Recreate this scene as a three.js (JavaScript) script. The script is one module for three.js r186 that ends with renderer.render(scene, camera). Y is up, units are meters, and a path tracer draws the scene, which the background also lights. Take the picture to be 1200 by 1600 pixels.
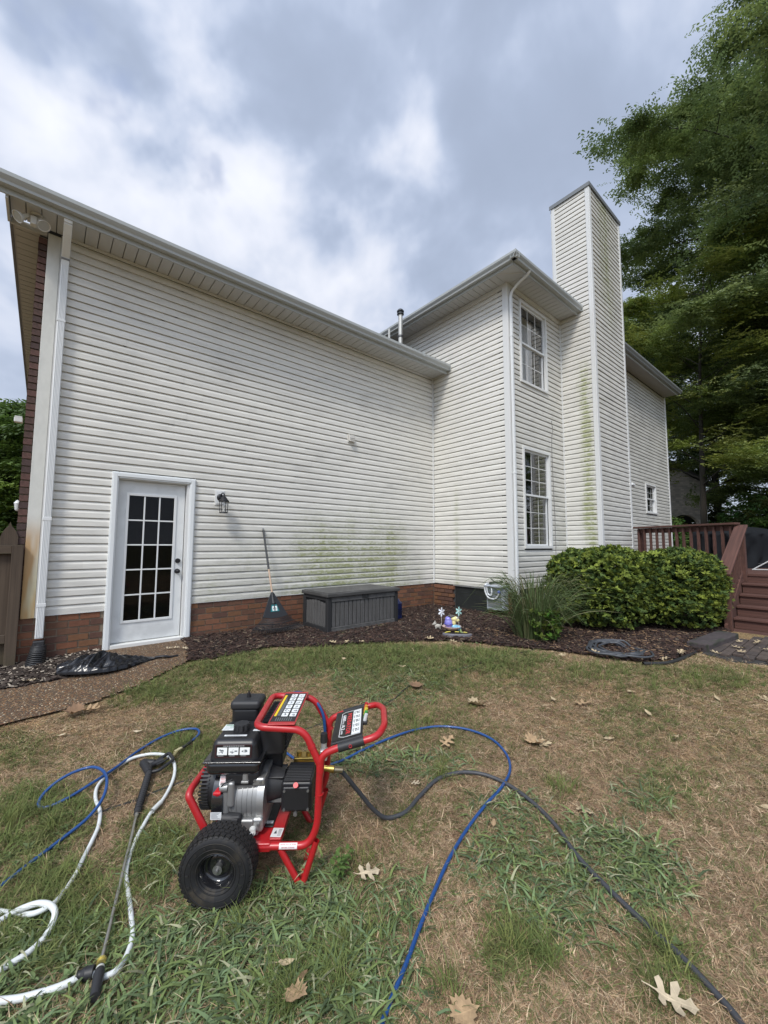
import * as THREE from 'three';
import { mergeGeometries } from 'three/addons/utils/BufferGeometryUtils.js';
import { RoundedBoxGeometry } from 'three/addons/geometries/RoundedBoxGeometry.js';

// ------------------------------------------------------------------ camera, sky, sun, exposure
// World axes follow the house: +x along the long rear wall, +z out of it, y up, y = 0 at the foot of the wall.
const scene = new THREE.Scene();
const camera = new THREE.PerspectiveCamera(103.43, 0.75, 0.05, 600);
camera.position.set(0, 1.3, 0);
camera.rotation.order = 'YXZ';
camera.rotation.set(0.08085, -0.70058, 0.00305);
camera.updateMatrixWorld(true);
const renderer = new THREE.WebGLRenderer({ antialias: true });
renderer.toneMapping = THREE.LinearToneMapping;
renderer.toneMappingExposure = 1.17;
renderer.shadowMap.enabled = true;

const SUN = new THREE.Vector3(-0.88, 1.22, 0.52).normalize();
const sun = new THREE.DirectionalLight(new THREE.Color(1.0, 0.95, 0.86), 2.1);
sun.position.copy(SUN).multiplyScalar(60);
sun.castShadow = true;
sun.shadow.radius = 22;
sun.shadow.mapSize.set(2048, 2048);
Object.assign(sun.shadow.camera, { left: -25, right: 25, top: 25, bottom: -25, near: 1, far: 140 });
scene.add(sun, sun.target);

// ------------------------------------------------------------------ random numbers and noise
function rng(seed) { let a = seed >>> 0; return () => { a = (a + 0x6D2B79F5) | 0; let t = Math.imul(a ^ (a >>> 15), 1 | a); t = (t + Math.imul(t ^ (t >>> 7), 61 | t)) ^ t; return ((t ^ (t >>> 14)) >>> 0) / 4294967296; }; }
const R = rng(20240817);
const rr = (a, b) => a + (b - a) * R();
const clamp = (x, a = 0, b = 1) => Math.min(b, Math.max(a, x));
const lerp = (a, b, t) => a + (b - a) * t;
const smooth = (a, b, x) => { const t = clamp((x - a) / (b - a)); return t * t * (3 - 2 * t); };
function hash2(x, y) { let h = Math.imul(x, 374761393) + Math.imul(y, 668265263) | 0; h = Math.imul(h ^ (h >>> 13), 1274126177); return ((h ^ (h >>> 16)) >>> 0) / 4294967296; }
function vn(x, y, p = 0) {   // value noise, period p when given
  const xi = Math.floor(x), yi = Math.floor(y), fx = x - xi, fy = y - yi, u = fx * fx * (3 - 2 * fx), v = fy * fy * (3 - 2 * fy);
  const m = (i) => p ? ((i % p) + p) % p : i;
  const a = hash2(m(xi), m(yi)), b = hash2(m(xi + 1), m(yi)), c = hash2(m(xi), m(yi + 1)), d = hash2(m(xi + 1), m(yi + 1));
  return lerp(lerp(a, b, u), lerp(c, d, u), v);
}
function fbm(x, y, o = 5, p = 0) { let s = 0, a = 0.5, t = 0; for (let i = 0; i < o; i++) { s += a * vn(x + i * 17.3 * (p ? 0 : 1), y - i * 9.1 * (p ? 0 : 1), p); t += a; a *= 0.5; x *= 2; y *= 2; p *= 2; } return s / t; }

function vn3(x, y, z) { const zi = Math.floor(z), f = z - zi, w = f * f * (3 - 2 * f); return lerp(vn(x + zi * 57.31, y + zi * 31.7), vn(x + (zi + 1) * 57.31, y + (zi + 1) * 31.7), w); }
function fbm3(x, y, z, o) { let s = 0, a = .5, t = 0; for (let i = 0; i < o; i++) { s += a * vn3(x, y, z); t += a; a *= .52; x = x * 2.03 + 5.1; y = y * 2.03 + 1.3; z = z * 2.03 + 2.7; } return s / t; }

// ------------------------------------------------------------------ sky: broken overcast, thin blue gaps, brighter round the hidden sun
const toDir = (px, py) => new THREE.Vector3((px - 600) / 631.65, (800 - py) / 631.65, -1).applyEuler(camera.rotation).normalize();
{
  const W = 2048, H = 1024, data = new Float32Array(W * H * 4);
  const holes = [[45, 40, .10, .75], [60, 90, .09, .8], [105, 30, .06, .8], [155, 165, .07, 1.0], [85, 235, .07, .9], [125, 250, .06, .8], [345, 255, .05, .75], [165, 190, .05, .8], [20, 110, .07, .7]].map(([x, y, r, s]) => [toDir(x, y), r, s]);
  const lights = [[150, 215, .12, .16], [250, 270, .20, .14], [390, 300, .14, .14], [335, 130, .06, .10], [645, 235, .07, .22], [560, 440, .2, .10], [60, 60, .2, .06]].map(([x, y, r, s]) => [toDir(x, y), r, s]);
  const darks = [[760, 200, .36, .10], [530, 130, .20, .05], [560, 330, .2, .06], [900, 60, .3, .05]].map(([x, y, r, s]) => [toDir(x, y), r, s]);
  const d = new THREE.Vector3(), e = (v, r) => Math.exp(-((1 - d.dot(v)) * 2) / (r * r));
  for (let j = 0; j < H; j++) {
    const el = ((j + 0.5) / H - 0.5) * Math.PI, y = Math.sin(el), c = Math.cos(el);
    for (let i = 0; i < W; i++) {
      const az = ((i + 0.5) / W - 0.5) * 2 * Math.PI, k = (j * W + i) * 4;
      d.set(c * Math.cos(az), y, c * Math.sin(az));
      let r, g, b;
      if (y < -0.02) { r = 0.10; g = 0.10; b = 0.08; } else {
        const q = 1.0 / (Math.max(y, 0) + 0.25), X = d.x * q, Z = d.z * q;
        const wx = fbm(X * 1.7 + 3, Z * 1.7 + 8, 4) - .5, wz = fbm(X * 1.7 + 31, Z * 1.7 - 4, 4) - .5;
        const bil = (a, b, o) => { let t = 0, w = 0, m = .5; for (let k = 0; k < o; k++) { t += m * Math.abs(2 * vn(a + k * 13.7, b - k * 7.9) - 1); w += m; m *= .55; a *= 2.03; b *= 2.03; } return t / w; };
        const n1 = fbm(X * 1.7 + wx * .8 + 5.2, Z * 1.7 + wz * .8 + 1.7, 6), n2 = .6 * fbm(X * 4.2 + wx * 1.8 + 40, Z * 4.2 + wz * 1.8 + 11, 6) + .4 * (1 - bil(X * 3.0 + wx * 1.2 + 4, Z * 3.0 + wz * 1.2 + 1, 5)), n3 = fbm3(d.x * 7 + wx * 1.5, y * 8.5 + wz * 1.5, d.z * 7, 6);
        let L = 0.515 + 0.30 * (n1 - 0.5) + 0.30 * (n2 - 0.53) + 0.72 * (n3 - .5);
        let mask = 0;
        for (const [v, rad, s] of lights) L += s * e(v, rad) * (.1 + 1.6 * n3);
        for (const [v, rad, s] of darks) L -= s * e(v, rad) * (.5 + n1);
        for (const [v, rad, s] of holes) mask = Math.max(mask, s * e(v, rad));
        const hn = .7 * fbm3(d.x * 10 + 3, y * 10, d.z * 10 + 8, 5) + .3 * (1 - n3);
        let hole = smooth(0.0, 0.16, hn - (0.69 - .27 * Math.min(1, mask))) * .62;
        L = L < 0.52 ? 0.40 + 0.12 * Math.exp((L - 0.52) / 0.12) : Math.min(L, 0.60 + 0.28 * (1 - Math.exp(-(L - 0.60) / 0.28)) * 1.0 < L && L > .6 ? 0.60 + 0.28 * (1 - Math.exp(-(L - 0.60) / 0.28)) : L);
        const t = smooth(0.42, 0.82, L);
        r = L * lerp(0.80, 0.975, t); g = L * lerp(0.945, 1.005, t); b = L * lerp(1.25, 1.11, t);
        r = lerp(r, 0.29, hole); g = lerp(g, 0.36, hole); b = lerp(b, 0.54, hole);
        const hz = Math.exp(-Math.max(y, 0) * 5); r = lerp(r, 0.60, hz * .6); g = lerp(g, 0.66, hz * .6); b = lerp(b, 0.74, hz * .6);
        const a = Math.acos(clamp(d.dot(SUN), -1, 1)), glow = 1 + 2.8 * Math.exp(-a * a / 0.26) + 0.22 * Math.exp(-a * a / 1.2);
        r *= glow * 1.0; g *= glow; b *= glow * (glow > 1 ? 1 - 0.03 * Math.min(1, glow - 1) : 1);
      }
      data[k] = r; data[k + 1] = g; data[k + 2] = b; data[k + 3] = 1;
    }
  }
  const sky = new THREE.DataTexture(data, W, H, THREE.RGBAFormat, THREE.FloatType);
  sky.mapping = THREE.EquirectangularReflectionMapping; sky.magFilter = THREE.LinearFilter; sky.minFilter = THREE.LinearFilter; sky.needsUpdate = true;
  scene.background = sky; scene.environment = sky;
}

// ------------------------------------------------------------------ helpers
const V = (x, y, z) => new THREE.Vector3(x, y, z);
const taken = {};
function numbered(n) { n = n.replace(/_\d{3}$/, ''); const k = taken[n] = (taken[n] ?? -1) + 1; return k ? `${n}_${String(k).padStart(3, '0')}` : n; }
function tag(o, label, category, group) { o.userData.label = label; o.userData.category = category; if (group) o.userData.group = group; return o; }
function thing(name, label, category, pos = [0, 0, 0], turn = 0, group) {
  const o = new THREE.Group(); o.name = numbered(name); o.position.set(...pos); o.rotation.y = turn; scene.add(o); return tag(o, label, category, group);
}
function mesh(name, geo, mat, parent, shadow = true) {
  const m = new THREE.Mesh(geo, mat); m.name = parent === scene ? numbered(name) : name; m.castShadow = m.receiveShadow = shadow; parent.add(m); return m;
}
function grp(name, parent) { const g = new THREE.Group(); g.name = name; parent.add(g); return g; }
function struct(name, geo, mat) { const m = mesh(name, geo, mat, scene); m.userData.kind = 'structure'; return m; }
function merge(list) { const gs = list.map(g => { const n = g.index ? g.toNonIndexed() : g; for (const k of Object.keys(n.attributes)) if (!['position', 'normal', 'uv'].includes(k)) n.deleteAttribute(k); return n; }); return mergeGeometries(gs); }
const move = (g, x, y, z) => g.translate(x, y, z);
const box = (x0, x1, y0, y1, z0, z1) => new THREE.BoxGeometry(x1 - x0, y1 - y0, z1 - z0).translate((x0 + x1) / 2, (y0 + y1) / 2, (z0 + z1) / 2);
const rbox = (x0, x1, y0, y1, z0, z1, r = 0.004, s = 2) => new RoundedBoxGeometry(x1 - x0, y1 - y0, z1 - z0, s, Math.min(r, (x1 - x0) / 2.02, (y1 - y0) / 2.02, (z1 - z0) / 2.02)).translate((x0 + x1) / 2, (y0 + y1) / 2, (z0 + z1) / 2);
function cyl(r0, r1, a, b, seg = 16, open = false) {   // cone or cylinder from a to b
  const d = new THREE.Vector3().subVectors(b, a), g = new THREE.CylinderGeometry(r1, r0, d.length(), seg, 1, open);
  g.applyQuaternion(new THREE.Quaternion().setFromUnitVectors(V(0, 1, 0), d.clone().normalize()));
  return g.translate((a.x + b.x) / 2, (a.y + b.y) / 2, (a.z + b.z) / 2);
}
function roundPath(pts, bend = 0.05, closed = false) {   // straight runs with rounded corners
  const c = new THREE.CurvePath(), n = pts.length; let prev = pts[0].clone();
  for (let i = 1; i < n; i++) {
    if (i === n - 1) { c.add(new THREE.LineCurve3(prev, pts[i].clone())); break; }
    const a = new THREE.Vector3().subVectors(pts[i - 1], pts[i]), b = new THREE.Vector3().subVectors(pts[i + 1], pts[i]);
    const k = Math.min(bend, a.length() * 0.48, b.length() * 0.48), p = pts[i].clone().addScaledVector(a.normalize(), k), q = pts[i].clone().addScaledVector(b.normalize(), k);
    c.add(new THREE.LineCurve3(prev, p)); c.add(new THREE.QuadraticBezierCurve3(p, pts[i].clone(), q)); prev = q;
  }
  return c;
}
const tubeOn = (curve, r, seg = 64, rad = 12) => new THREE.TubeGeometry(curve, seg, r, rad, false);
const bar = (pts, r, bend = 0.05, seg = 80, rad = 14) => tubeOn(roundPath(pts, bend), r, seg, rad);
const spline = (pts, t = 0.5) => new THREE.CatmullRomCurve3(pts, false, 'centripetal', t);
const mat = (r, g, b, rough = 0.6, metal = 0, more = {}) => new THREE.MeshStandardMaterial({ color: new THREE.Color().setRGB(r, g, b), roughness: rough, metalness: metal, ...more });
const enc = (x) => { x = clamp(x); return 255 * (x <= 0.0031308 ? 12.92 * x : 1.055 * Math.pow(x, 1 / 2.4) - 0.055); };
function colorTex(w, h, fn, rep = true) {   // fn(u, v) -> linear rgb
  const d = new Uint8Array(w * h * 4);
  for (let j = 0; j < h; j++) for (let i = 0; i < w; i++) { const c = fn((i + .5) / w, (j + .5) / h), k = (j * w + i) * 4; d[k] = enc(c[0]); d[k + 1] = enc(c[1]); d[k + 2] = enc(c[2]); d[k + 3] = 255; }
  const t = new THREE.DataTexture(d, w, h); t.colorSpace = THREE.SRGBColorSpace; t.magFilter = THREE.LinearFilter; t.minFilter = THREE.LinearMipmapLinearFilter; t.generateMipmaps = true;
  if (rep) t.wrapS = t.wrapT = THREE.RepeatWrapping; t.needsUpdate = true; return t;
}
function grayTex(w, h, fn) {
  const d = new Uint8Array(w * h * 4);
  for (let j = 0; j < h; j++) for (let i = 0; i < w; i++) { const c = 255 * clamp(fn((i + .5) / w, (j + .5) / h)), k = (j * w + i) * 4; d[k] = d[k + 1] = d[k + 2] = c; d[k + 3] = 255; }
  const t = new THREE.DataTexture(d, w, h); t.magFilter = THREE.LinearFilter; t.wrapS = t.wrapT = THREE.RepeatWrapping; t.needsUpdate = true; return t;
}
function canvasTex(w, h, draw, rep = false) {
  const c = document.createElement('canvas'); c.width = w; c.height = h; draw(c.getContext('2d'), w, h);
  const t = new THREE.CanvasTexture(c); t.colorSpace = THREE.SRGBColorSpace; if (rep) t.wrapS = t.wrapT = THREE.RepeatWrapping; return t;
}
function inPoly(x, z, P) { let c = false; for (let i = 0, j = P.length - 1; i < P.length; j = i++) { const [a, b] = P[i], [e, f] = P[j]; if ((b > z) !== (f > z) && x < (e - a) * (z - b) / (f - b) + a) c = !c; } return c; }

// ------------------------------------------------------------------ lie of the land: the lawn falls away from the house
const depthOf = (x, z) => x * 0.6448 - z * 0.7644;
function groundY(x, z) {
  const s = depthOf(x, z), t = smooth(1.8, 5.0, s);
  const near = smooth(30, 12, Math.hypot(x, z));
  return -0.26 * (1 - t) + near * ((fbm(x * 1.1 + 7, z * 1.1, 3) - 0.5) * 0.05 * (1 - smooth(4.2, 5.2, s) * .8));
}
const baseY = (x, z) => -0.26 * (1 - smooth(1.8, 5.0, depthOf(x, z)));
function at(px, py, lift = 0, fn = groundY) {   // where the line of sight through a point of the photograph meets the ground
  const d = toDir(px, py); let h = 0, p;
  for (let i = 0; i < 30; i++) { const t = (h + lift - 1.3) / d.y; p = V(d.x * t, h + lift, d.z * t); h = fn(p.x, p.z); }
  p.y = fn(p.x, p.z) + lift; return p;
}
// ------------------------------------------------------------------ ground
const poly = (list) => list.map(([x, y]) => { const p = at(x, y, 0, baseY); return [p.x, p.z]; });
const bedEdge = poly([[293, 1036], [330, 1031], [380, 1022], [430, 1012], [500, 1013], [560, 1008], [640, 1004], [700, 1003], [750, 1007], [800, 1013], [860, 1018], [900, 1023], [960, 1033], [1000, 1037], [1060, 1032], [1097, 1020]]);
const BED = [[1.49, -6.05], ...poly([[293, 1013]]), ...bedEdge, [7.6, -1.35], [9.5, -1.5], [10.2, -4.2], [6.45, -4.2], [6.45, -6.05]];
const PATH = [[1.49, -6.05], ...poly([[293, 1013], [291, 1036], [250, 1056], [205, 1077], [150, 1098], [70, 1120], [0, 1137], [-140, 1172]]), [-6, -4.2], [-6, -5.2], ...poly([[-140, 1108], [0, 1082], [90, 1066], [140, 1052]]), [0.62, -5.75], [0.62, -6.05]];
const LEFTBED = [[0.62, -6.05], [0.62, -5.75], ...poly([[140, 1052], [90, 1066], [0, 1082], [-140, 1108]]), [-3, -6.05]];
const PAVE = [...poly([[1097, 1021], [1141, 1003]]), [7.75, -1.0], [7.9, 0.6], ...poly([[1330, 1075], [1200, 1041], [1140, 1034]])];
const inBed = (x, z) => inPoly(x, z, BED), inPath = (x, z) => inPoly(x, z, PATH), inLeft = (x, z) => inPoly(x, z, LEFTBED), inPave = (x, z) => inPoly(x, z, PAVE);
const inHouse = (x, z) => (z < -6.0 && x > -0.3 && x < 6.6) || (x > 6.45 && z < -4.1 && x < 16) || (x > 8.5 && x < 10.25 && z < -3.35) || (x > 7.5 && z > -4.2 && z < 2 && x < 13 && (z > -1.5 || x > 9.4));

const lawnTex = canvasTex(1024, 1024, (c, w, h) => {
  const q = rng(5); c.fillStyle = 'rgb(100,78,54)'; c.fillRect(0, 0, w, h);
  for (let i = 0; i < 60000; i++) {
    const x = q() * w, y = q() * h, a = q() * 6.28, l = 6 + q() * 26, t = q(), k = 0.55 + q() * 0.75;
    const col = t < .50 ? [176, 140, 100] : t < .70 ? [132, 98, 68] : t < .78 ? [108, 110, 66] : t < .91 ? [66, 50, 36] : [214, 186, 144];
    c.strokeStyle = `rgb(${col.map(v => Math.min(255, v * k) | 0).join(',')})`; c.lineWidth = 0.8 + q() * 1.6;
    const bx = Math.cos(a) * l, by = Math.sin(a) * l, cx = bx / 2 + (q() - .5) * 8, cy = by / 2 + (q() - .5) * 8;
    for (const ox of [0, -w, w]) for (const oy of [0, -h, h]) {
      if ((ox || oy) && x + ox > -40 && x + ox < w + 40 && y + oy > -40 && y + oy < h + 40 === false) continue;
      if (x + ox < -40 || x + ox > w + 40 || y + oy < -40 || y + oy > h + 40) continue;
      c.beginPath(); c.moveTo(x + ox, y + oy); c.quadraticCurveTo(x + ox + cx, y + oy + cy, x + ox + bx, y + oy + by); c.stroke();
    }
  }
}, true);
lawnTex.repeat.set(1 / 1.1, 1 / 1.1);
const green = (x, z) => {   // 0 dry .. 1 green
  let g = fbm(x * 0.9 + 11, z * 0.9 + 3, 4) * 0.9 + fbm(x * 3.1, z * 3.1 + 9, 3) * 0.5 - 0.40;
  return clamp(g);
};
// [px, py, reach in x, reach in y (photo pixels), strength] of the patches that stand out
const bluePatches = [[900, 1360, 150, 75, 1], [800, 1350, 70, 60, 1], [980, 1390, 90, 40, .9], [500, 1440, 120, 80, 1], [430, 1500, 100, 60, .8], [180, 1560, 230, 90, 1], [100, 1500, 140, 60, .9], [330, 1480, 120, 60, .7], [270, 1370, 60, 60, .6], [30, 1590, 160, 60, 1], [560, 1180, 60, 25, .6], [660, 1195, 80, 20, .5], [1000, 1240, 50, 30, .3], [790, 1265, 60, 30, .5], [620, 1420, 60, 60, .4], [540, 1530, 120, 70, .6], [300, 1580, 120, 60, .6], [590, 1065, 110, 30, .7]];
const freshPatches = [[60, 1270, 90, 50, .7], [30, 1340, 80, 60, .6], [90, 1400, 90, 50, .6], [250, 1070, 60, 25, .9], [420, 1035, 90, 20, .9], [600, 1025, 160, 18, 1], [760, 1030, 110, 16, .9], [330, 1045, 70, 14, .8], [300, 1170, 70, 40, .6], [230, 1330, 60, 60, .5], [350, 1050, 90, 30, .5], [900, 1050, 160, 14, .5], [700, 1050, 200, 30, .45], [1050, 1225, 60, 40, .4], [990, 1130, 70, 40, .4], [1110, 1060, 120, 20, .5], [30, 1170, 60, 30, .5], [1040, 1500, 60, 60, .4], [800, 1480, 50, 60, .45], [680, 1130, 90, 40, .35], [450, 1120, 60, 40, .4], [60, 1460, 120, 50, .6], [480, 1290, 40, 60, .3], [640, 1290, 40, 30, .25]];
const patchOf = (L) => L.map(([x, y, a, b, s]) => { const c = at(x, y), e = at(x + a, y), f = at(x, Math.max(y - b, 1000)); return [c.x, c.z, e.x - c.x, e.z - c.z, f.x - c.x, f.z - c.z, s]; });
const inPatches = (P) => { const Q = patchOf(P); return (x, z) => { let m = 0; for (const [cx, cz, ax, az, bx, bz, s] of Q) { const dx = x - cx, dz = z - cz, D = ax * bz - az * bx, u = (dx * bz - dz * bx) / D, v = (ax * dz - az * dx) / D, r = u * u + v * v; if (r < 1.6) m = Math.max(m, s * (1 - smooth(0.35, 1.6, r))); } return m; }; };
const blueAt = inPatches(bluePatches), freshAt = inPatches(freshPatches);

{ // one sheet to the horizon, fine near the camera
  const N = 260, span = (i) => { const t = (i / N) * 2 - 1; return Math.sign(t) * (9 * Math.abs(t) + 300 * Math.pow(Math.abs(t), 9)); };
  const pos = [], uv = [], col = [], idx = [];
  for (let j = 0; j <= N; j++) for (let i = 0; i <= N; i++) {
    const x = span(i) + 2.5, z = span(j) - 2, y = groundY(x, z);
    pos.push(x, y, z); uv.push(x, z);
    const g = clamp(Math.max(green(x, z) * .8, blueAt(x, z) * 0.9, freshAt(x, z) * 0.8)), n = 0.80 + 0.4 * fbm(x * 2.3 + 50, z * 2.3, 4);
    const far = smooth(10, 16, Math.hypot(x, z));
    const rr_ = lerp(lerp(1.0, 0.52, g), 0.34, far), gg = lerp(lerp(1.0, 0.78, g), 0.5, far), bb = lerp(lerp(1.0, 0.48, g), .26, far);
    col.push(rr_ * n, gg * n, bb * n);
    if (i < N && j < N) { const a = j * (N + 1) + i; idx.push(a, a + N + 1, a + 1, a + 1, a + N + 1, a + N + 2); }
  }
  const g = new THREE.BufferGeometry();
  g.setAttribute('position', new THREE.Float32BufferAttribute(pos, 3)); g.setAttribute('uv', new THREE.Float32BufferAttribute(uv, 2)); g.setAttribute('color', new THREE.Float32BufferAttribute(col, 3)); g.setIndex(idx); g.computeVertexNormals();
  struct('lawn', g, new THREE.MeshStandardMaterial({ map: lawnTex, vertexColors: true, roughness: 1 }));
}
function sheet(P, lift, step, bumpy = 0, edge = 0) {   // a fine grid clipped to a polygon, following the land
  let x0 = 1e9, x1 = -1e9, z0 = 1e9, z1 = -1e9; for (const [x, z] of P) { x0 = Math.min(x0, x); x1 = Math.max(x1, x); z0 = Math.min(z0, z); z1 = Math.max(z1, z); }
  const nx = Math.ceil((x1 - x0) / step), nz = Math.ceil((z1 - z0) / step), id = {}, pos = [], uv = [], idx = [];
  const key = (i, j) => { const k = j * (nx + 2) + i; if (id[k] === undefined) { id[k] = pos.length / 3; const x = x0 + i * step, z = z0 + j * step; pos.push(x, groundY(x, z) + lift + (bumpy ? (fbm(x * 9, z * 9, 4) - 0.4) * bumpy : 0), z); uv.push(x, z); } return id[k]; };
  for (let j = 0; j < nz; j++) for (let i = 0; i < nx; i++) if (inPoly(x0 + (i + .5) * step, z0 + (j + .5) * step, P)) { const a = key(i, j), b = key(i + 1, j), c = key(i, j + 1), d = key(i + 1, j + 1); idx.push(a, c, b, b, c, d); }
  const g = new THREE.BufferGeometry(); g.setAttribute('position', new THREE.Float32BufferAttribute(pos, 3)); g.setAttribute('uv', new THREE.Float32BufferAttribute(uv, 2)); g.setIndex(idx); g.computeVertexNormals(); return g;
}
const mulchTex = canvasTex(512, 512, (c, w, h) => {
  const q = rng(9); c.fillStyle = 'rgb(38,27,23)'; c.fillRect(0, 0, w, h);
  for (let i = 0; i < 9000; i++) { const x = q() * w, y = q() * h, a = q() * 3.14, k = 0.4 + q() * 1.0, t = q(), col = t < .75 ? [66, 44, 38] : t < .9 ? [34, 26, 24] : [104, 78, 62]; c.save(); c.translate(x, y); c.rotate(a); c.fillStyle = `rgb(${col.map(v => v * k | 0).join(',')})`; c.fillRect(0, 0, 6 + q() * 22, 1.5 + q() * 4); c.restore(); }
}, true);
mulchTex.repeat.set(1.6, 1.6);
const mulchMat = new THREE.MeshStandardMaterial({ map: mulchTex, roughness: 1 });
struct('mulch_bed', sheet(BED, 0.02, 0.045, 0.05), mulchMat);
struct('mulch_strip', sheet(LEFTBED, 0.016, 0.045, 0.03), mulchMat);
const pebbles = []; { const q = rng(33); for (let i = 0; i < 5200; i++) pebbles.push([q(), q(), 2.2 + q() * 3.6, q(), q()]); }
const drawPebbles = (bump) => (c, w, h) => {
  c.fillStyle = bump ? '#303030' : 'rgb(84,70,54)'; c.fillRect(0, 0, w, h);
  for (const [u, v, r, t, k] of pebbles) for (const ox of [0, -w, w]) for (const oy of [0, -h, h]) {
    const x = u * w + ox, y = v * h + oy; if (x < -9 || y < -9 || x > w + 9 || y > h + 9) continue;
    const col = t < .38 ? [122, 88, 56] : t < .6 ? [98, 68, 50] : t < .78 ? [140, 116, 86] : t < .9 ? [66, 56, 50] : [180, 164, 140], f = 0.65 + k * .55;
    c.fillStyle = bump ? `rgb(${150 + k * 100 | 0},${150 + k * 100 | 0},${150 + k * 100 | 0})` : `rgb(${col.map(a => a * f | 0).join(',')})`;
    c.beginPath(); c.ellipse(x, y, r, r * (.65 + .3 * k), t * 9, 0, 6.29); c.fill();
  }
};
const pebTex = canvasTex(512, 512, drawPebbles(false), true), pebBump = canvasTex(512, 512, drawPebbles(true), true);
pebBump.colorSpace = THREE.NoColorSpace; pebTex.repeat.set(1.5, 1.5); pebBump.repeat.set(1.5, 1.5);
struct('garden_path', sheet(PATH, 0.024, 0.04, 0.004), new THREE.MeshStandardMaterial({ map: pebTex, bumpMap: pebBump, bumpScale: 0.006, roughness: 0.9 }));
// ------------------------------------------------------------------ the house
const house = thing('house', 'large off-white lap-sided house with brick base and tall siding-clad chimney', 'house');
const COURSE = 0.1016, WALLTOP = 5.01;
const SID = [0.73, 0.71, 0.655];
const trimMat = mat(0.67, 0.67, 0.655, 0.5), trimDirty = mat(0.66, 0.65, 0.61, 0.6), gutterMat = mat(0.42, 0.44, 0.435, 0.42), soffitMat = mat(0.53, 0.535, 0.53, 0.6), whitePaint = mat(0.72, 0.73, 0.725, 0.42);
const darkGap = mat(0.05, 0.05, 0.05, 0.9), blackMetal = mat(0.02, 0.02, 0.022, 0.45, 0.3);
// dirt, algae and painted tree shade on the walls: fn(u metres along, y metres up) -> [green film, grey darkening]
function sidingTex(w, h, L, H, film) {
  return colorTex(w, h, (u, v) => {
    const x = u * L, y = v * H, [a, gr] = film(x, y), ci = Math.floor(y / COURSE), f = y / COURSE - ci;
    const tone = 1 + (hash2(ci, Math.floor(x / 3.6 + hash2(ci, 5) * 3)) - .5) * 0.075;
    const fine = fbm(x * 5, y * 42, 4), blot = fbm(x * 1.3 + 4, y * 1.3, 4), k = tone * (1 - 0.10 * smooth(.35, .8, fine) * (0.4 + blot)) * (1 - gr * (0.5 + fine));
    const spot = fbm(x * 26, y * 60, 3), g = clamp(a * (0.55 + 0.9 * fine) * (f > .6 ? 0.30 : f < .22 ? 1.25 : 1) * (0.55 + 0.9 * smooth(.36, .64, spot)) * (.80 + .4 * smooth(.3, .68, fbm(x * 12 + 3, y * .9, 3))));
    return [lerp(SID[0] * k, 0.265, g * .84), lerp(SID[1] * k, 0.272, g * .80), lerp(SID[2] * k, 0.115, g * .86)];
  }, false);
}
const W1L = 6.49, W1Y = 0.495, W1N = 44;
const w1Mat = new THREE.MeshStandardMaterial({ roughness: 0.55, map: sidingTex(1536, 1024, W1L, W1N * COURSE, (x, y) => {
  y += W1Y; const n = fbm(x * 1.5, y * 2.5, 4), edge = smooth(2.9, 3.6, x) * (1 - smooth(4.5 + n * .9, 6.1, x)), top = 1 - smooth(0.9, 2.5 - .25 * Math.abs(x - 4.7), y);
  const drip = smooth(.45, .9, fbm(x * 7, y * .4, 3)) * smooth(1.1, 1.8, x) * (1 - smooth(.6, 1.3, y)) * .25;
  return [clamp(edge * top * (n * 1.0 + .02) * .95 + drip + smooth(1.0, 2.8, x) * (1 - smooth(1.0, 2.0, y)) * (1 - smooth(5.5, 6.2, x)) * 0.16), 0.04 + 0.10 * smooth(.5, .9, n) + 0.14 * smooth(2.2, .6, y) * (1 - smooth(5.8, 6.4, x)) * smooth(1.0, 2.4, x)];
}) });
const W2L = 7.0, W2N = 57;
const w2Mat = new THREE.MeshStandardMaterial({ roughness: 0.55, map: sidingTex(1024, 1024, W2L, W2N * COURSE, (u, y) => {
  const z = u - 4.1 - (-4.1) /* metres from the outer corner */; y += W1Y; const n = fbm(z * 3, y * 3, 4);
  const streak = Math.exp(-Math.pow((z - 1.27) / 0.055, 2)) * smooth(2.7, 2.0, y) * 0.50, low = smooth(1.3, .5, y) * 0.12 * n * (z > .1 ? 1 : .3);
  return [streak * (.6 + .6 * n) + low, 0.03 + .08 * n * smooth(1.8, .6, y)];
}) });
const w3Mat = new THREE.MeshStandardMaterial({ roughness: 0.58, map: sidingTex(512, 1024, 2.1, W2N * COURSE, (u, y) => { const n = fbm(u * 3 + 9, y * 3, 4); return [0.03 + .22 * smooth(1.2, 2.0, u) * smooth(2.6, .8, y) * n, 0.08 + .16 * n]; }) });
const CHN = 87, CHY = 0.20;
const chLMat = new THREE.MeshStandardMaterial({ roughness: 0.55, map: sidingTex(256, 2048, 0.8, CHN * COURSE, (u, y) => {   // u = metres from the outer corner
  y += CHY; const n = fbm(u * 6, y * 1.6 + 5, 4); const s = Math.exp(-Math.pow((u - 0.22) / 0.115, 2)) * smooth(5.4, 4.6, y);
  const gap = smooth(1.6, 1.2, y);
  return [clamp(s * (0.30 + n * 1.25) * (1 - .45 * gap) * (0.75 + .5 * fbm(y * 1.1, 3, 2))), 0.05 + .06 * n];
}) });
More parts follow.
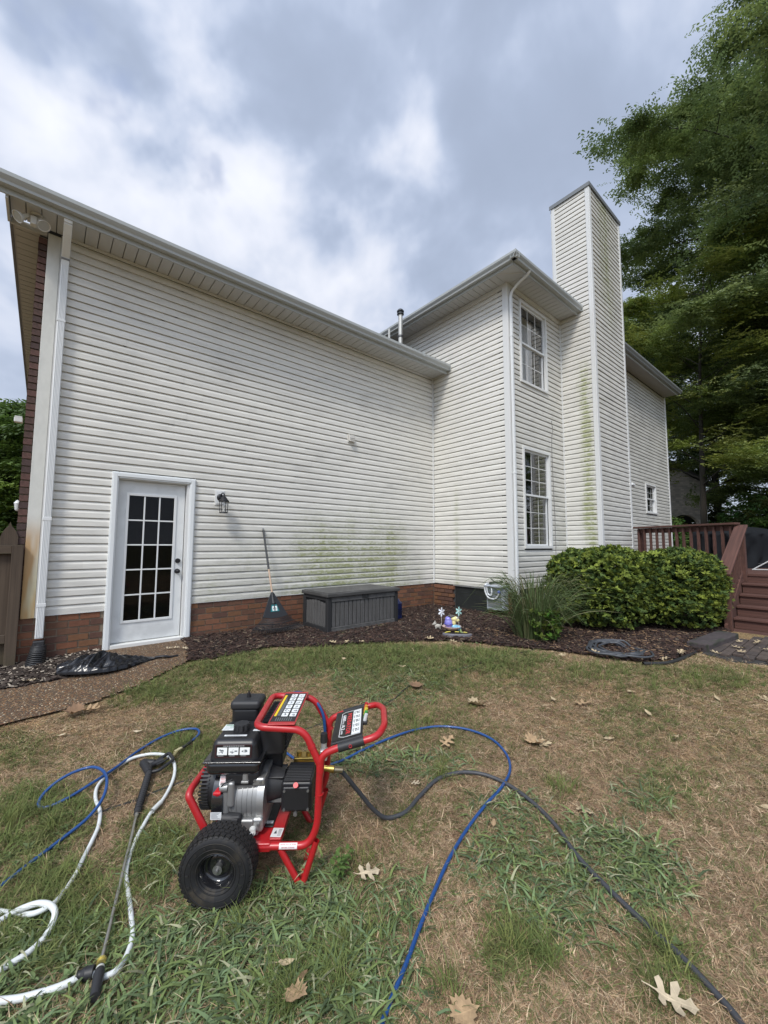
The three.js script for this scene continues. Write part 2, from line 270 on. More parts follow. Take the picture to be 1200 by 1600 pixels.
const chRMat = new THREE.MeshStandardMaterial({ roughness: 0.6, map: sidingTex(512, 1024, 1.65, CHN * COURSE, (u, y) => {
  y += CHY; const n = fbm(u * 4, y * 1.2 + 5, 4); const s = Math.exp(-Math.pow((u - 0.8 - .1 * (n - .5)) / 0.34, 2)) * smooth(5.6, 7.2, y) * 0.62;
  return [clamp(s * (.35 + n)), 0.10 + .12 * n];  // grey darkening paints tree shade into the chimney front; green film is stain
}) });
const w4Mat = new THREE.MeshStandardMaterial({ roughness: 0.62, map: sidingTex(512, 512, 5.8, W2N * COURSE, (u, y) => { const n = fbm(u * 2, y * 2 + 5, 4); return [0.03, 0.14 + .2 * n]; }) });  // tree shade over the far wall, put into its colour as grey

// lap boards: a flat face with a bevelled shoulder and a butt edge that throws a shadow line
const PROF = [[1.02, -0.009], [0.905, -0.009], [0.895, 0.001], [0.61, 0.0135], [0.58, 0.0155], [0.02, 0.0175], [0.0, 0.0165], [0.0, -0.016]];
function boardGeo(a0, a1, k, W) {   // a: metres along
  const P = [], U = [], I = [], y0 = W.y0 + k * COURSE, n = PROF.length;
  const put = (a, j, extra) => { const [f, d] = PROF[j], y = y0 + f * COURSE, e = d + extra; P.push(W.x + W.ax * a + W.nx * e, y, W.z + W.az * a + W.nz * e); U.push(a / W.L, (y - W.y0) / (W.n * COURSE)); };
  const cuts = [[a0, a1, 0]];
  const s = W.seam ? (hash2(k * 7 + 3, Math.round(W.L * 10)) * 3.66) : 99;
  if (s > a0 + .3 && s < a1 - .3) { cuts.length = 0; cuts.push([a0, s + 0.025, 0.0030], [s, a1, 0]); const s2 = s + 3.2; if (s2 < a1 - .3) { cuts.pop(); cuts.push([s, s2 + .025, 0], [s2, a1, -0.0020]); } }
  for (const [b0, b1, ex] of cuts) {
    const o = P.length / 3;
    for (let j = 0; j < n; j++) { put(b0, j, ex); put(b1, j, ex); }
    for (let j = 0; j < n - 1; j++) { const q = o + j * 2; if (W.flip) I.push(q, q + 1, q + 2, q + 1, q + 3, q + 2); else I.push(q, q + 2, q + 1, q + 1, q + 2, q + 3); }
  }
  const g = new THREE.BufferGeometry(); g.setAttribute('position', new THREE.Float32BufferAttribute(P, 3)); g.setAttribute('uv', new THREE.Float32BufferAttribute(U, 2)); g.setIndex(I);
  const h = g.toNonIndexed(); h.computeVertexNormals(); return h;
}
function boards(parent, W, m, holes = [], asOne = false) {
  const all = [];
  for (let k = 0; k < W.n; k++) {
    const ya = W.y0 + k * COURSE, yb = ya + COURSE; let runs = [[W.from ?? 0, W.to ?? W.L]];
    for (const [h0, h1, y0, y1] of holes) if (yb > y0 + .02 && ya < y1 - .02) { const nx = []; for (const [a, b] of runs) { if (h1 <= a || h0 >= b) { nx.push([a, b]); continue; } if (h0 > a) nx.push([a, h0]); if (h1 < b) nx.push([h1, b]); } runs = nx; }
    for (const [a, b] of runs) if (b - a > .02) { const g = boardGeo(a, b, k, W); if (asOne) all.push(g); else mesh('siding_board', g, m, parent); }
  }
  if (asOne) { const o = mesh('siding', mergeGeometries(all), m, parent); o.userData.kind = 'stuff'; }
}
// solid walls behind the boards, with openings
const coreMat = mat(0.06, 0.06, 0.058, 0.9);
function wallBox(L) { return merge(L.map(b => box(...b))); }
const doorX = [0.66, 1.545], doorY = [0.0, 2.16];
const rearWall = mesh('rear_wall', wallBox([[-0.14, doorX[0], 0.47, 5.3, -6.2, -6.037], [doorX[1], 6.49, 0.47, 5.3, -6.2, -6.037], [doorX[0], doorX[1], doorY[1], 5.3, -6.2, -6.037]]), coreMat, house);
boards(rearWall, { x: 0, z: -6.019, ax: 1, az: 0, nx: 0, nz: 1, L: W1L, y0: W1Y, n: W1N, seam: true, from: 0.0, to: 6.47, flip: false }, w1Mat, [[0.632, 1.592, 0, 2.20]]);
const sideWall = mesh('return_wall', wallBox([[6.512, 6.7, 0.47, 6.5, -11.1, -4.105], [6.512, 6.7, -0.3, 0.47, -11.1, -5.46], [6.512, 6.7, -0.3, 0.47, -4.62, -4.105]]), coreMat, house);
boards(sideWall, { x: 6.494, z: -4.10, ax: 0, az: -1, nx: -1, nz: 0, L: W2L, y0: W1Y, n: W2N, seam: true, from: 0.07, to: 7, flip: true }, w2Mat, [[1.905, 7, 0, 4.95]]);
const WIN = [[6.92, 7.855, 4.49, 6.055], [6.925, 7.855, 1.285, 3.13]];
const backWall = mesh('window_wall', wallBox([[6.49, WIN[0][0], 0.2, 6.5, -4.3, -4.121], [WIN[0][1], 8.58, 0.2, 6.5, -4.3, -4.121], [WIN[0][0], WIN[0][1], 0.2, WIN[1][2], -4.3, -4.121], [WIN[0][0], WIN[0][1], WIN[1][3], WIN[0][2], -4.3, -4.121], [WIN[0][0], WIN[0][1], WIN[0][3], 6.5, -4.3, -4.121]]), coreMat, house);
boards(backWall, { x: 6.494, z: -4.103, ax: 1, az: 0, nx: 0, nz: 1, L: 2.1, y0: W1Y, n: W2N, seam: false, from: 0.08, to: 2.07 }, w3Mat, WIN.map(([a, b, c, d]) => [a - 6.494 - .045, b - 6.494 + .045, c - .02, d + .02]));
const chimney = mesh('chimney', merge([box(8.591, 10.205, 0.0, 9.06, -4.2, -3.401)]), coreMat, house);
boards(chimney, { x: 8.573, z: -3.383, ax: 0, az: -1, nx: -1, nz: 0, L: 0.8, y0: CHY, n: CHN, seam: false, from: 0.06, to: 0.80, flip: true }, chLMat);
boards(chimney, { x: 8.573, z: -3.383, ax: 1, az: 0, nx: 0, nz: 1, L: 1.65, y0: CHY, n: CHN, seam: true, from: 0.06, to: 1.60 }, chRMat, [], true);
for (const [x0, x1, z0, z1] of [[8.548, 8.640, -3.392, -3.358], [8.548, 8.572, -3.45, -3.392], [10.155, 10.236, -3.392, -3.358], [10.213, 10.236, -3.45, -3.392], [8.548, 8.572, -4.20, -4.125]]) mesh('corner_trim', rbox(x0, x1, 0.15, 9.02, z0, z1, .006), trimMat, chimney);
mesh('chimney_cap', merge([box(8.528, 10.256, 9.06, 9.085, -4.235, -3.338), box(8.528, 10.256, 9.0, 9.06, -3.356, -3.338), box(8.528, 8.546, 9.0, 9.06, -4.235, -3.358), box(10.238, 10.256, 9.0, 9.06, -4.235, -3.358), box(9.1, 9.6, 9.087, 9.12, -4.1, -3.7)]), mat(0.19, 0.20, 0.205, 0.5, 0.3), chimney);
mesh('chimney_back', merge([box(8.576, 10.21, 6.6, 9.0, -4.225, -4.201)]), trimMat, chimney);
const farWall = mesh('far_wall', wallBox([[10.212, 13.56, 0, 6.5, -4.3, -4.121], [14.46, 15.9, 0, 6.5, -4.3, -4.121], [13.56, 14.46, 0, 2.28, -4.3, -4.121], [13.56, 14.46, 3.13, 6.5, -4.3, -4.121], [15.72, 15.9, 0, 6.5, -11, -4.302]]), coreMat, house);
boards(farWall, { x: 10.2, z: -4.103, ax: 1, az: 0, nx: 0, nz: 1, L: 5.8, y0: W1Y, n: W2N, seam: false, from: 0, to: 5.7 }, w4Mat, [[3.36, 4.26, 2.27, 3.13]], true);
mesh('corner_trim', rbox(15.84, 15.93, 0.45, 6.28, -4.12, -4.075, .006), trimMat, house);
mesh('corner_trim', rbox(10.15, 10.20, 0.45, 6.28, -4.12, -4.07, .006), trimMat, house);
// outer corner of the two-storey part, inner corners, starter trim
mesh('corner_trim', merge([rbox(6.464, 6.492, 0.46, 6.28, -4.19, -4.075, .006), rbox(6.4921, 6.58, 0.46, 6.28, -4.102, -4.075, .006)]), trimMat, house);
mesh('inner_corner_trim', merge([box(6.455, 6.492, 0.49, 5.0, -6.018, -6.0), box(6.455, 6.470, 0.49, 5.0, -5.9999, -5.975)]), trimMat, house);
mesh('inner_corner_trim', merge([box(8.53, 8.5725, 0.4, 6.28, -4.101, -4.075)]), trimMat, house);
// tan board at the left corner, rusty towards its foot
const rustTex = colorTex(64, 1024, (u, v) => { const y = .475 + v * 4.525, n = fbm(u * 3, v * 60, 4), a = smooth(1.65, 1.2, y) * smooth(.2, .8, fbm(u * 2 + 4, v * 9, 3) + (1 - u) * .55 - smooth(1.25, .8, y) * .25) * 1.2, b = smooth(1.7, .6, y); const base = [lerp(.62, .52, b) * (.9 + .15 * n), lerp(.615, .47, b) * (.9 + .15 * n), lerp(.57, .31, b) * (.9 + .15 * n)]; const t = clamp(a) * .8; return [lerp(base[0], .42, t), lerp(base[1], .22, t), lerp(base[2], .06, t)]; }, false);
const boardG = rbox(-0.140, -0.021, 0.475, 4.96, -6.03, -5.995, .004); { const p = boardG.attributes.position, u = boardG.attributes.uv; for (let i = 0; i < p.count; i++) u.setXY(i, (p.getX(i) + .14) / .12, (p.getY(i) - .475) / 4.49); }
mesh('corner_board', boardG, new THREE.MeshStandardMaterial({ map: rustTex, roughness: .6 }), house);
mesh('corner_trim', box(-0.0195, 0.0, 0.475, 4.99, -6.03, -5.998), trimMat, house);
mesh('plinth_flashing', merge([box(0.0, 0.615, 0.488, 0.4945, -6.03, -5.998), box(1.605, 6.47, 0.488, 0.4945, -6.03, -5.998)]), trimMat, house);

// brick base and the ends of the brick facing at the left corner
const brickTex = (s) => colorTex(64, 64, (u, v) => { const n = fbm(u * 9, v * 9, 4, 9), m = fbm(u * 30, v * 30, 2, 30); const k = 0.72 + n * .42 + (m - .5) * .25, c = [[.205, .084, .045], [.17, .072, .042], [.225, .10, .055], [.15, .074, .045], [.195, .092, .045], [.12, .06, .042]][s]; return c.map(a => a * k); });
const brickMats = [0, 1, 2, 3, 4, 5].map(s => new THREE.MeshStandardMaterial({ map: brickTex(s), roughness: .92 }));
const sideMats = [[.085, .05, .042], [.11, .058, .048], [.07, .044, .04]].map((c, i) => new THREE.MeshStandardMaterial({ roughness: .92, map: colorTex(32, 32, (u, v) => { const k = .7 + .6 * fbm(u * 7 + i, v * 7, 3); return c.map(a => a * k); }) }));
const mortarMat = mat(0.21, 0.165, 0.12, .95);
const bq = rng(77);
function brickShape(l, h, d) { const g = new THREE.BoxGeometry(l, h, d), p = g.attributes.position; for (let i = 0; i < p.count; i++) if (p.getZ(i) > 0) p.setXYZ(i, p.getX(i) * (1 - .004 / l) + (bq() - .5) * .003, p.getY(i) - Math.sign(p.getY(i)) * .002 + (bq() - .5) * .0025, p.getZ(i) + (bq() - .5) * .003); g.computeVertexNormals(); return g; }
const bLong = [0, 1, 2, 3].map(() => brickShape(.194, .069, .05)), bHalf = [0, 1, 2].map(() => brickShape(.092, .069, .05)), cut = {};
const brickFor = (l) => l > .17 ? bLong[bq() * 4 | 0] : l > .08 && l < .105 ? bHalf[bq() * 3 | 0] : (cut[l.toFixed(2)] ??= brickShape(l, .069, .05));
function course(parent, x0, x1, y, z, turn, odd, mk = null) {   // bricks from x0 to x1 along x, or along -z when turned
  let a = x0, first = true;
  while (a < x1 - .03) { let l = first && odd ? .092 : .194; first = false; if (a + l > x1) l = x1 - a; if (l < .03) break;
    const b = new THREE.Mesh(brickFor(l), brickMats[Math.min(5, bq() * 6.2 | 0)]); b.name = 'brick'; b.castShadow = b.receiveShadow = true; const c = a + l / 2, out = (bq() - .5) * .005;
    if (turn) { b.position.set(6.499 - .012 + out, y, c); b.rotation.y = -Math.PI / 2; } else b.position.set(c, y, z + out);
    if (l < .17 && !(l > .08 && l < .105)) b.scale.x = 1; parent.add(b); a += l + .01; }
}
const base = mesh('brick_base', merge([box(-.225, .62, -.3, .488, -6.2, -6.018), box(1.60, 6.5, -.3, .488, -6.2, -6.018)]), mortarMat, house);
for (let k = 0; k < 8; k++) { const y = .4505 - k * .080; if (y < -.05) break; course(base, -.222, .615, y, -6.035, false, k % 2); course(base, 1.605, 6.46, y, -6.035, false, (k + 1) % 2); }
const base2 = mesh('brick_return', merge([box(6.515, 6.7, -.3, .4695, -6.2, -5.4605), box(6.515, 6.7, -.3, .4695, -4.615, -4.12)]), mortarMat, house);
for (let k = 0; k < 8; k++) { const y = .4295 - k * .080; course(base2, -5.995, -5.46, y, 0, true, k % 2); course(base2, -4.62, -4.13, y, 0, true, k % 2); }
const facing = mesh('brick_side_wall', merge([box(-.218, -.1405, .488, 4.9, -14, -6.03)]), mortarMat, house);
for (let k = 0; k < 65; k++) { const y = .527 + k * .080; if (y > 4.86) break; const b = new THREE.Mesh(brickShape(.080 + (k % 2) * .006, .069, .05), sideMats[bq() * 3 | 0]); b.name = 'brick'; b.castShadow = b.receiveShadow = true; b.position.set(-.184 + (k % 2) * .003 + (bq() - .5) * .004, y, -6.035); facing.add(b); }
// crawl-space opening with a dark board, and the sill below the siding
mesh('crawl_space_panel', merge([box(6.53, 6.55, -.1, .468, -5.46, -4.62)]), new THREE.MeshStandardMaterial({ map: colorTex(128, 128, (u, v) => { const n = fbm(u * 6, v * 4, 4); return [.008 + n * .016, .010 + n * .017, .010 + n * .016]; }), roughness: .7 }), house);
mesh('lintel', box(6.497, 6.56, .469, .492, -5.5, -4.58), trimDirty, house);
mesh('concrete_sill', rbox(6.46, 6.56, -.14, -.035, -5.5, -4.58, .008), mat(.32, .29, .25, .95), house);

// eaves: soffit panels, fascia, K-style gutters
function gutterGeo(L) {   // along +x, back at z = 0, front at z = .115, bottom y = 0, top y = .118
  const s = new THREE.Shape(); const pt = [[0, .118], [0, 0], [.072, 0], [.078, .028], [.098, .052], [.112, .072], [.115, .112], [.106, .118], [.104, .112], [.102, .076], [.090, .058], [.070, .034], [.064, .006], [.004, .006], [.004, .118]];
  s.moveTo(pt[0][0], pt[0][1]); for (const p of pt.slice(1)) s.lineTo(p[0], p[1]);
  const g = new THREE.ExtrudeGeometry(s, { depth: L, bevelEnabled: false }); // profile x -> z, extrude -> x
  g.rotateY(Math.PI / 2); g.scale(1, 1, -1); const i = g.index; const p = g.attributes.position; if (!i) { for (let k = 0; k < p.count; k += 3) { for (const at_ of [g.attributes.position, g.attributes.normal, g.attributes.uv]) { const n = at_.itemSize, a = at_.array, o1 = (k + 1) * n, o2 = (k + 2) * n; for (let q = 0; q < n; q++) { const t = a[o1 + q]; a[o1 + q] = a[o2 + q]; a[o2 + q] = t; } } } } g.computeVertexNormals(); return g;
}
const PW = 0.1333;
function soffit(parent, x0, x1, y, z0, z1, along = 'x') {
  const n = Math.max(1, Math.round(((along === 'x' ? x1 - x0 : z1 - z0)) / PW)), st = (along === 'x' ? x1 - x0 : z1 - z0) / n, shared = along === 'x' ? rbox(-st / 2 + .004, st / 2 - .004, 0, .016, z0, z1, .004, 1) : rbox(x0, x1, 0, .016, -st / 2 + .004, st / 2 - .004, .004, 1);
  mesh('soffit_backing', along === 'x' ? box(x0, x1, y + .012, y + .03, z0, z1) : box(x0, x1, y + .012, y + .03, z0, z1), mat(.16, .155, .15, .9), parent);
  for (let i = 0; i < n; i++) { const m = mesh('soffit_panel', shared, soffitMat, parent); if (along === 'x') m.position.set(x0 + (i + .5) * st, y - .006, 0); else m.position.set(0, y - .006, z0 + (i + .5) * st); }
}
const eave1 = grp('rear_eave', house), eave2 = grp('main_eave', house);
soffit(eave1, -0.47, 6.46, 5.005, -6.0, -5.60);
mesh('frieze', box(0.0, 6.46, 4.966, 4.996, -6.015, -5.992), trimMat, eave1);
mesh('fascia', merge([box(-.56, 6.46, 4.955, 5.13, -5.59, -5.57)]), gutterMat, eave1);
{ const g = mesh('gutter', gutterGeo(7.25), gutterMat, eave1); g.position.set(-.80, 5.012, -5.569); }
mesh('gutter_end', merge([box(6.445, 6.452, 5.012, 5.13, -5.568, -5.458)]), gutterMat, eave1);
mesh('gutter_strap', merge([box(5.62, 5.645, 5.062, 5.145, -5.475, -5.447)]), gutterMat, eave1);
mesh('eave_end_board', merge([box(-.494, -.472, 4.93, 5.13, -6.02, -5.60), box(-.47, -.15, 4.93, 4.999, -6.045, -6.022)]), soffitMat, eave1);
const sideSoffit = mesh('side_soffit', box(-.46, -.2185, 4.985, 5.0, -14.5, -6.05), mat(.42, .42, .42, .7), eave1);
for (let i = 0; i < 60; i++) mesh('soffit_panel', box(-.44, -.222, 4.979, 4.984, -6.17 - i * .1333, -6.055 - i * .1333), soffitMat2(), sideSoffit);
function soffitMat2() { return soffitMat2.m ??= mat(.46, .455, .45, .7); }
mesh('side_fascia', box(-.485, -.461, 4.97, 5.16, -14.5, -6.05), mat(.16, .16, .18, .6), eave1);
mesh('side_gutter', merge([rbox(-.47, -.36, 3.33, 3.41, -9.1, -9.0, .01), box(-.46, -.37, 3.41, 3.43, -9.1, -9.0)]), whitePaint, house);
// main eaves (two storeys)
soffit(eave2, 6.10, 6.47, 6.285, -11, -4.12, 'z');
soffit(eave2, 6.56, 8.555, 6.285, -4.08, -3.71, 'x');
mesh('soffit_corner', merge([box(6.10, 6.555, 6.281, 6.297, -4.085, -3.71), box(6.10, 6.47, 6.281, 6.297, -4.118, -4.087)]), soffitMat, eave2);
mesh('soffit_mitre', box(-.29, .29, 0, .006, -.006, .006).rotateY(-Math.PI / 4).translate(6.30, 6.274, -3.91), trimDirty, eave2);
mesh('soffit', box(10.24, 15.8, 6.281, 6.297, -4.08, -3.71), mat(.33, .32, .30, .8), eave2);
mesh('frieze', merge([box(6.468, 6.49, 6.21, 6.277, -11, -4.19), box(6.585, 8.53, 6.21, 6.277, -4.10, -4.078)]), trimMat, eave2);
mesh('fascia', merge([box(6.08, 6.098, 6.24, 6.42, -11, -3.70), box(6.0985, 8.548, 6.24, 6.42, -3.709, -3.69), box(10.24, 15.8, 6.24, 6.42, -3.709, -3.69)]), gutterMat, eave2);
{ const g = mesh('gutter', gutterGeo(2.58), gutterMat, eave2); g.position.set(5.966, 6.29, -3.689);
  const g2 = mesh('gutter', gutterGeo(7.43), gutterMat, eave2); g2.rotation.y = -Math.PI / 2; g2.position.set(6.079, 6.29, -11.0);
  const g3 = mesh('gutter', gutterGeo(5.65), mat(.24, .25, .25, .5), eave2); g3.position.set(10.24, 6.29, -3.689); }
mesh('gutter_end', box(8.546, 8.552, 6.29, 6.41, -3.688, -3.575), gutterMat, eave2);
// shingled roofs above the eaves
const shingleMat = new THREE.MeshStandardMaterial({ roughness: .95, map: colorTex(256, 256, (u, v) => { const r = Math.floor(v * 16), c = Math.floor(u * 10 + (r % 2) * .5), k = .6 + .5 * hash2(c, r) + .3 * (fbm(u * 40, v * 40, 2, 40) - .5), e = (v * 16) % 1 < .1 ? .5 : 1; return [.085 * k * e, .08 * k * e, .078 * k * e]; }) });
function slab(p) { const g = new THREE.BufferGeometry(); const P = [], U = []; const q = [0, 1, 2, 0, 2, 3]; for (const [a, b, c] of [q.slice(0, 3), q.slice(3)]) for (const i of [a, b, c]) { P.push(...p[i]); U.push(p[i][0] * .5, p[i][2] * .5); } g.setAttribute('position', new THREE.Float32BufferAttribute(P, 3)); g.setAttribute('uv', new THREE.Float32BufferAttribute(U, 2)); g.computeVertexNormals(); return g; }
mesh('roof', mergeGeometries([slab([[-.5, 5.14, -5.55], [6.49, 5.14, -5.55], [6.49, 8.0, -10.3], [-.5, 8.0, -10.3]]), slab([[-.5, 8.0, -10.3], [6.49, 8.0, -10.3], [6.49, 5.14, -15], [-.5, 5.14, -15]])]), shingleMat, house);
mesh('roof', mergeGeometries([slab([[6.06, 6.43, -3.67], [8.55, 6.43, -3.67], [8.55, 7.3, -7.5], [9.9, 7.3, -7.5]]), slab([[8.55, 6.43, -3.67], [8.55, 6.43, -3.67], [8.55, 7.3, -7.5], [8.55, 7.3, -7.5]]), slab([[6.06, 6.43, -3.67], [9.9, 7.3, -7.5], [9.9, 7.3, -8.5], [6.06, 6.43, -12]]), slab([[10.24, 6.43, -3.67], [15.8, 6.43, -3.67], [15.8, 7.3, -7.5], [9.9, 7.3, -7.5]]), slab([[9.9, 7.3, -7.5], [15.8, 7.3, -7.5], [15.8, 6.43, -12], [6.06, 6.43, -12]]), slab([[8.55, 6.6, -4.45], [10.24, 6.6, -4.45], [10.24, 7.3, -7.5], [8.55, 7.3, -7.5]])]), shingleMat, house);
mesh('gable_wall', slab([[15.78, 6.3, -3.8], [15.78, 6.3, -11.5], [15.78, 8.6, -7.6], [15.78, 8.6, -7.5]]), trimDirty, house);
// flue and vents standing on the lower roof
const flue = mesh('flue_pipe', cyl(.047, .047, V(5.77, 5.45, -6.3), V(5.77, 6.40, -6.3), 20), mat(.50, .49, .46, .45, .5), house);
mesh('flue_cap', merge([cyl(.075, .075, V(5.77, 6.36, -6.3), V(5.77, 6.385, -6.3), 24), cyl(.058, .058, V(5.77, 6.386, -6.3), V(5.77, 6.42, -6.3), 20), cyl(.078, .078, V(5.77, 6.421, -6.3), V(5.77, 6.44, -6.3), 24), cyl(.078, .05, V(5.77, 6.4405, -6.3), V(5.77, 6.475, -6.3), 24)]), mat(.05, .055, .06, .5, .3), flue);
mesh('flue_collar', cyl(.062, .055, V(5.77, 5.84, -6.3), V(5.77, 5.88, -6.3), 20), mat(.08, .08, .085, .5, .3), flue);
mesh('vent_pipe', cyl(.022, .022, V(5.27, 5.3, -6.1), V(5.27, 5.76, -6.1), 14), mat(.5, .5, .48, .5), house);

// windows
const glassMat = new THREE.MeshPhysicalMaterial({ color: 0xffffff, roughness: 0.02, transmission: 1, thickness: 0, ior: 2.0, specularIntensity: 1 }), doorGlass = new THREE.MeshPhysicalMaterial({ color: 0xffffff, roughness: 0.03, transmission: 1, thickness: 0, ior: 1.34 });
const roomMat = mat(.012, .012, .014, .95), curtainMat = new THREE.MeshPhysicalMaterial({ color: new THREE.Color().setRGB(.62, .62, .61), roughness: .95, side: THREE.DoubleSide });
function curtain(x0, x1, y0, y1, z, seed) {
  const n = 30, P = [], I = [], U = []; for (let i = 0; i <= n; i++) { const t = i / n; for (let j = 0; j <= 10; j++) { const s = j / 10, pinch = 1 - .25 * s * s, x = lerp(x0, x1, t) * pinch + (1 - pinch) * x1; P.push(x, lerp(y1, y0, s), z + Math.sin(t * 26 + seed + s) * .022); U.push(t, s); if (i < n && j < 10) { const a = i * 11 + j; I.push(a, a + 1, a + 11, a + 11, a + 1, a + 12); } } }
  const g = new THREE.BufferGeometry(); g.setAttribute('position', new THREE.Float32BufferAttribute(P, 3)); g.setAttribute('uv', new THREE.Float32BufferAttribute(U, 2)); g.setIndex(I); g.computeVertexNormals(); return g;
}
function room(x0, x1, y0, y1, z, depth, parent) { mesh('room', merge([box(x0 - .3, x1 + .3, y0 - .3, y1 + .3, z - depth - .02, z - depth), box(x0 - .32, x0 - .3, y0 - .3, y1 + .3, z - depth, z - .16), box(x1 + .3, x1 + .32, y0 - .3, y1 + .3, z - depth, z - .16), box(x0 - .3, x1 + .3, y0 - .32, y0 - .3, z - depth, z - .16), box(x0 - .3, x1 + .3, y1 + .3, y1 + .32, z - depth, z - .16)]), roomMat, parent); }
function windowAt(x0, x1, y0, y1, z, cols, rows, curtains, parent, split = .5) {
  const w = grp('window', parent), F = .05, zf = z + .03;
  mesh('window_frame', merge([rbox(x0 - F, x1 + F, y1, y1 + F, z - .08, zf, .005), rbox(x0 - F, x1 + F, y0 - F, y0, z - .08, zf, .005), rbox(x0 - F, x0, y0 + .0005, y1 - .0005, z - .08, zf, .005), rbox(x1, x1 + F, y0 + .0005, y1 - .0005, z - .08, zf, .005)]), trimMat, w);
  const ym = lerp(y0, y1, split), S = .034;
  const sash = (a, b, zz) => { mesh('window_sash', merge([box(x0 + .002, x1 - .002, a, a + S, zz - .03, zz), box(x0 + .002, x1 - .002, b - S, b, zz - .03, zz), box(x0 + .002, x0 + S, a + S, b - S, zz - .03, zz), box(x1 - S, x1 - .002, a + S, b - S, zz - .03, zz)]), whitePaint, w);
    const gx0 = x0 + S, gx1 = x1 - S, gy0 = a + S, gy1 = b - S, L = [];
    for (let i = 1; i < cols; i++) { const x = lerp(gx0, gx1, i / cols); L.push(box(x - .007, x + .007, gy0, gy1, zz - .024, zz - .017)); }
    for (let j = 1; j < rows; j++) { const y = lerp(gy0, gy1, j / rows); for (let i = 0; i < cols; i++) L.push(box(lerp(gx0, gx1, i / cols) + (i ? .0071 : 0), lerp(gx0, gx1, (i + 1) / cols) - (i < cols - 1 ? .0071 : 0), y - .007, y + .007, zz - .024, zz - .017)); }
    mesh('muntin', merge(L), trimMat, w);
    mesh('window_pane', new THREE.PlaneGeometry(gx1 - gx0, gy1 - gy0).translate((gx0 + gx1) / 2, (gy0 + gy1) / 2, zz - .012), glassMat, w); };
  sash(ym - .017, y1 - .002, z - .012); sash(y0 + .002, ym + .017, z - .045);
  room(x0, x1, y0, y1, z, 1.6, w);
  for (const [a, b, s] of curtains) mesh('curtain', curtain(x0 + (x1 - x0) * a, x0 + (x1 - x0) * b, y0 - .1, y1 + .05, z - .30, s), curtainMat, w);
}
windowAt(...WIN[0], -4.09, 3, 2, [[.30, .62, 1], [.62, 1.02, 4]], house);
windowAt(...WIN[1], -4.09, 3, 3, [[.22, .45, 2]], house, .53);
windowAt(13.60, 14.42, 2.30, 3.10, -4.09, 3, 2, [[.05, .4, 1], [.6, 1, 2]], house);

// the glazed back door
const door = grp('door', house);
const zD = -6.06;   // face of the slab, set back in its frame
mesh('door_casing', merge([rbox(.622, .694, .0, 2.205, -6.06, -5.972, .008), rbox(1.525, 1.602, .0, 2.205, -6.06, -5.972, .008), rbox(.6945, 1.5245, 2.125, 2.205, -6.06, -5.972, .008), rbox(.635, .68, .02, 2.19, -5.9725, -5.962, .005), rbox(1.54, 1.588, .02, 2.19, -5.9725, -5.962, .005), rbox(.681, 1.539, 2.145, 2.19, -5.9725, -5.962, .005)]), mat(.74, .76, .76, .45), door);
mesh('door_jamb', merge([box(.694, .70, .07, 2.125, -6.2, -6.0), box(1.497, 1.5248, .07, 2.125, -6.2, -5.995), box(.70, 1.497, 2.115, 2.1248, -6.2, -6.0), box(1.487, 1.4965, .07, 2.115, -6.2, -6.09)]), trimMat, door);
const glX = [.815, 1.365], glY = [.325, 1.935], doorMat = new THREE.MeshStandardMaterial({ roughness: .5, map: colorTex(128, 256, (u, v) => { const n = fbm(u * 5, v * 12, 4), k = 1 - .12 * smooth(.5, .8, n) - .18 * smooth(.16, .0, v); return [.72 * k, .735 * k, .73 * k]; }) });
const slabG = merge([box(.702, glX[0], .075, 2.112, zD - .045, zD), box(glX[1], 1.486, .075, 2.112, zD - .045, zD), box(glX[0], glX[1], .075, glY[0], zD - .045, zD), box(glX[0], glX[1], glY[1], 2.112, zD - .045, zD)]); { const p = slabG.attributes.position, u = slabG.attributes.uv; for (let i = 0; i < p.count; i++) u.setXY(i, (p.getX(i) - .7) / .79, p.getY(i) / 2.12); }
const leaf = mesh('door_slab', slabG, doorMat, door);
mesh('glazing_frame', merge([rbox(glX[0] - .02, glX[0] + .012, glY[0] - .02, glY[1] + .02, zD - .002, zD + .012, .004), rbox(glX[1] - .012, glX[1] + .02, glY[0] - .02, glY[1] + .02, zD - .002, zD + .012, .004), rbox(glX[0] + .0125, glX[1] - .0125, glY[1] - .012, glY[1] + .02, zD - .002, zD + .012, .004), rbox(glX[0] + .0125, glX[1] - .0125, glY[0] - .02, glY[0] + .012, zD - .002, zD + .012, .004)]), whitePaint, door);
{ const gx0 = glX[0] + .0125, gx1 = glX[1] - .0125, gy0 = glY[0] + .0125, gy1 = glY[1] - .0125;
  for (let i = 1; i < 3; i++) { const x = lerp(gx0, gx1, i / 3); mesh('muntin', rbox(x - .009, x + .009, gy0, gy1, zD - .004, zD + .006, .003), whitePaint, door); }
  for (let j = 1; j < 5; j++) { const y = lerp(gy0, gy1, j / 5); mesh('muntin', merge([0, 1, 2].map(i => rbox(lerp(gx0, gx1, i / 3) + (i ? .0092 : 0), lerp(gx0, gx1, (i + 1) / 3) - (i < 2 ? .0092 : 0), y - .009, y + .009, zD - .004, zD + .006, .003))), whitePaint, door); }
  for (let i = 0; i < 3; i++) for (let j = 0; j < 5; j++) { const a = lerp(gx0, gx1, i / 3), b = lerp(gx0, gx1, (i + 1) / 3), c = lerp(gy0, gy1, j / 5), d = lerp(gy0, gy1, (j + 1) / 5); mesh('door_pane', new THREE.PlaneGeometry(b - a, d - c).translate((a + b) / 2, (c + d) / 2, zD - .015), doorGlass, door); } }
room(.7, 1.49, .1, 2.1, -6.05, 1.8, door);
mesh('threshold', merge([rbox(.696, 1.523, .0, .066, -6.12, -5.965, .006)]), mat(.72, .72, .69, .5), door);
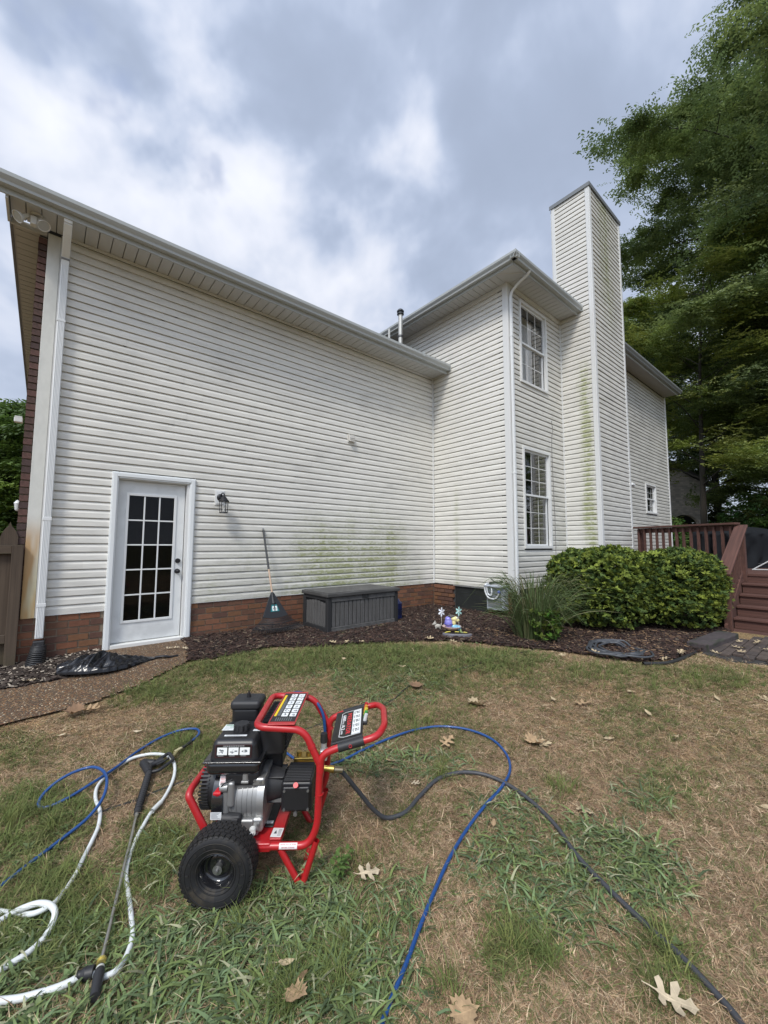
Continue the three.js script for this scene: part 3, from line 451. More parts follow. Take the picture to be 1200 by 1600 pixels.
mesh('threshold_base', box(.64, 1.6, -.2, -.002, -6.15, -6.0), mat(.10, .085, .07, .95), door);
{ const k = mesh('door_knob', new THREE.SphereGeometry(.028, 20, 14).scale(1, 1, .8).translate(1.425, .935, zD + .052), blackMetal, door); mesh('rosette', merge([cyl(.033, .03, V(1.425, .935, zD), V(1.425, .935, zD + .012), 24), cyl(.012, .012, V(1.425, .935, zD + .012), V(1.425, .935, zD + .04), 16)]), blackMetal, k);
  mesh('deadbolt', merge([cyl(.033, .029, V(1.428, 1.075, zD), V(1.428, 1.075, zD + .022), 24), cyl(.018, .016, V(1.428, 1.075, zD + .022), V(1.428, 1.075, zD + .03), 20)]), blackMetal, door); }

// downspouts
function spout(pts, w, d, seg) {   // rectangular pipe swept along points in one vertical plane
  const list = []; for (let i = 0; i < pts.length - 1; i++) { const a = pts[i], b = pts[i + 1], L = a.distanceTo(b), g = rbox(-w / 2, w / 2, -L / 2 - .004, L / 2 + .004, -d / 2, d / 2, .008); g.applyQuaternion(new THREE.Quaternion().setFromUnitVectors(V(0, 1, 0), b.clone().sub(a).normalize())); g.translate((a.x + b.x) / 2, (a.y + b.y) / 2, (a.z + b.z) / 2); list.push(g); } return merge(list);
}
const ds = mesh('downspout', spout([V(.030, .26, -5.950), V(.030, 4.60, -5.950)], .075, .055), whitePaint, house);
mesh('downspout_rib', merge([-.026, -.013, 0, .013, .026].map(x => rbox(.030 + x - .0035, .030 + x + .0035, .27, 4.6, -5.924, -5.9185, .002))), whitePaint, ds);
mesh('downspout_joint', merge([rbox(-.011, .071, 1.56, 1.60, -5.98, -5.917, .004), rbox(-.011, .071, .60, .64, -5.98, -5.917, .004), rbox(-.011, .071, 3.9, 3.93, -5.98, -5.917, .004)]), whitePaint, ds);
mesh('downspout_elbow', spout([V(.030, 4.60, -5.950), V(.030, 4.70, -5.93), V(.030, 4.86, -5.70), V(.030, 4.93, -5.62), V(.030, 5.03, -5.60)], .078, .06), whitePaint, ds);
mesh('downspout_strap', box(-.012, .072, 4.655, 4.675, -5.99, -5.90), mat(.18, .18, .18, .6), ds);
const ds2 = mesh('downspout', spout([V(6.53, .20, -4.040), V(6.53, 6.0, -4.040)], .055, .045), whitePaint, house);
mesh('downspout_elbow', tubeOn(spline([V(6.53, 5.98, -4.04), V(6.53, 6.06, -4.02), V(6.53, 6.14, -3.93), V(6.53, 6.22, -3.75), V(6.53, 6.27, -3.66), V(6.53, 6.32, -3.64)]), .027, 40, 10), whitePaint, ds2);
mesh('downspout_joint', merge([rbox(6.498, 6.562, 2.6, 2.63, -4.068, -4.012, .004), rbox(6.498, 6.562, 5.2, 5.23, -4.068, -4.012, .004)]), whitePaint, ds2);
mesh('cable', tubeOn(spline([V(8.03, 3.9, -4.08), V(8.07, 3.7, -4.082), V(8.02, 3.55, -4.08), V(8.03, 2.4, -4.082), V(8.05, 1.9, -4.08), V(8.04, .3, -4.08)]), .006, 60, 6), mat(.25, .24, .23, .8), house);
// things screwed to the house
mesh('dryer_vent', merge([rbox(4.18, 4.33, 3.175, 3.32, -6.02, -5.985, .006), rbox(4.195, 4.315, 3.19, 3.31, -5.986, -5.95, .012), box(4.20, 4.31, 3.185, 3.2, -5.95, -5.93), box(4.20, 4.31, 3.22, 3.228, -5.951, -5.94), box(4.20, 4.31, 3.25, 3.258, -5.951, -5.94)]), mat(.60, .58, .54, .7), house);
// ------------------------------------------------------------------ lamps and fittings on the house
{ const t = thing('wall_lantern', 'black carriage lantern with clear glass on a white plate right of the door', 'lantern', [1.935, 1.975, -6.0]);
  mesh('mounting_plate', rbox(-.068, .068, -.115, .105, -.02, .010, .006), trimMat, t); mesh('plate_rim', merge([rbox(-.052, .052, -.095, .088, .0095, .016, .004)]), whitePaint, t);
  mesh('back_disc', new THREE.SphereGeometry(.052, 24, 16).scale(1, 1, .55).translate(.006, .0, .012), blackMetal, t);
  mesh('arm', tubeOn(spline([V(.006, .01, .03), V(.012, .055, .06), V(.02, .06, .10), V(.022, .03, .125)]), .008, 24, 8), blackMetal, t);
  const top = mesh('lantern_roof', new THREE.LatheGeometry([[.004, .075], [.012, .07], [.016, .055], [.03, .045], [.052, .012], [.072, -.010], [.076, -.022], [.0, -.022]].map(([x, y]) => new THREE.Vector2(x, y)), 8).translate(.022, -.045, .125), blackMetal, t);
  const cage = []; for (let i = 0; i < 6; i++) { const a = i / 6 * 6.283 + .3; cage.push(cyl(.0045, .0045, V(.022 + Math.cos(a) * .056, -.067, .125 + Math.sin(a) * .056), V(.022 + Math.cos(a) * .050, -.215, .125 + Math.sin(a) * .050), 6)); }
  mesh('cage', merge(cage), blackMetal, t); mesh('base_ring', cyl(.056, .06, V(.022, -.215, .125), V(.022, -.232, .125), 12), blackMetal, t);
  mesh('glass', cyl(.046, .05, V(.022, -.213, .125), V(.022, -.070, .125), 12, true), new THREE.MeshPhysicalMaterial({ color: 0xffffff, transmission: 1, roughness: .1, thickness: 0 }), t);
  mesh('bulb', merge([new THREE.SphereGeometry(.02, 14, 10).translate(.022, -.135, .125), cyl(.012, .012, V(.022, -.21, .125), V(.022, -.15, .125), 10)]), mat(.7, .68, .62, .3), t); }
{ const t = thing('floodlight', 'white twin floodlight with motion sensor under the left end of the eave', 'floodlight', [-.245, 4.995, -5.80]);
  mesh('base_plate', cyl(.055, .06, V(0, 0, 0), V(0, -.03, 0), 20), trimDirty, t);
  const lamp = (ex, ez, L) => { const d = V(ex, -.55, ez).normalize(), a = V(ex * .05, -.02, ez * .03), q = new THREE.Quaternion().setFromUnitVectors(V(0, -1, 0), d), P = [[.001, 0], [.021, 0], [.024, -.055], [.026, -.075], [.034, -.085], [.058, -.125], [.062, -.14], [.054, -.137], [.03, -.09], [.001, -.085]].map(([x, y]) => new THREE.Vector2(x, y));
    const g = new THREE.LatheGeometry(P, 28).applyQuaternion(q).translate(a.x + d.x * .05, a.y + d.y * .05, a.z + d.z * .05); const m = mesh('lamp_head', g, mat(.66, .645, .60, .4), t);
    mesh('lamp_arm', cyl(.011, .011, V(0, -.02, 0), V(a.x + d.x * .055, a.y + d.y * .055, a.z + d.z * .055), 10), trimDirty, m);
    mesh('lamp_lens', new THREE.CircleGeometry(.055, 24).rotateX(Math.PI / 2).applyQuaternion(q).translate(a.x + d.x * .183, a.y + d.y * .183, a.z + d.z * .183), mat(.42, .42, .40, .25), m); };
  lamp(-.55, .25, 1); lamp(.22, .38, 1);
  mesh('motion_sensor', merge([rbox(-.05, .01, -.16, -.06, .0, .07, .014), cyl(.01, .01, V(0, -.03, 0), V(-.02, -.07, .03), 8)]), mat(.62, .61, .57, .4), t); }
{ const t = thing('security_camera', 'small white camera on the chimney corner above the deck rail', 'camera', [10.26, 2.66, -3.40]);
  mesh('mount', merge([cyl(.03, .03, V(-.02, 0, 0), V(0, 0, 0), 14), cyl(.011, .011, V(0, 0, 0), V(.06, .03, .03), 8)]), whitePaint, t); mesh('camera_body', merge([rbox(.0, .17, .02, .085, .0, .065, .02)]).rotateZ(-.15), whitePaint, t); mesh('cord', tubeOn(spline([V(0, 0, .01), V(.01, -.06, .02), V(.03, -.12, .01), V(.0, -.16, -.01)]), .008, 20, 6), blackMetal, t); }
{ const t = thing('coach_lamp', 'small white coach lamp on the brick side wall beyond the fence', 'lantern', [-.235, 1.80, -7.4], -Math.PI / 2); t.scale.setScalar(.62);
  mesh('back_plate', rbox(-.03, .03, -.08, .12, -.02, .0, .006), whitePaint, t); mesh('lamp_body', new THREE.LatheGeometry([[.0, .15], [.02, .14], [.065, .08], [.055, .07], [.042, -.06], [.02, -.09], [0, -.095]].map(([x, y]) => new THREE.Vector2(x, y)), 6).translate(0, 0, .08), mat(.72, .74, .74, .3), t); }

// ------------------------------------------------------------------ corrugated drain pipe, storage box, rake, bag
{ const t = thing('drain_pipe', 'black corrugated drain pipe below the left downspout', 'drain pipe', [.03, 0, -5.93]);
  const L = []; const c = spline([V(0, .20, -.02), V(0, .12, .0), V(-.015, .03, .06), V(-.03, -.06, .12)]);
  for (let i = 0; i < 13; i++) { const u = .14 + i / 15, p = c.getPoint(u), d = c.getTangent(u), g = new THREE.TorusGeometry(.062 + .018 * i / 12, .009, 8, 22).applyQuaternion(new THREE.Quaternion().setFromUnitVectors(V(0, 0, 1), d)); L.push(g.translate(p.x, p.y, p.z)); }
  mesh('rib', merge(L), mat(.028, .028, .03, .5), t); mesh('sleeve', tubeOn(c, .056, 20, 18), mat(.02, .02, .022, .6), t); mesh('adapter', merge([rbox(-.05, .05, .17, .235, -.055, .035, .012)]), mat(.03, .03, .033, .5), t); }
const greyWood = (a, b) => new THREE.MeshStandardMaterial({ roughness: .72, map: colorTex(128, 256, (u, v) => { const n = fbm(u * 26 + a, v * 3 + b, 4), m = fbm(u * 4 + b, v * 6, 3), spot = smooth(.72, .78, fbm(u * 14 + a * 3, v * 30 + b, 2)) * .5, k = (.034 + .085 * n + .04 * m) * (1 - spot); return [k * 1.03, k, k * .97]; }) });
{ const t = thing('deck_box', 'weathered charcoal deck storage box with plank-patterned sides against the wall', 'storage box', [3.86, .035, -5.375]);
  const W = .68, D = .36, H = .50, slats = [0, 1, 2, 3].map(i => greyWood(i * 3.1, i * 1.7)), postM = mat(.020, .020, .021, .7);
  mesh('box_core', box(-W + .03, W - .03, .02, H, -D + .03, D - .03), mat(.012, .012, .013, .9), t);
  for (const [sx, sz] of [[-1, 1], [1, 1], [-1, -1], [1, -1]]) mesh('corner_post', rbox(sx > 0 ? W - .07 : -W, sx > 0 ? W : -W + .07, 0, H, sz > 0 ? D - .07 : -D, sz > 0 ? D : -D + .07, .01), postM, t);
  for (let i = 0; i < 16; i++) { const a = lerp(-W + .075, W - .075, i / 16), b = lerp(-W + .075, W - .075, (i + 1) / 16); mesh('front_slat', rbox(a + .006, b - .006, .07, H - .075, D - .045, D - .016, .004, 1), slats[i % 4], t); }
  for (let i = 0; i < 7; i++) { const a = lerp(-D + .075, D - .075, i / 7), b = lerp(-D + .075, D - .075, (i + 1) / 7); mesh('end_slat', rbox(-W + .016, -W + .045, .07, H - .055 - .02 * Math.abs(i - 3) * .6, a + .006, b - .006, .004, 1), slats[(i + 1) % 4], t); }
  mesh('rail', merge([rbox(-W + .071, W - .071, 0, .069, D - .04, D - .004, .006), rbox(-W + .071, W - .071, H - .07, H, D - .04, D - .004, .006)]), slats[1], t);
  mesh('rail', merge([rbox(-W + .004, -W + .04, 0, .069, -D + .071, D - .071, .006), rbox(-W + .004, -W + .04, H - .05, H, -D + .071, D - .071, .006)]), postM, t);
  mesh('lid', merge([rbox(-W - .022, W + .022, H + .003, H + .06, -D - .02, D + .025, .012)]), new THREE.MeshStandardMaterial({ roughness: .62, map: colorTex(256, 128, (u, v) => { const g = fbm(u * 5, v * 40, 4), k = .034 + .04 * g + .04 * smooth(.5, .8, fbm(u * 6, v * 5 + 3, 4)); return [k * 1.03, k, k * .97]; }) }), t);
  for (let i = 0; i < 5; i++) mesh('lid_plank', rbox(-W + .01, W - .01, H + .0605, H + .0665, -D + .01 + i * .14, -D + .142 + i * .14, .003, 1), greyWood(i * 2 + 9, 4), t);
  mesh('hasp', merge([rbox(-.06, .06, H - .05, H + .002, D - .003, D + .008, .004), cyl(.014, .014, V(0, H - .02, D), V(0, H - .02, D + .018), 14)]), postM, t); }
{ const t = thing('stone_slab', 'flat mossy stone slab lying under the grey storage box', 'slab', [3.82, 0, -5.28], .01);
  const mossy = new THREE.MeshStandardMaterial({ roughness: .95, map: colorTex(256, 128, (u, v) => { const n = fbm(u * 9, v * 9, 5), m = smooth(.45, .65, fbm(u * 3 + 5, v * 3, 3) + (u - .5) * .4); return [lerp(.13, .075, m) * (.6 + .8 * n), lerp(.105, .08, m) * (.6 + .8 * n), lerp(.085, .03, m) * (.6 + .8 * n)]; }) });
  mesh('slab_stone', rbox(-.72, .05, -.06, .034, -.45, .40, .02), mossy, t); mesh('slab_stone', rbox(.056, .95, -.06, .040, -.45, .36, .025), mossy, t); }
{ const t = thing('blue_can', 'dark blue plastic can half hidden behind the storage box', 'can', [4.72, 0.01, -5.25]);
  mesh('can_body', new THREE.LatheGeometry([[0, 0], [.085, 0], [.09, .02], [.09, .26], [.085, .275], [.09, .28], [.09, .30], [.05, .33], [.045, .36], [0, .36]].map(([x, y]) => new THREE.Vector2(x, y)), 28), mat(.012, .02, .095, .35), t); mesh('can_label', cyl(.0908, .0908, V(0, .10, 0), V(0, .20, 0), 28, true), new THREE.MeshStandardMaterial({ roughness: .5, map: canvasTex(256, 64, (c, w, h) => { c.fillStyle = '#10183c'; c.fillRect(0, 0, w, h); c.fillStyle = '#8a97c0'; for (let i = 0; i < 8; i++) c.fillRect(20 + i * 28, 16 + (i * 7) % 20, 18, 6); }) }), t); }
{ // leaf rake, head down, handle against the wall
  const foot = V(2.60, .075, -5.40), tip = V(2.60, 1.55, -5.985), t = thing('leaf_rake', 'black plastic leaf rake standing head down against the siding', 'rake', [foot.x, foot.y, foot.z]);
  const d = tip.clone().sub(foot), dir = d.clone().normalize(), side = V(1, 0, 0), nrm = new THREE.Vector3().crossVectors(side, dir).normalize();
  const P = (s, w, o = 0) => V(0, 0, 0).addScaledVector(dir, s).addScaledVector(side, w).addScaledVector(nrm, o), L = d.length(), plastic = mat(.016, .017, .019, .45);
  const tm = new THREE.Matrix4().makeBasis(side, dir, nrm);
  mesh('handle', cyl(.0135, .0135, P(.52, 0), P(.92, -.0), 14), new THREE.MeshStandardMaterial({ roughness: .6, map: colorTex(32, 128, (u, v) => { const n = fbm(u * 6, v * 3, 3); return [.50 * (.8 + .4 * n), .36 * (.8 + .4 * n), .26 * (.8 + .4 * n)]; }) }), t);
  mesh('grip', cyl(.016, .015, P(.92, 0), P(L - .03, 0), 14), mat(.045, .047, .05, .6), t); mesh('hanging_cap', merge([cyl(.016, .012, P(L - .03, 0), P(L, 0), 14)]), mat(.2, .2, .2, .6), t);
  mesh('socket', cyl(.032, .017, P(.40, 0), P(.57, 0), 16), plastic, t);
  const s = new THREE.Shape(); s.moveTo(-.02, .56); s.quadraticCurveTo(-.05, .50, -.10, .40); s.lineTo(-.19, .22); s.quadraticCurveTo(0, .165, .19, .22); s.lineTo(.10, .40); s.quadraticCurveTo(.05, .50, .02, .56); s.closePath();
  mesh('head_plate', new THREE.ExtrudeGeometry(s, { depth: .008, bevelEnabled: true, bevelSize: .003, bevelThickness: .003, bevelSegments: 2 }).applyMatrix4(tm), plastic, t);
  mesh('spine', new THREE.CapsuleGeometry(.008, .2, 4, 8).translate(0, .40, .013).applyMatrix4(tm), plastic, t);
  const tx = canvasTex(256, 192, (c, w, h) => { c.fillStyle = '#1f7478'; c.fillRect(0, 0, w, h); c.fillStyle = '#e8efec'; c.fillRect(62, 44, 136, 128); c.fillStyle = '#26343a'; c.font = 'bold 64px sans-serif'; c.textAlign = 'center'; c.fillText('R.G', w / 2, 128); c.fillRect(84, 142, 92, 8); });
  const ls = new THREE.Shape([[-.038, .385], [.038, .385], [.068, .285], [-.068, .285]].map(([x, y]) => new THREE.Vector2(x, y))), lg = new THREE.ShapeGeometry(ls); { const p = lg.attributes.position, u = lg.attributes.uv; for (let i = 0; i < p.count; i++) u.setXY(i, (p.getX(i) + .07) / .14, (p.getY(i) - .285) / .1); }
  mesh('label', lg.translate(0, 0, .0145).applyMatrix4(tm), new THREE.MeshStandardMaterial({ map: tx, roughness: .5, side: THREE.DoubleSide }), t);
  for (let i = 0; i < 30; i++) { const f = i / 29 * 2 - 1, a0 = P(.205 + .0 - .02 * (1 - f * f), f * .185, .004), a1 = P(.06 - .035 * (1 - f * f), f * .36, .006), a2 = P(.0 - .035 * (1 - f * f) + .02, f * .40, .045); a2.y = Math.max(a2.y, -.005); mesh('tine', tubeOn(spline([a0, a0.clone().lerp(a1, .5), a1, a2]), .0042, 14, 6), plastic, t); }
  for (const [k, w, o] of [[.14, .26, .005], [.07, .345, .006]]) { const q = []; for (let i = 0; i <= 12; i++) { const f = i / 6 - 1; q.push(P(k - .03 * (1 - f * f), f * w, o)); } mesh('cross_band', tubeOn(spline(q), .007, 40, 6), plastic, t); } }
{ // crumpled refuse bag
  const t = thing('refuse_bag', 'crumpled black plastic bag lying on the path by the door', 'plastic bag', [.60, .02, -5.32]);
  const fd = rng(61), FL = [...Array(15)].map((_, i) => { const a = i < 9 ? (fd() - .5) * 1.3 : fd() * 3.14; return [Math.cos(a), Math.sin(a), fd() * 9, i < 6 ? 4 + fd() * 3 : 9 + fd() * 6, i < 6 ? 1 : .36]; });
  const folds = (x, z) => { let t = 0, w = 0; const wx = (fbm(x * 3.5 + 2, z * 3.5, 2) - .5) * .22, wz = (fbm(x * 3.5 + 9, z * 3.5 + 7, 2) - .5) * .22; for (const [ca, sa, ph, f, am] of FL) { const p = ((-(x + wx) * sa + (z + wz) * ca) * f + ph) % 1, k = 1 - Math.abs(2 * (p < 0 ? p + 1 : p) - 1); t += am * k * (fbm(x * 3 + ph, z * 3 + f, 2) * 1.7); w += am * .85; } return clamp(t / w * 2.0 - .45); };
  const n = 170, m = 90, P = [], I = [], U = []; for (let j = 0; j <= m; j++) for (let i = 0; i <= n; i++) {
    const u = i / n, v = j / m * 2 - 1, env = Math.pow(Math.sin(Math.PI * Math.min(1, u * .92 + .10)), .7) * (1 - .45 * smooth(.45, 1, u)), wd = .21 * env + .012, x = lerp(-.42, .50, u), zc = .06 * Math.sin(u * 4 + .5) + lerp(-.02, .16, u);
    const F1 = folds(x * 1.0, zc + v * wd), h = (.150 * (1 - v * v * .92) * env) * (1 - .62 * smooth(.28, .9, u));
    const y = Math.abs(v) > .995 ? -.005 : h * (.50 + .35 * F1) + .070 * F1 * env * (1 - .5 * v * v); P.push(x + .03 * (F1 - .5) * env, Math.max(-.004, y), zc + v * wd * (1 + .25 * (F1 - .5))); U.push(u, v);
    if (i < n && j < m) { const a = j * (n + 1) + i; I.push(a, a + n + 1, a + 1, a + 1, a + n + 1, a + n + 2); } }
  const g = new THREE.BufferGeometry(); g.setAttribute('position', new THREE.Float32BufferAttribute(P, 3)); g.setAttribute('uv', new THREE.Float32BufferAttribute(U, 2)); g.setIndex(I); g.computeVertexNormals();
  mesh('plastic_sheet', g, new THREE.MeshPhysicalMaterial({ color: new THREE.Color().setRGB(.008, .008, .010), roughness: .24, side: THREE.DoubleSide }), t); mesh('loose_tail', tubeOn(spline([V(.44, .02, .12), V(.52, .03, .17), V(.58, .012, .18), V(.66, .006, .16)]), .017, 20, 7).scale(1, .8, 1), mat(.012, .012, .015, .3), t); }

// ------------------------------------------------------------------ fence at the left edge
const fenceTex = (s) => new THREE.MeshStandardMaterial({ roughness: .9, map: colorTex(128, 256, (u, v) => { const n = fbm(u * 18 + s, v * 3 + s, 4), m = fbm(u * 3 + s, v * 5, 3), k = .55 + .5 * n + .3 * (m - .5), moss = smooth(.25, .0, v) * .5; return [lerp(.105, .10, moss) * k, lerp(.075, .088, moss) * k, lerp(.052, .045, moss) * k]; }) });
{ const t = thing('wooden_fence', 'weathered brown picket fence joining the house at the left edge', 'fence', [0, 0, 0]), fm = [fenceTex(1), fenceTex(5), fenceTex(9)];
  mesh('post', rbox(-.245, -.150, -.1, 1.285, -5.99, -5.93, .004), fm[0], t); mesh('rail', rbox(-3.5, -.246, 1.19, 1.28, -5.985, -5.945, .004), fm[1], t); mesh('rail', rbox(-3.5, -.246, .24, .33, -5.985, -5.945, .004), fm[1], t);
  for (let i = 0; i < 10; i++) { const x1 = -.205 - i * .152, x0 = x1 - .140, s = new THREE.Shape(); s.moveTo(x0, .02); s.lineTo(x1, .02); s.lineTo(x1, 1.36); s.quadraticCurveTo(x1 - .005, 1.43, x1 - .055, 1.485); s.lineTo((x0 + x1) / 2, 1.535); s.lineTo(x0 + .055, 1.485); s.quadraticCurveTo(x0 + .005, 1.43, x0, 1.36); s.closePath(); const g = new THREE.ExtrudeGeometry(s, { depth: .018, bevelEnabled: true, bevelSize: .002, bevelThickness: .002, bevelSegments: 1 }).translate(0, 0, -6.012); const p = g.attributes.position, u = g.attributes.uv; for (let k = 0; k < p.count; k++) u.setXY(k, (p.getX(k) - x0) / .14, p.getY(k) / 1.5); mesh('picket', g, fm[i % 3], t); } }

// ------------------------------------------------------------------ hose box on the return wall, garden ornaments
{ const t = thing('hose_box', 'grey plastic hose box on a brick stub at the house corner', 'hose box', [6.40, .13, -4.34]), grey = mat(.34, .37, .41, .45);
  mesh('box_body', merge([rbox(-.12, .05, 0, .42, -.19, .17, .02)]), grey, t); mesh('box_lid', rbox(-.14, .06, .42, .455, -.21, .19, .015).rotateZ(.08), mat(.42, .45, .50, .4), t);
  mesh('side_panel', rbox(-.125, -.121, .06, .36, -.15, .13, .001), mat(.16, .175, .19, .5), t);
  mesh('hose_loop', tubeOn(spline([V(-.05, .47, -.16), V(-.13, .45, -.19), V(-.155, .34, -.19), V(-.16, .22, -.11), V(-.155, .21, .02), V(-.15, .27, .08), V(-.14, .33, .10)]), .014, 60, 10), mat(.72, .74, .76, .4), t);
  mesh('hose_loop', tubeOn(spline([V(-.12, .44, -.12), V(-.15, .38, -.15), V(-.155, .28, -.12), V(-.155, .27, -.06), V(-.15, .35, -.05), V(-.13, .43, -.08)]), .013, 50, 10), mat(.72, .74, .76, .4), t);
  mesh('nozzle', merge([cyl(.022, .016, V(-.08, .475, -.14), V(-.07, .50, .05), 12), cyl(.016, .026, V(-.07, .50, .05), V(-.06, .515, .12), 12), cyl(.010, .010, V(-.075, .49, -.02), V(-.07, .56, -.12), 8)]), mat(.02, .02, .022, .4), t); mesh('blue_cap', new THREE.SphereGeometry(.028, 14, 10).translate(-.145, .34, .10), mat(.15, .2, .55, .4), t); }
const ceramic = (r, g, b) => new THREE.MeshPhysicalMaterial({ color: new THREE.Color().setRGB(r, g, b), roughness: .3, clearcoat: .6, clearcoatRoughness: .15 });
{ const p0 = at(706, 994), t = thing('garden_ornament', 'painted garden ornament with violet body and yellow head in the mulch bed', 'ornament', [p0.x, p0.y + .035, p0.z], -.70); t.scale.setScalar(.80);
  mesh('dish', new THREE.LatheGeometry([[0, .06], [.06, .06], [.13, .09], [.165, .125], [.17, .135], [.155, .13], [.12, .10], [0, .085]].map(([x, y]) => new THREE.Vector2(x, y)), 30), ceramic(.72, .50, .44), t);
  mesh('pedestal', new THREE.LatheGeometry([[0, -.03], [.05, -.03], [.035, .0], [.03, .05], [.05, .065], [0, .065]].map(([x, y]) => new THREE.Vector2(x, y)), 18), ceramic(.16, .12, .10), t);
  const bump = (list) => { const q = []; for (const [x, y, z, a, b, c, rz] of list) { const g = new THREE.SphereGeometry(1, 20, 14).scale(a, b, c); if (rz) g.rotateZ(rz); q.push(g.translate(x, y, z)); } return merge(q); };
  mesh('body', bump([[-.055, .19, 0, .075, .09, .075, .1], [-.06, .255, .0, .06, .05, .065, 0]]), ceramic(.24, .22, .62), t);
  mesh('stripe', merge([new THREE.TorusGeometry(.074, .012, 8, 26).rotateX(Math.PI / 2).scale(1, 1, 1).translate(-.055, .17, 0)]), ceramic(.07, .07, .32), t);
  mesh('head', bump([[.045, .262, .02, .066, .050, .058, -.25], [.098, .240, .025, .038, .030, .040, 0], [.035, .200, .02, .038, .06, .046, 0]]), ceramic(.74, .66, .30), t);
  mesh('shell_cap', bump([[.0, .305, 0, .075, .024, .065, -.1]]), ceramic(.05, .045, .04), t);
  mesh('legs', bump([[.05, .13, .02, .075, .038, .05, -.15], [.12, .10, .02, .045, .05, .035, .5]]), ceramic(.20, .48, .66), t); mesh('feet', bump([[.15, .055, .03, .022, .06, .03, .3], [.17, .02, .03, .035, .02, .035, 0], [.135, .05, -.02, .02, .055, .025, .3]]), ceramic(.45, .55, .22), t);
  mesh('eye', bump([[.085, .285, .062, .014, .014, .012, 0], [.095, .28, -.022, .014, .014, .012, 0]]), ceramic(.85, .85, .8), t); }
function pinwheel(px, py, top, label, r, g, b) { const p = at(px, py), t = thing('pinwheel', label, 'pinwheel', [p.x, p.y, p.z], -.70); t.scale.set(.72, 1, .72); mesh('stick', cyl(.006, .006, V(0, 0, 0), V(0, top, 0), 8), mat(.45, .42, .38, .6), t);
  for (let i = 0; i < 6; i++) { const a = i / 6 * 6.283, s = new THREE.Shape([[0, 0], [.02, .03], [.012, .075], [-.014, .06]].map(([x, y]) => new THREE.Vector2(x, y))), gm = new THREE.ExtrudeGeometry(s, { depth: .003, bevelEnabled: false }).rotateY(.35).rotateZ(a).translate(0, top, .012); mesh('vane', gm, mat(r, g, b, .45), t); } mesh('hub', new THREE.SphereGeometry(.012, 10, 8).translate(0, top, .018), mat(.8, .8, .75, .4), t); }
pinwheel(690, 984, .27, 'white flower pinwheel on a stick left of the painted ornament', .78, .80, .86);
pinwheel(717, 984, .28, 'pale turquoise pinwheel on a stick right of the painted ornament', .42, .66, .62);
{ const p = at(684, 987), t = thing('stone_animal', 'tiny whitish stone animal figure left of the painted ornament', 'figurine', [p.x, p.y + .03, p.z], -.70); t.scale.setScalar(.8); const q = []; for (const [x, y, z, a, b, c] of [[0, .065, 0, .06, .04, .036], [-.055, .11, 0, .032, .03, .028], [-.085, .10, 0, .018, .014, .016], [-.05, .145, .015, .01, .018, .008], [-.05, .145, -.015, .01, .018, .008], [-.035, .02, .02, .012, .035, .012], [-.035, .02, -.02, .012, .035, .012], [.04, .02, .02, .012, .035, .012], [.04, .02, -.02, .012, .035, .012], [.065, .09, 0, .012, .025, .01]]) q.push(new THREE.SphereGeometry(1, 14, 10).scale(a, b, c).translate(x, y, z)); mesh('figure', merge(q), mat(.46, .43, .38, .8), t); }
{ const p = at(714, 998), t = thing('plastic_tray', 'shallow grey boat-shaped tray with black inside below the painted ornament', 'tray', [p.x, p.y + .03, p.z], -.86); t.scale.setScalar(.72);
  const s = new THREE.Shape(); s.moveTo(-.26, 0); s.quadraticCurveTo(-.22, -.085, -.05, -.09); s.lineTo(.16, -.08); s.quadraticCurveTo(.24, -.05, .27, .0); s.quadraticCurveTo(.2, .07, .0, .075); s.quadraticCurveTo(-.2, .07, -.26, 0); const g = new THREE.ExtrudeGeometry(s, { depth: .05, bevelEnabled: true, bevelSize: .014, bevelThickness: .012, bevelSegments: 3 }).rotateX(-Math.PI / 2);
  mesh('tray_body', g, mat(.17, .165, .185, .5), t); mesh('tray_inside', new THREE.ExtrudeGeometry(s, { depth: .006, bevelEnabled: false }).scale(.88, .72, 1).rotateX(-Math.PI / 2).translate(0, .0635, 0), mat(.012, .012, .014, .4), t); const st = []; for (const [x, z, a] of [[-.16, -.045, .4], [.0, -.06, .0], [.16, -.03, -.5], [-.2, .02, .9]]) st.push(rbox(-.04, .04, 0, .012, -.012, .012, .004).rotateY(a).translate(x, .071, z)); mesh('yellow_patch', merge(st), mat(.70, .60, .12, .45), t); }
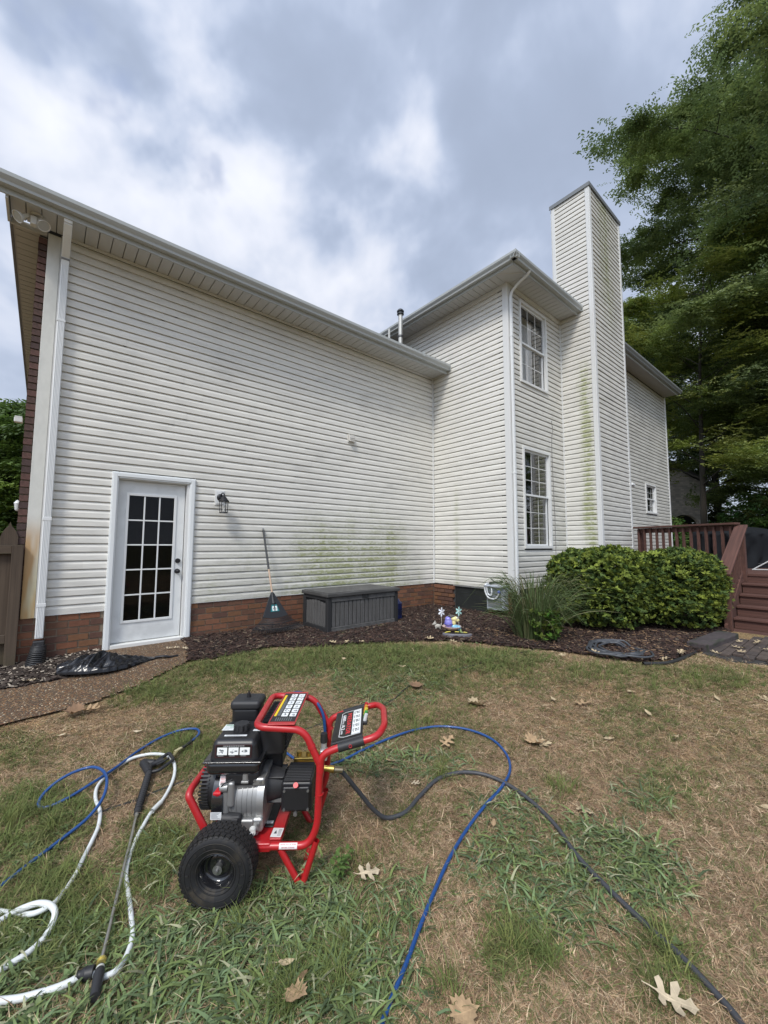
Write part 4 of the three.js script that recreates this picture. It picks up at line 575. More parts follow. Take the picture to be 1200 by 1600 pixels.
// ------------------------------------------------------------------ deck with rail and stairs
const deckTex = (s) => new THREE.MeshStandardMaterial({ roughness: .78, map: colorTex(128, 128, (u, v) => { const n = fbm(u * 3 + s, v * 22 + s, 4), m = fbm(u * 5, v * 5 + s, 3), k = .50 + .75 * n + .45 * (m - .5); return [.112 * k, .050 * k, .037 * k]; }) });
const dk = [1, 4, 8].map(deckTex), skirtM = dk[1];
{ const t = thing('deck', 'brown painted timber deck with baluster rail and five steps', 'deck', [0, 0, 0]), DY = .81;
  const A = [9.55, -1.47], B = [10.27, -3.30], dx = B[0] - A[0], dz = B[1] - A[1], LL = Math.hypot(dx, dz), ang = Math.atan2(-dz, dx);
  const along = (s) => [A[0] + dx * s / LL, A[1] + dz * s / LL];
  const rail = grp('railing', t); rail.position.set(A[0], DY, A[1]); rail.rotation.y = ang;   // local +x runs from the stairs to the chimney
  mesh('top_rail', rbox(-.02, LL + .05, .87, .908, -.075, .075, .006), dk[0], rail); mesh('rail_board', rbox(.0, LL, .765, .865, .016, .050, .004), dk[1], rail); mesh('bottom_rail', rbox(0, LL, .07, .155, .016, .050, .004), dk[1], rail);
  for (let i = 0; i < 14; i++) mesh('baluster', rbox(.09 + i * .141 - .02, .09 + i * .141 + .02, -.12, .845, -.026, .014, .003, 1), dk[i % 3], rail);
  mesh('post', rbox(LL - .06, LL + .03, -.1, .865, .052, .145, .005), dk[0], rail); mesh('post', rbox(-.05, .04, -.85, .865, .052, .14, .005), dk[1], rail);
  const ds = 14; for (let i = 0; i < 16; i++) { const x = 9.6 + i * .142; const z0 = x < 10.3 ? -1.50 - (x - 9.6) * 2.4 : -4.05; mesh('deck_board', rbox(x, x + .137, DY - .038, DY, Math.max(-4.05, z0), 2.0, .004, 1), dk[i % 3], t); }
  mesh('deck_board', rbox(9.52, 9.598, DY - .0385, DY + .001, -1.49, 2.0, .004), dk[2], t); { const o = mesh('deck_boards_behind', merge([...Array(30)].map((_, i) => box(11.88 + i * .142, 12.017 + i * .142, DY - .038, DY, -4.05, 2.0))), dk[1], t); o.userData.kind = 'stuff'; }
  // skirt boards below the rail, framing
  for (let i = 0; i < 14; i++) { const m = mesh('skirt_board', rbox(i * .141 + .004, (i + 1) * .141 - .002, -1.0, -.13, .0, .02, .003, 1), dk[i % 3], rail); }
  mesh('rim_joist', rbox(0, LL, -.20, -.045, -.03, -.002, .004), dk[0], rail);
  const RISE = .163, RUN = .28;
  for (let i = 0; i < 5; i++) { const nx = 8.40 - RUN + i * RUN, y = .0 + i * RISE - .03; mesh('riser', rbox(nx + .03, nx + .052, y - (i ? RISE - .035 : .12), y - .0, -1.40, 1.5, .003), dk[(i + 1) % 3], t); mesh('tread', merge([rbox(nx, nx + .142, y + .001, y + .036, -1.405, 1.5, .006), rbox(nx + .148, nx + .29, y + .001, y + .036, -1.405, 1.5, .006)]), dk[i % 3], t); }
  mesh('riser', rbox(9.535, 9.555, .64, .77, -1.40, 1.5, .003), dk[0], t);
  const str = new THREE.Shape([[8.02, -.15], [8.02, .10], [9.56, .90], [9.56, .4], [8.62, -.15]].map(([x, y]) => new THREE.Vector2(x, y))); mesh('stringer', new THREE.ExtrudeGeometry(str, { depth: .04, bevelEnabled: false }).translate(0, 0, -1.452), dk[1], t);
  mesh('post', rbox(8.06, 8.155, -.15, .88, -1.46, -1.365, .005), dk[1], t); mesh('post', rbox(9.47, 9.565, .3, 1.62, -1.46, -1.365, .005), dk[0], t);
  const hl = Math.hypot(1.60, .76), ha = Math.atan2(.76, 1.60); mesh('handrail', rbox(-.10, hl, 0, .038, -.10, .075, .006).rotateZ(ha).translate(8.02, .885, -1.40), dk[0], t); mesh('handrail_board', rbox(.02, hl - .05, -.125, -.006, -.02, .018, .004).rotateZ(ha).translate(8.05, .885, -1.41), dk[1], t);
  for (let i = 0; i < 9; i++) { const x = 8.28 + i * .135, y0 = .10 + (x - 8.02) * .50 + .05; mesh('baluster', rbox(x - .018, x + .018, y0, y0 + .72, -1.452, -1.418, .003, 1), dk[i % 3], t); }
  for (let i = 0; i < 6; i++) { const x = 8.62 + i * .15; mesh('skirt_board', rbox(x + .002, x + .147, -.2, .10 + (x - 8.02) * .51 - .12, -1.455, -1.437, .003, 1), dk[(i + 1) % 3], t); } }
// things standing on the deck
{ const t = thing('covered_grill', 'large grill under a black fabric cover on the deck', 'grill cover', [12.45, .81, -1.95], -.35);
  const n = 96, m = 30, P = [], I = [], U = []; const q = 1.0; for (let j = 0; j <= m; j++) for (let i = 0; i <= n; i++) { const a = i / n * 6.2832, v = j / m, ca = Math.cos(a), sa = Math.sin(a), sq = Math.pow(Math.pow(Math.abs(ca), 5) + Math.pow(Math.abs(sa), 5), -.2); const y = v < .55 ? lerp(.0, .74, v / .55) : .74 + .20 * Math.sin((v - .55) / .45 * 1.571), k = v < .55 ? 1 - .02 * v : Math.cos((v - .55) / .45 * 1.571) * .99 + .001, fold = 1 + (v < .55 ? .09 * (1 - v * .8) * Math.sin(a * 13 + 5 * fbm(a * 2, v * 3, 2)) : 0) + .10 * (fbm(a * 5, v * 6, 3) - .5); P.push(ca * sq * .95 * k * fold, y + .02 * (fbm(a * 4, v * 4 + 9, 3) - .5), sa * sq * .52 * k * fold); U.push(i / n * 4, v); if (i < n && j < m) { const b = j * (n + 1) + i; I.push(b, b + n + 1, b + 1, b + 1, b + n + 1, b + n + 2); } }
  const g = new THREE.BufferGeometry(); g.setAttribute('position', new THREE.Float32BufferAttribute(P, 3)); g.setAttribute('uv', new THREE.Float32BufferAttribute(U, 2)); g.setIndex(I); g.computeVertexNormals(); mesh('cover', g, new THREE.MeshPhysicalMaterial({ color: new THREE.Color().setRGB(.010, .011, .013), roughness: .8, specularIntensity: .35 }), t); mesh('hem_strap', tubeOn(spline([...Array(13)].map((_, i) => { const a = i / 12 * 6.2832; return V(Math.cos(a) * .97, .10, Math.sin(a) * .54); })), .008, 80, 6), mat(.04, .04, .045, .7), t); }
{ const t = thing('folding_chair', 'black chair standing on the deck at the right edge', 'chair', [11.05, .81, -.62], .6), fr = mat(.014, .014, .016, .45);
  for (const s of [-1, 1]) { mesh('leg', bar([V(s * .26, 0, .26), V(s * .26, .42, .20), V(s * .27, .62, .19)], .014, .05, 30, 8), fr, t); mesh('leg', bar([V(s * .25, 0, -.30), V(s * .25, .42, -.20), V(s * .24, .95, -.34)], .014, .05, 30, 8), fr, t); mesh('armrest', rbox(s * .27 - .03, s * .27 + .03, .62, .645, -.25, .22, .01), fr, t); }
  mesh('seat', rbox(-.25, .25, .40, .43, -.22, .24, .014), mat(.02, .02, .022, .8), t); mesh('backrest', rbox(-.24, .24, .0, .50, -.012, .012, .01).rotateX(-.25).translate(0, .45, -.22), mat(.02, .02, .022, .8), t); }
{ const t = thing('white_bucket', 'white plastic bucket on the deck beside the black chair', 'bucket', [11.25, .81, -1.02]); mesh('bucket_body', new THREE.LatheGeometry([[0, 0], [.115, 0], [.145, .36], [.152, .36], [.152, .38], [.142, .38], [.11, .02], [0, .02]].map(([x, y]) => new THREE.Vector2(x, y)), 28), mat(.62, .61, .58, .5), t); mesh('bail', tubeOn(spline([V(-.15, .34, 0), V(-.13, .26, .10), V(0, .22, .15), V(.13, .26, .10), V(.15, .34, 0)]), .004, 30, 6), mat(.4, .4, .4, .4, .7), t); }
{ const t = thing('leaning_pole', 'white metal pole with a foot bar leaning in front of the black grill cover', 'pole', [11.05, .81, -1.48]); mesh('pole', cyl(.013, .013, V(0, .02, 0), V(.52, .80, 1.05), 10), mat(.42, .42, .41, .4), t); mesh('foot_bar', cyl(.013, .013, V(-.04, .014, -.02), V(.10, .014, .38), 10), mat(.42, .42, .41, .4), t); }
{ const t = thing('propane_tank', 'pale domed gas cylinder behind the deck balusters', 'gas cylinder', [10.72, .81, -3.35]); mesh('tank', new THREE.LatheGeometry([[0, .02], [.11, .02], [.15, .06], [.155, .28], [.12, .36], [.05, .39], [0, .39]].map(([x, y]) => new THREE.Vector2(x, y)), 30), mat(.45, .46, .45, .4), t); mesh('collar', cyl(.085, .085, V(0, .385, 0), V(0, .47, 0), 24, true), mat(.5, .5, .5, .4), t); mesh('valve', merge([cyl(.018, .018, V(0, .385, 0), V(0, .45, 0), 10), cyl(.03, .03, V(0, .45, 0), V(0, .465, 0), 12)]), mat(.35, .28, .12, .4, .8), t); }

// ------------------------------------------------------------------ edging stone, paving, coiled hose
{ const t = thing('edging_block', 'long mossy concrete block beside the foot of the deck steps', 'block', [6.86, 0, -1.36], -.09);
  mesh('block_body', rbox(-.58, .56, -.10, .10, -.12, .12, .02), new THREE.MeshStandardMaterial({ roughness: .95, map: colorTex(256, 128, (u, v) => { const n = fbm(u * 12, v * 6, 5), m = smooth(.4, .65, fbm(u * 5, v * 3 + 3, 3)); return [lerp(.062, .04, m) * (.6 + .8 * n), lerp(.05, .042, m) * (.6 + .8 * n), lerp(.05, .03, m) * (.6 + .8 * n)]; }) }), t); }
{ const base = struct('brick_walkway', sheet(PAVE, .006, .05), mat(.035, .032, .03, 1)), pm = [0, 1, 2].map(i => new THREE.MeshStandardMaterial({ roughness: .92, map: colorTex(64, 64, (u, v) => { const n = fbm(u * 9 + i, v * 9, 4), k = .6 + .8 * n; return [[.075, .062, .085][i] * k, [.055, .048, .064][i] * k, [.045, .042, .053][i] * k]; }) })), pg = [0, 1, 2].map(i => rbox(-.098 + i * .001, .098, -.03, 0, -.048, .048 - i * .001, .006, 1));
  let c = 0; for (let i = 0; i < 16; i++) for (let j = 0; j < 22; j++) { const x = 6.3 + i * .205 + (j % 2) * .10, z = -1.55 + j * .103; if (!inPave(x, z) || (x > 7.95) || c > 240) continue; c++; const m = new THREE.Mesh(pg[c % 3], pm[(c * 7) % 3]); m.name = 'paving_brick'; m.position.set(x, groundY(x, z) + .035 + (hash2(i, j) - .5) * .006, z); m.rotation.y = (hash2(j, i) - .5) * .03; m.castShadow = m.receiveShadow = true; base.add(m); } }
function grown(pts, r, lift, seg = 240, rad = 10, smoothGround = groundY) {   // a hose lying along points of the photograph
  return tubeOn(spline(pts.map(([x, y, h = 0]) => { const p = at(x, y, h + r * .8 + lift, smoothGround); return p; })), r, seg, rad);
}
{ const c = at(967, 1022), t = thing('coiled_hose', 'grey garden hose coiled on the edge of the mulch bed', 'garden hose', [c.x, c.y, c.z]); const P = []; const q = rng(4); for (let i = 0; i <= 90; i++) { const a = i / 90 * 6.283 * 6, k = .25 + .06 * Math.sin(i * .37) + .05 * (q() - .5); P.push(V(Math.cos(a) * k * 1.15 + .05 * Math.sin(i * .13), .03 + .012 * (i % 15) / 3 + q() * .012, Math.sin(a) * k + .05 * Math.cos(i * .11))); } P.push(V(.5, .03, .32), V(.65, .025, .2));
  mesh('hose', tubeOn(spline(P), .0125, 700, 8), mat(.060, .064, .072, .45), t); mesh('coupling', cyl(.018, .018, V(.62, .03, .22), V(.68, .026, .17), 12), mat(.4, .31, .13, .35, .9), t); }
{ const t = thing('edging_strip', 'black plastic edging strip curving along the mulch bed', 'garden edging'); const P = [[1005, 1037], [1040, 1036], [1065, 1029], [1085, 1019], [1096, 1012]].map(([x, y]) => at(x, y, .02)); mesh('strip', tubeOn(spline(P), .02, 40, 8), mat(.02, .02, .02, .6), t); }

// ------------------------------------------------------------------ neighbours' houses behind
{ const t = thing('far_brick_house', 'pale brick house with an arched opening seen between the trees', 'house', [31.2, 0, -7.4], -.80);
  const bt = new THREE.MeshStandardMaterial({ roughness: .95, map: colorTex(512, 512, (u, v) => { const r = Math.floor(v * 40), x = u * 20 + (r % 2) * .5, c = Math.floor(x), e = (v * 40) % 1 < .14 || (x % 1) < .06, k = .7 + .5 * hash2(c % 20, r); return e ? [.40, .38, .35] : [.52 * k, .46 * k, .41 * k]; }) }); bt.map.repeat.set(.23, .23);
  const s = new THREE.Shape(); s.moveTo(-6, -1); s.lineTo(-1.0, -1); s.lineTo(-1.0, 2.3); s.absarc(-.05, 2.3, .95, Math.PI, 0, true); s.lineTo(.9, -1); s.lineTo(1.25, -1); s.lineTo(1.25, 5.2); s.lineTo(-2.4, 7.4); s.lineTo(-6, 5.2); s.closePath();
  mesh('wall', new THREE.ExtrudeGeometry(s, { depth: .3, bevelEnabled: false }), bt, t); mesh('recess', box(-1.4, 1.1, -1, 4.3, -1.2, -1.0), mat(.02, .02, .02, .9), t); mesh('roof', merge([box(-4.6, .1, 0, .15, -6, .6).rotateZ(.55).translate(-2.45, 7.45, 0), box(-.1, 4.6, 0, .15, -6, .6).rotateZ(-.55).translate(-2.35, 7.45, 0)]), shingleMat, t); mesh('corner_trim', box(1.13, 1.27, -1, 5.1, .302, .36), trimMat, t); }
{ const t = thing('far_shed', 'distant low building with a pale roof edge among the trees', 'building', [37, 0, -3.5], -.87); mesh('wall', box(-4, 4, -.5, 2.7, -3, 0), mat(.12, .11, .10, .9), t); mesh('roof', box(-4.4, 4.4, 2.72, 2.9, -3.4, .4), mat(.12, .12, .12, .9), t); mesh('roof_edge', box(-4.4, 4.4, 2.74, 2.92, .41, .46), mat(.6, .6, .58, .6), t); }
// ------------------------------------------------------------------ plants
const leafMat = (r, g, b, tr = .35) => new THREE.MeshPhysicalMaterial({ color: new THREE.Color().setRGB(r, g, b), roughness: .75, transmission: tr, thickness: 0, side: THREE.DoubleSide, specularIntensity: .4 });
function leafGeo(l, w, fold = .25, droop = .2) {   // pointed oval leaf along +x, 6 triangles
  const p = [[0, 0, 0], [l * .35, fold * w * .3, w * .5], [l * .35, -.0, 0], [l * .35, fold * w * .3, -w * .5], [l * .72, fold * w * .2 - droop * l * .2, w * .33], [l * .72, -droop * l * .25, 0], [l * .72, fold * w * .2 - droop * l * .2, -w * .33], [l, -droop * l * .6, 0]];
  const I = [0, 1, 2, 0, 2, 3, 1, 4, 5, 1, 5, 2, 2, 5, 6, 2, 6, 3, 4, 7, 5, 5, 7, 6];
  const g = new THREE.BufferGeometry(); g.setAttribute('position', new THREE.Float32BufferAttribute(p.flat(), 3)); g.setAttribute('uv', new THREE.Float32BufferAttribute(p.flatMap(([x, , z]) => [x / l, z / w + .5]), 2)); g.setIndex(I); const h = g.toNonIndexed(); h.computeVertexNormals(); return h;
}
function sprig(n, l, w, q, spread, flat = 0, len = 0) {   // n leaves round a short stem (len > 0: along a twig)
  const L = []; for (let i = 0; i < n; i++) { const g = leafGeo(l * (.7 + q() * .6), w * (.75 + q() * .5), .3, .3 * q()); const a = i * 2.4 + q() * .6, e = flat ? (q() - .5) * .6 : .15 + q() * spread; g.rotateX((q() - .5) * 1.2); g.rotateZ(e); g.rotateY(flat ? (i % 2 ? 1 : -1) * (.55 + q() * .7) : a); if (len) g.translate(len * (i / n) - len / 2, (q() - .5) * .05 * len, (q() - .5) * .12 * len); else g.translate(0, q() * l * .3, 0); L.push(g); } return mergeGeometries(L);
}
const M4 = new THREE.Matrix4(), Q4 = new THREE.Quaternion(), E4 = new THREE.Euler(), S4 = new THREE.Vector3(), P4 = new THREE.Vector3(), C4 = new THREE.Color();
function inst(name, geo, m, list, parent) {   // list of [x, y, z, rx, ry, rz, scale, r, g, b]
  const o = new THREE.InstancedMesh(geo, m, list.length); o.name = name; o.userData.kind = 'stuff'; o.castShadow = o.receiveShadow = true;
  list.forEach((e, i) => { E4.set(e[3], e[4], e[5], 'YXZ'); M4.compose(P4.set(e[0], e[1], e[2]), Q4.setFromEuler(E4), S4.setScalar(e[6])); o.setMatrixAt(i, M4); o.setColorAt(i, C4.setRGB(e[7], e[8], e[9])); });
  parent.add(o); return o;
}
// clipped shrubs by the deck
function shrub(label, cx, cz, rx, ry, rz, seed, n) {
  const t = thing('shrub', label, 'bush', [cx, 0, cz], 0), q = rng(seed), geos = [sprig(8, .050, .026, q, .9), sprig(9, .046, .024, q, .7)], lists = [[], []];
  for (let i = 0; i < n; i++) {
    const u = q() * 2 - 1, a = q() * 6.283, s = Math.sqrt(1 - u * u), dx = s * Math.cos(a), dy = u, dz = s * Math.sin(a);
    const sq = Math.pow(Math.pow(Math.abs(dx), 3.2) + Math.pow(Math.abs(dy), 3.2) + Math.pow(Math.abs(dz), 3.2), -1 / 3.2), lump = .90 + .22 * fbm(dx * 2.6 + seed, dy * 2.6 + dz * 2.6, 3), k = (q() < .62 ? .93 + q() * .10 : Math.pow(q(), .5) * .93) * lump;
    const x = dx * rx * sq * k, y = ry * .98 + dy * ry * sq * k, z = dz * rz * sq * k; if (y < .10 || (y < .35 && q() < .5)) continue;
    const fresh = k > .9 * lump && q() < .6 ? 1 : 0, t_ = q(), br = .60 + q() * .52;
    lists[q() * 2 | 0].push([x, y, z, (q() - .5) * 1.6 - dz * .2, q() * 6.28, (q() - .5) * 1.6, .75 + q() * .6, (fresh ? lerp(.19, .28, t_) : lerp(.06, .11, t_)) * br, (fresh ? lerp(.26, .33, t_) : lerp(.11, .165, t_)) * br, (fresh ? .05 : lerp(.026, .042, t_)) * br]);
  }
  geos.forEach((g, i) => inst('foliage', g, leafMat(1, 1, 1, .3), lists[i], t));
  const st = []; for (let i = 0; i < 16; i++) { const a = q() * 6.28, r = .3 + q() * .5; st.push(cyl(.016, .006, V(Math.cos(a) * .12, -.05, Math.sin(a) * .12), V(Math.cos(a) * rx * r, ry * (.8 + q() * .7), Math.sin(a) * rz * r), 6)); } mesh('stem', merge(st), mat(.045, .034, .025, .95), t);
}
shrub('clipped green shrub nearest the house corner, left of the pair by the deck', 6.95, -2.78, .82, .615, .66, 11, 8200);
shrub('clipped green shrub in front of the deck rail, right of the pair', 7.95, -2.02, .86, .60, .62, 23, 8200);
{ // fountain of ornamental grass
  const p = at(838, 1000), t = thing('ornamental_grass', 'tall clump of arching ornamental grass at the house corner', 'grass clump', [p.x, 0, p.z]), q = rng(31), by = [[], []];
  for (let i = 0; i < 760; i++) { const a = q() * 6.283, r0 = Math.sqrt(q()) * .27, tilt = .10 + r0 * .55 * q(), h = .36 + q() * .62, out = (.08 + q() * .45) * (q() < .8 ? .75 : 1.4), w = .0042 + q() * .0035, n = 7, P = [], I = [], U = [], x0 = Math.cos(a) * r0, z0 = Math.sin(a) * r0, b = a + (q() - .5) * .9, fall = q() < .45 ? q() * .7 : .1, vt = q() < .5 ? .7 : -.7;
    for (let k = 0; k <= n; k++) { const s = k / n, y = h * (Math.sin(s * 1.571 * (1 + .55 * fall)) - fall * s * s * s * .5), d = out * s * s + tilt * s, ww = w * (1 - s * s * .9), px = x0 + Math.cos(b) * d, pz = z0 + Math.sin(b) * d; P.push(px - Math.sin(b) * ww * .75, y - vt * ww, pz + Math.cos(b) * ww * .75, px + Math.sin(b) * ww * .75, y + vt * ww, pz - Math.cos(b) * ww * .75); U.push(0, s, 1, s); if (k < n) I.push(2 * k, 2 * k + 1, 2 * k + 2, 2 * k + 1, 2 * k + 3, 2 * k + 2); }
    const g = new THREE.BufferGeometry(); g.setAttribute('position', new THREE.Float32BufferAttribute(P, 3)); g.setAttribute('uv', new THREE.Float32BufferAttribute(U, 2)); g.setIndex(I); g.computeVertexNormals(); by[q() < .82 ? 0 : 1].push(g.toNonIndexed()); }
  by.forEach((L, i) => { const m = mesh('blades', mergeGeometries(L), i ? leafMat(.21, .20, .10, .3) : leafMat(.10, .14, .05, .3), t); m.userData.kind = 'stuff'; });
  mesh('thatch', new THREE.ConeGeometry(.24, .2, 18, 1).translate(0, .05, 0), mat(.09, .075, .04, 1), t);
  const t2 = thing('young_shrub', 'small leafy green shrub growing through the ornamental grass', 'shrub', [p.x - .15, 0, p.z + .22]), L = []; for (let i = 0; i < 170; i++) { const a = q() * 6.28, r = Math.sqrt(q()) * .2, y = .08 + q() * .36; L.push([Math.cos(a) * r, y, Math.sin(a) * r, (q() - .5) * 1.4, q() * 6.28, (q() - .5) * 1.4, .8 + q() * .5, .07 + q() * .05, .13 + q() * .06, .02]); } inst('foliage', sprig(7, .05, .026, q, .8), leafMat(1, 1, 1, .3), L, t2); mesh('stem', merge([0, 1, 2, 3].map(i => cyl(.006, .003, V(0, 0, 0), V(Math.cos(i * 1.6) * .1, .35, Math.sin(i * 1.6) * .1), 6))), mat(.05, .045, .03, .9), t2); }

// trees
function tree(name, label, o) {
  const t = thing(name, label, 'tree', [o.x, 0, o.z]), q = rng(o.seed), bark = new THREE.MeshStandardMaterial({ roughness: .95, color: new THREE.Color().setRGB(.042, .036, .030) });
  const limb = (pts, r0, r1, seg = 20, rad = 8) => { const c = spline(pts), P = [], I = [], U = [], N = c.computeFrenetFrames(seg); for (let i = 0; i <= seg; i++) { const u = i / seg, p = c.getPointAt(u), r = lerp(r0, r1, Math.pow(u, .8)); for (let j = 0; j <= rad; j++) { const a = j / rad * 6.2832; P.push(p.x + r * (Math.cos(a) * N.normals[i].x + Math.sin(a) * N.binormals[i].x), p.y + r * (Math.cos(a) * N.normals[i].y + Math.sin(a) * N.binormals[i].y), p.z + r * (Math.cos(a) * N.normals[i].z + Math.sin(a) * N.binormals[i].z)); U.push(j / rad, u); if (i < seg && j < rad) { const b = i * (rad + 1) + j; I.push(b, b + rad + 1, b + 1, b + 1, b + rad + 1, b + rad + 2); } } }
    const g = new THREE.BufferGeometry(); g.setAttribute('position', new THREE.Float32BufferAttribute(P, 3)); g.setAttribute('uv', new THREE.Float32BufferAttribute(U, 2)); g.setIndex(I); g.computeVertexNormals(); return g.toNonIndexed(); };
  const lean = o.lean ?? [0, 0], H = o.h, tr = []; for (let i = 0; i <= 6; i++) { const u = i / 6; tr.push(V(lean[0] * u * u + (q() - .5) * .3 * u, H * .92 * u - .3 * (i ? 0 : 1), lean[1] * u * u + (q() - .5) * .3 * u)); }
  const tc = spline(tr); mesh('trunk', limb(tr, o.r, o.r * .12, 30, 12), bark, t);
  const big = [], lists = o.green.map(() => []), pads = [];
  for (let i = 0; i < o.limbs; i++) {
    const u = lerp(o.low, .98, (i + .5 * q()) / o.limbs), p0 = tc.getPoint(u), a = i * 2.399 + q() * .8 + (o.turn ?? 0), prof = o.profile(u), Lh = o.rad * prof * (.75 + q() * .45), rise = Lh * lerp(.18, .75, u) * (.7 + q() * .6), p3 = V(p0.x + Math.cos(a) * Lh, p0.y + rise - o.droop * Lh, p0.z + Math.sin(a) * Lh), p1 = p0.clone().lerp(p3, .35).add(V((q() - .5) * .5, Lh * .12, (q() - .5) * .5)), p2 = p0.clone().lerp(p3, .7).add(V((q() - .5) * .7, Lh * .14, (q() - .5) * .7));
    const pts = [p0, p1, p2, p3], r0 = o.r * .24 * (1 - u * .6) * (.6 + .5 * prof); big.push(limb(pts, r0, .012, 14, 6)); const c = spline(pts);
    const ns = Math.max(3, Math.round(Lh * 1.5)); for (let k = 0; k < ns; k++) { const s = lerp(.28, 1, (k + q() * .7) / ns), b0 = c.getPoint(Math.min(1, s)), bb = a + (k % 2 ? 1 : -1) * (.4 + q() * .9), ll = (.7 + q() * 1.2) * (1.15 - s * .5) * o.sub, b2 = V(b0.x + Math.cos(bb) * ll, b0.y + (q() - .25) * .55 * ll - o.droop * ll * .5, b0.z + Math.sin(bb) * ll); big.push(limb([b0, b0.clone().lerp(b2, .5).add(V(0, .12 * ll, 0)), b2], r0 * .3, .006, 6, 4)); pads.push([b2, ll, bb], [b0.clone().lerp(b2, .55), ll * .8, bb]); }
    pads.push([p3, 1 * o.sub, a]);
  }
  mesh('limbs', mergeGeometries(big), bark, t);
  const per = Math.max(2, Math.round(o.sprays / pads.length));
  for (const [c, l, b] of pads) { const br = .72 + q() * .6, gi = q() * lists.length | 0; for (let k = 0; k < per; k++) { const g1 = () => (q() + q() + q() - 1.5) / 1.5, x = c.x + g1() * l * .95, z = c.z + g1() * l * .95, y = c.y + g1() * l * o.thick - .04 * l; const gl = q() < .8 ? gi : (q() * lists.length | 0), col = o.green[gl], v = br * (.75 + q() * .5); lists[gl].push([x, y, z, (q() - .5) * .9, b + (q() - .5) * 2.2 + 1.2, (q() - .5) * .8 - .15, .75 + q() * .6, col[0] * v, col[1] * v, col[2] * v]); } }
  const crown = grp('crown', t); lists.forEach((L, i) => { if (L.length) inst('foliage', sprig(o.leaves ?? 13, o.leaf, o.leaf * .48, rng(o.seed + i), .6, 1, o.leaf * 6), leafMat(1, 1, 1, .5), L, crown); });
  return t;
}
const oval = (u) => Math.sqrt(Math.max(.05, 1 - Math.pow((u - .52) / .54, 2)));
const G1 = [[.21, .275, .105], [.25, .31, .11], [.16, .22, .09]], G2 = [[.27, .33, .075], [.20, .265, .07], [.31, .345, .085]], G3 = [[.17, .235, .08], [.21, .27, .08]];
tree('large_tree', 'tallest spreading tree towering over the deck behind the chimney', { x: 25.6, z: 0.9, h: 26, r: .40, rad: 8.2, low: .20, limbs: 74, sub: 1.2, sprays: 46000, thick: .55, droop: .10, leaf: .125, seed: 3, profile: oval, green: G1 });
tree('layered_tree', 'yellow-green tree with drooping layered branches beside the far wall', { x: 22.6, z: -4.6, h: 14.5, r: .17, rad: 5.4, low: .27, limbs: 30, sub: .95, sprays: 11000, thick: .42, droop: .20, leaf: .105, seed: 8, profile: (u) => 1.1 - u * .75, green: G2, lean: [-.8, .8] });
tree('dark_tree', 'dark leafy tree with a leaning trunk behind the covered grill', { x: 26.5, z: -.2, h: 11.5, r: .22, rad: 5.6, low: .22, limbs: 28, sub: 1, sprays: 11000, thick: .44, droop: .22, leaf: .115, seed: 15, profile: (u) => 1.05 - u * .6, green: G3, lean: [-3.2, -1.6] });
tree('shade_tree', 'broad dark tree filling the gap behind the deck steps', { x: 24.5, z: 4.2, h: 16, r: .3, rad: 6.2, low: .16, limbs: 34, sub: 1.1, sprays: 11500, thick: .46, droop: .16, leaf: .125, seed: 21, profile: oval, green: G3 });
tree('back_tree', 'tall tree standing far behind the leaning trunk', { x: 39, z: -7, h: 19, r: .35, rad: 7.5, low: .10, limbs: 38, sub: 1.5, sprays: 12000, thick: .5, droop: .12, leaf: .2, seed: 28, profile: oval, green: [[.075, .115, .024], [.05, .08, .022]] });
tree('back_tree', 'tall dark tree at the far right behind the broad tree', { x: 38, z: 3, h: 20, r: .35, rad: 8, low: .08, limbs: 38, sub: 1.5, sprays: 12000, thick: .5, droop: .12, leaf: .2, seed: 34, profile: oval, green: G3 });
tree('back_tree', 'round tree beside the pale brick house, farthest back', { x: 40, z: -19, h: 17, r: .3, rad: 7, low: .08, limbs: 34, sub: 1.5, sprays: 11000, thick: .5, droop: .10, leaf: .2, seed: 41, profile: oval, green: G1 });
tree('bushy_tree', 'dense sunlit green tree beyond the fence at the left edge', { x: -1.7, z: -21.8, h: 6.0, r: .13, rad: 2.9, low: .08, limbs: 40, sub: .8, sprays: 20000, thick: .7, droop: .05, leaf: .14, seed: 50, profile: oval, green: [[.17, .27, .06], [.22, .31, .065], [.12, .20, .05]] });
tree('bushy_tree', 'darker green tree standing left of the sunlit one beyond the fence', { x: -5.2, z: -20.5, h: 5.0, r: .13, rad: 3.0, low: .08, limbs: 34, sub: .8, sprays: 14000, thick: .7, droop: .05, leaf: .14, seed: 57, profile: oval, green: [[.13, .21, .055], [.10, .17, .045]] });
function lowHedge(label, x, z, rx, ry, rz, seed, n) { const t = thing('hedge', label, 'hedge', [x, 0, z]), q = rng(seed), L = []; for (let i = 0; i < n; i++) { const u = q() * 2 - 1, a = q() * 6.283, s = Math.sqrt(1 - u * u), k = Math.pow(q(), .35) * (.85 + .3 * fbm(Math.cos(a) * 2 + seed, u * 2 + Math.sin(a) * 2, 3)); L.push([s * Math.cos(a) * rx * k, Math.max(.1, ry * .9 + u * ry * k), s * Math.sin(a) * rz * k, (q() - .5) * 1.5, q() * 6.28, (q() - .5) * 1.5, .8 + q() * .8, .06 + q() * .06, .11 + q() * .08, .034]); } inst('foliage', sprig(10, .13, .065, q, .6, 1, .5), leafMat(1, 1, 1, .3), L, t); mesh('stem', merge([...Array(6)].map((_, i) => cyl(.06, .02, V((i - 2.5) * rx * .28, -.2, 0), V((i - 2.5) * rx * .32, ry * 1.2, .2), 6))), mat(.04, .034, .028, .95), t); }
lowHedge('low dark hedge beyond the deck below the brick house', 21, -6.2, 3.2, 1.45, 1.5, 61, 2600);
lowHedge('low dark thicket beyond the deck behind the grill cover', 23.5, -1.0, 3.0, 2.1, 3.4, 67, 4600);
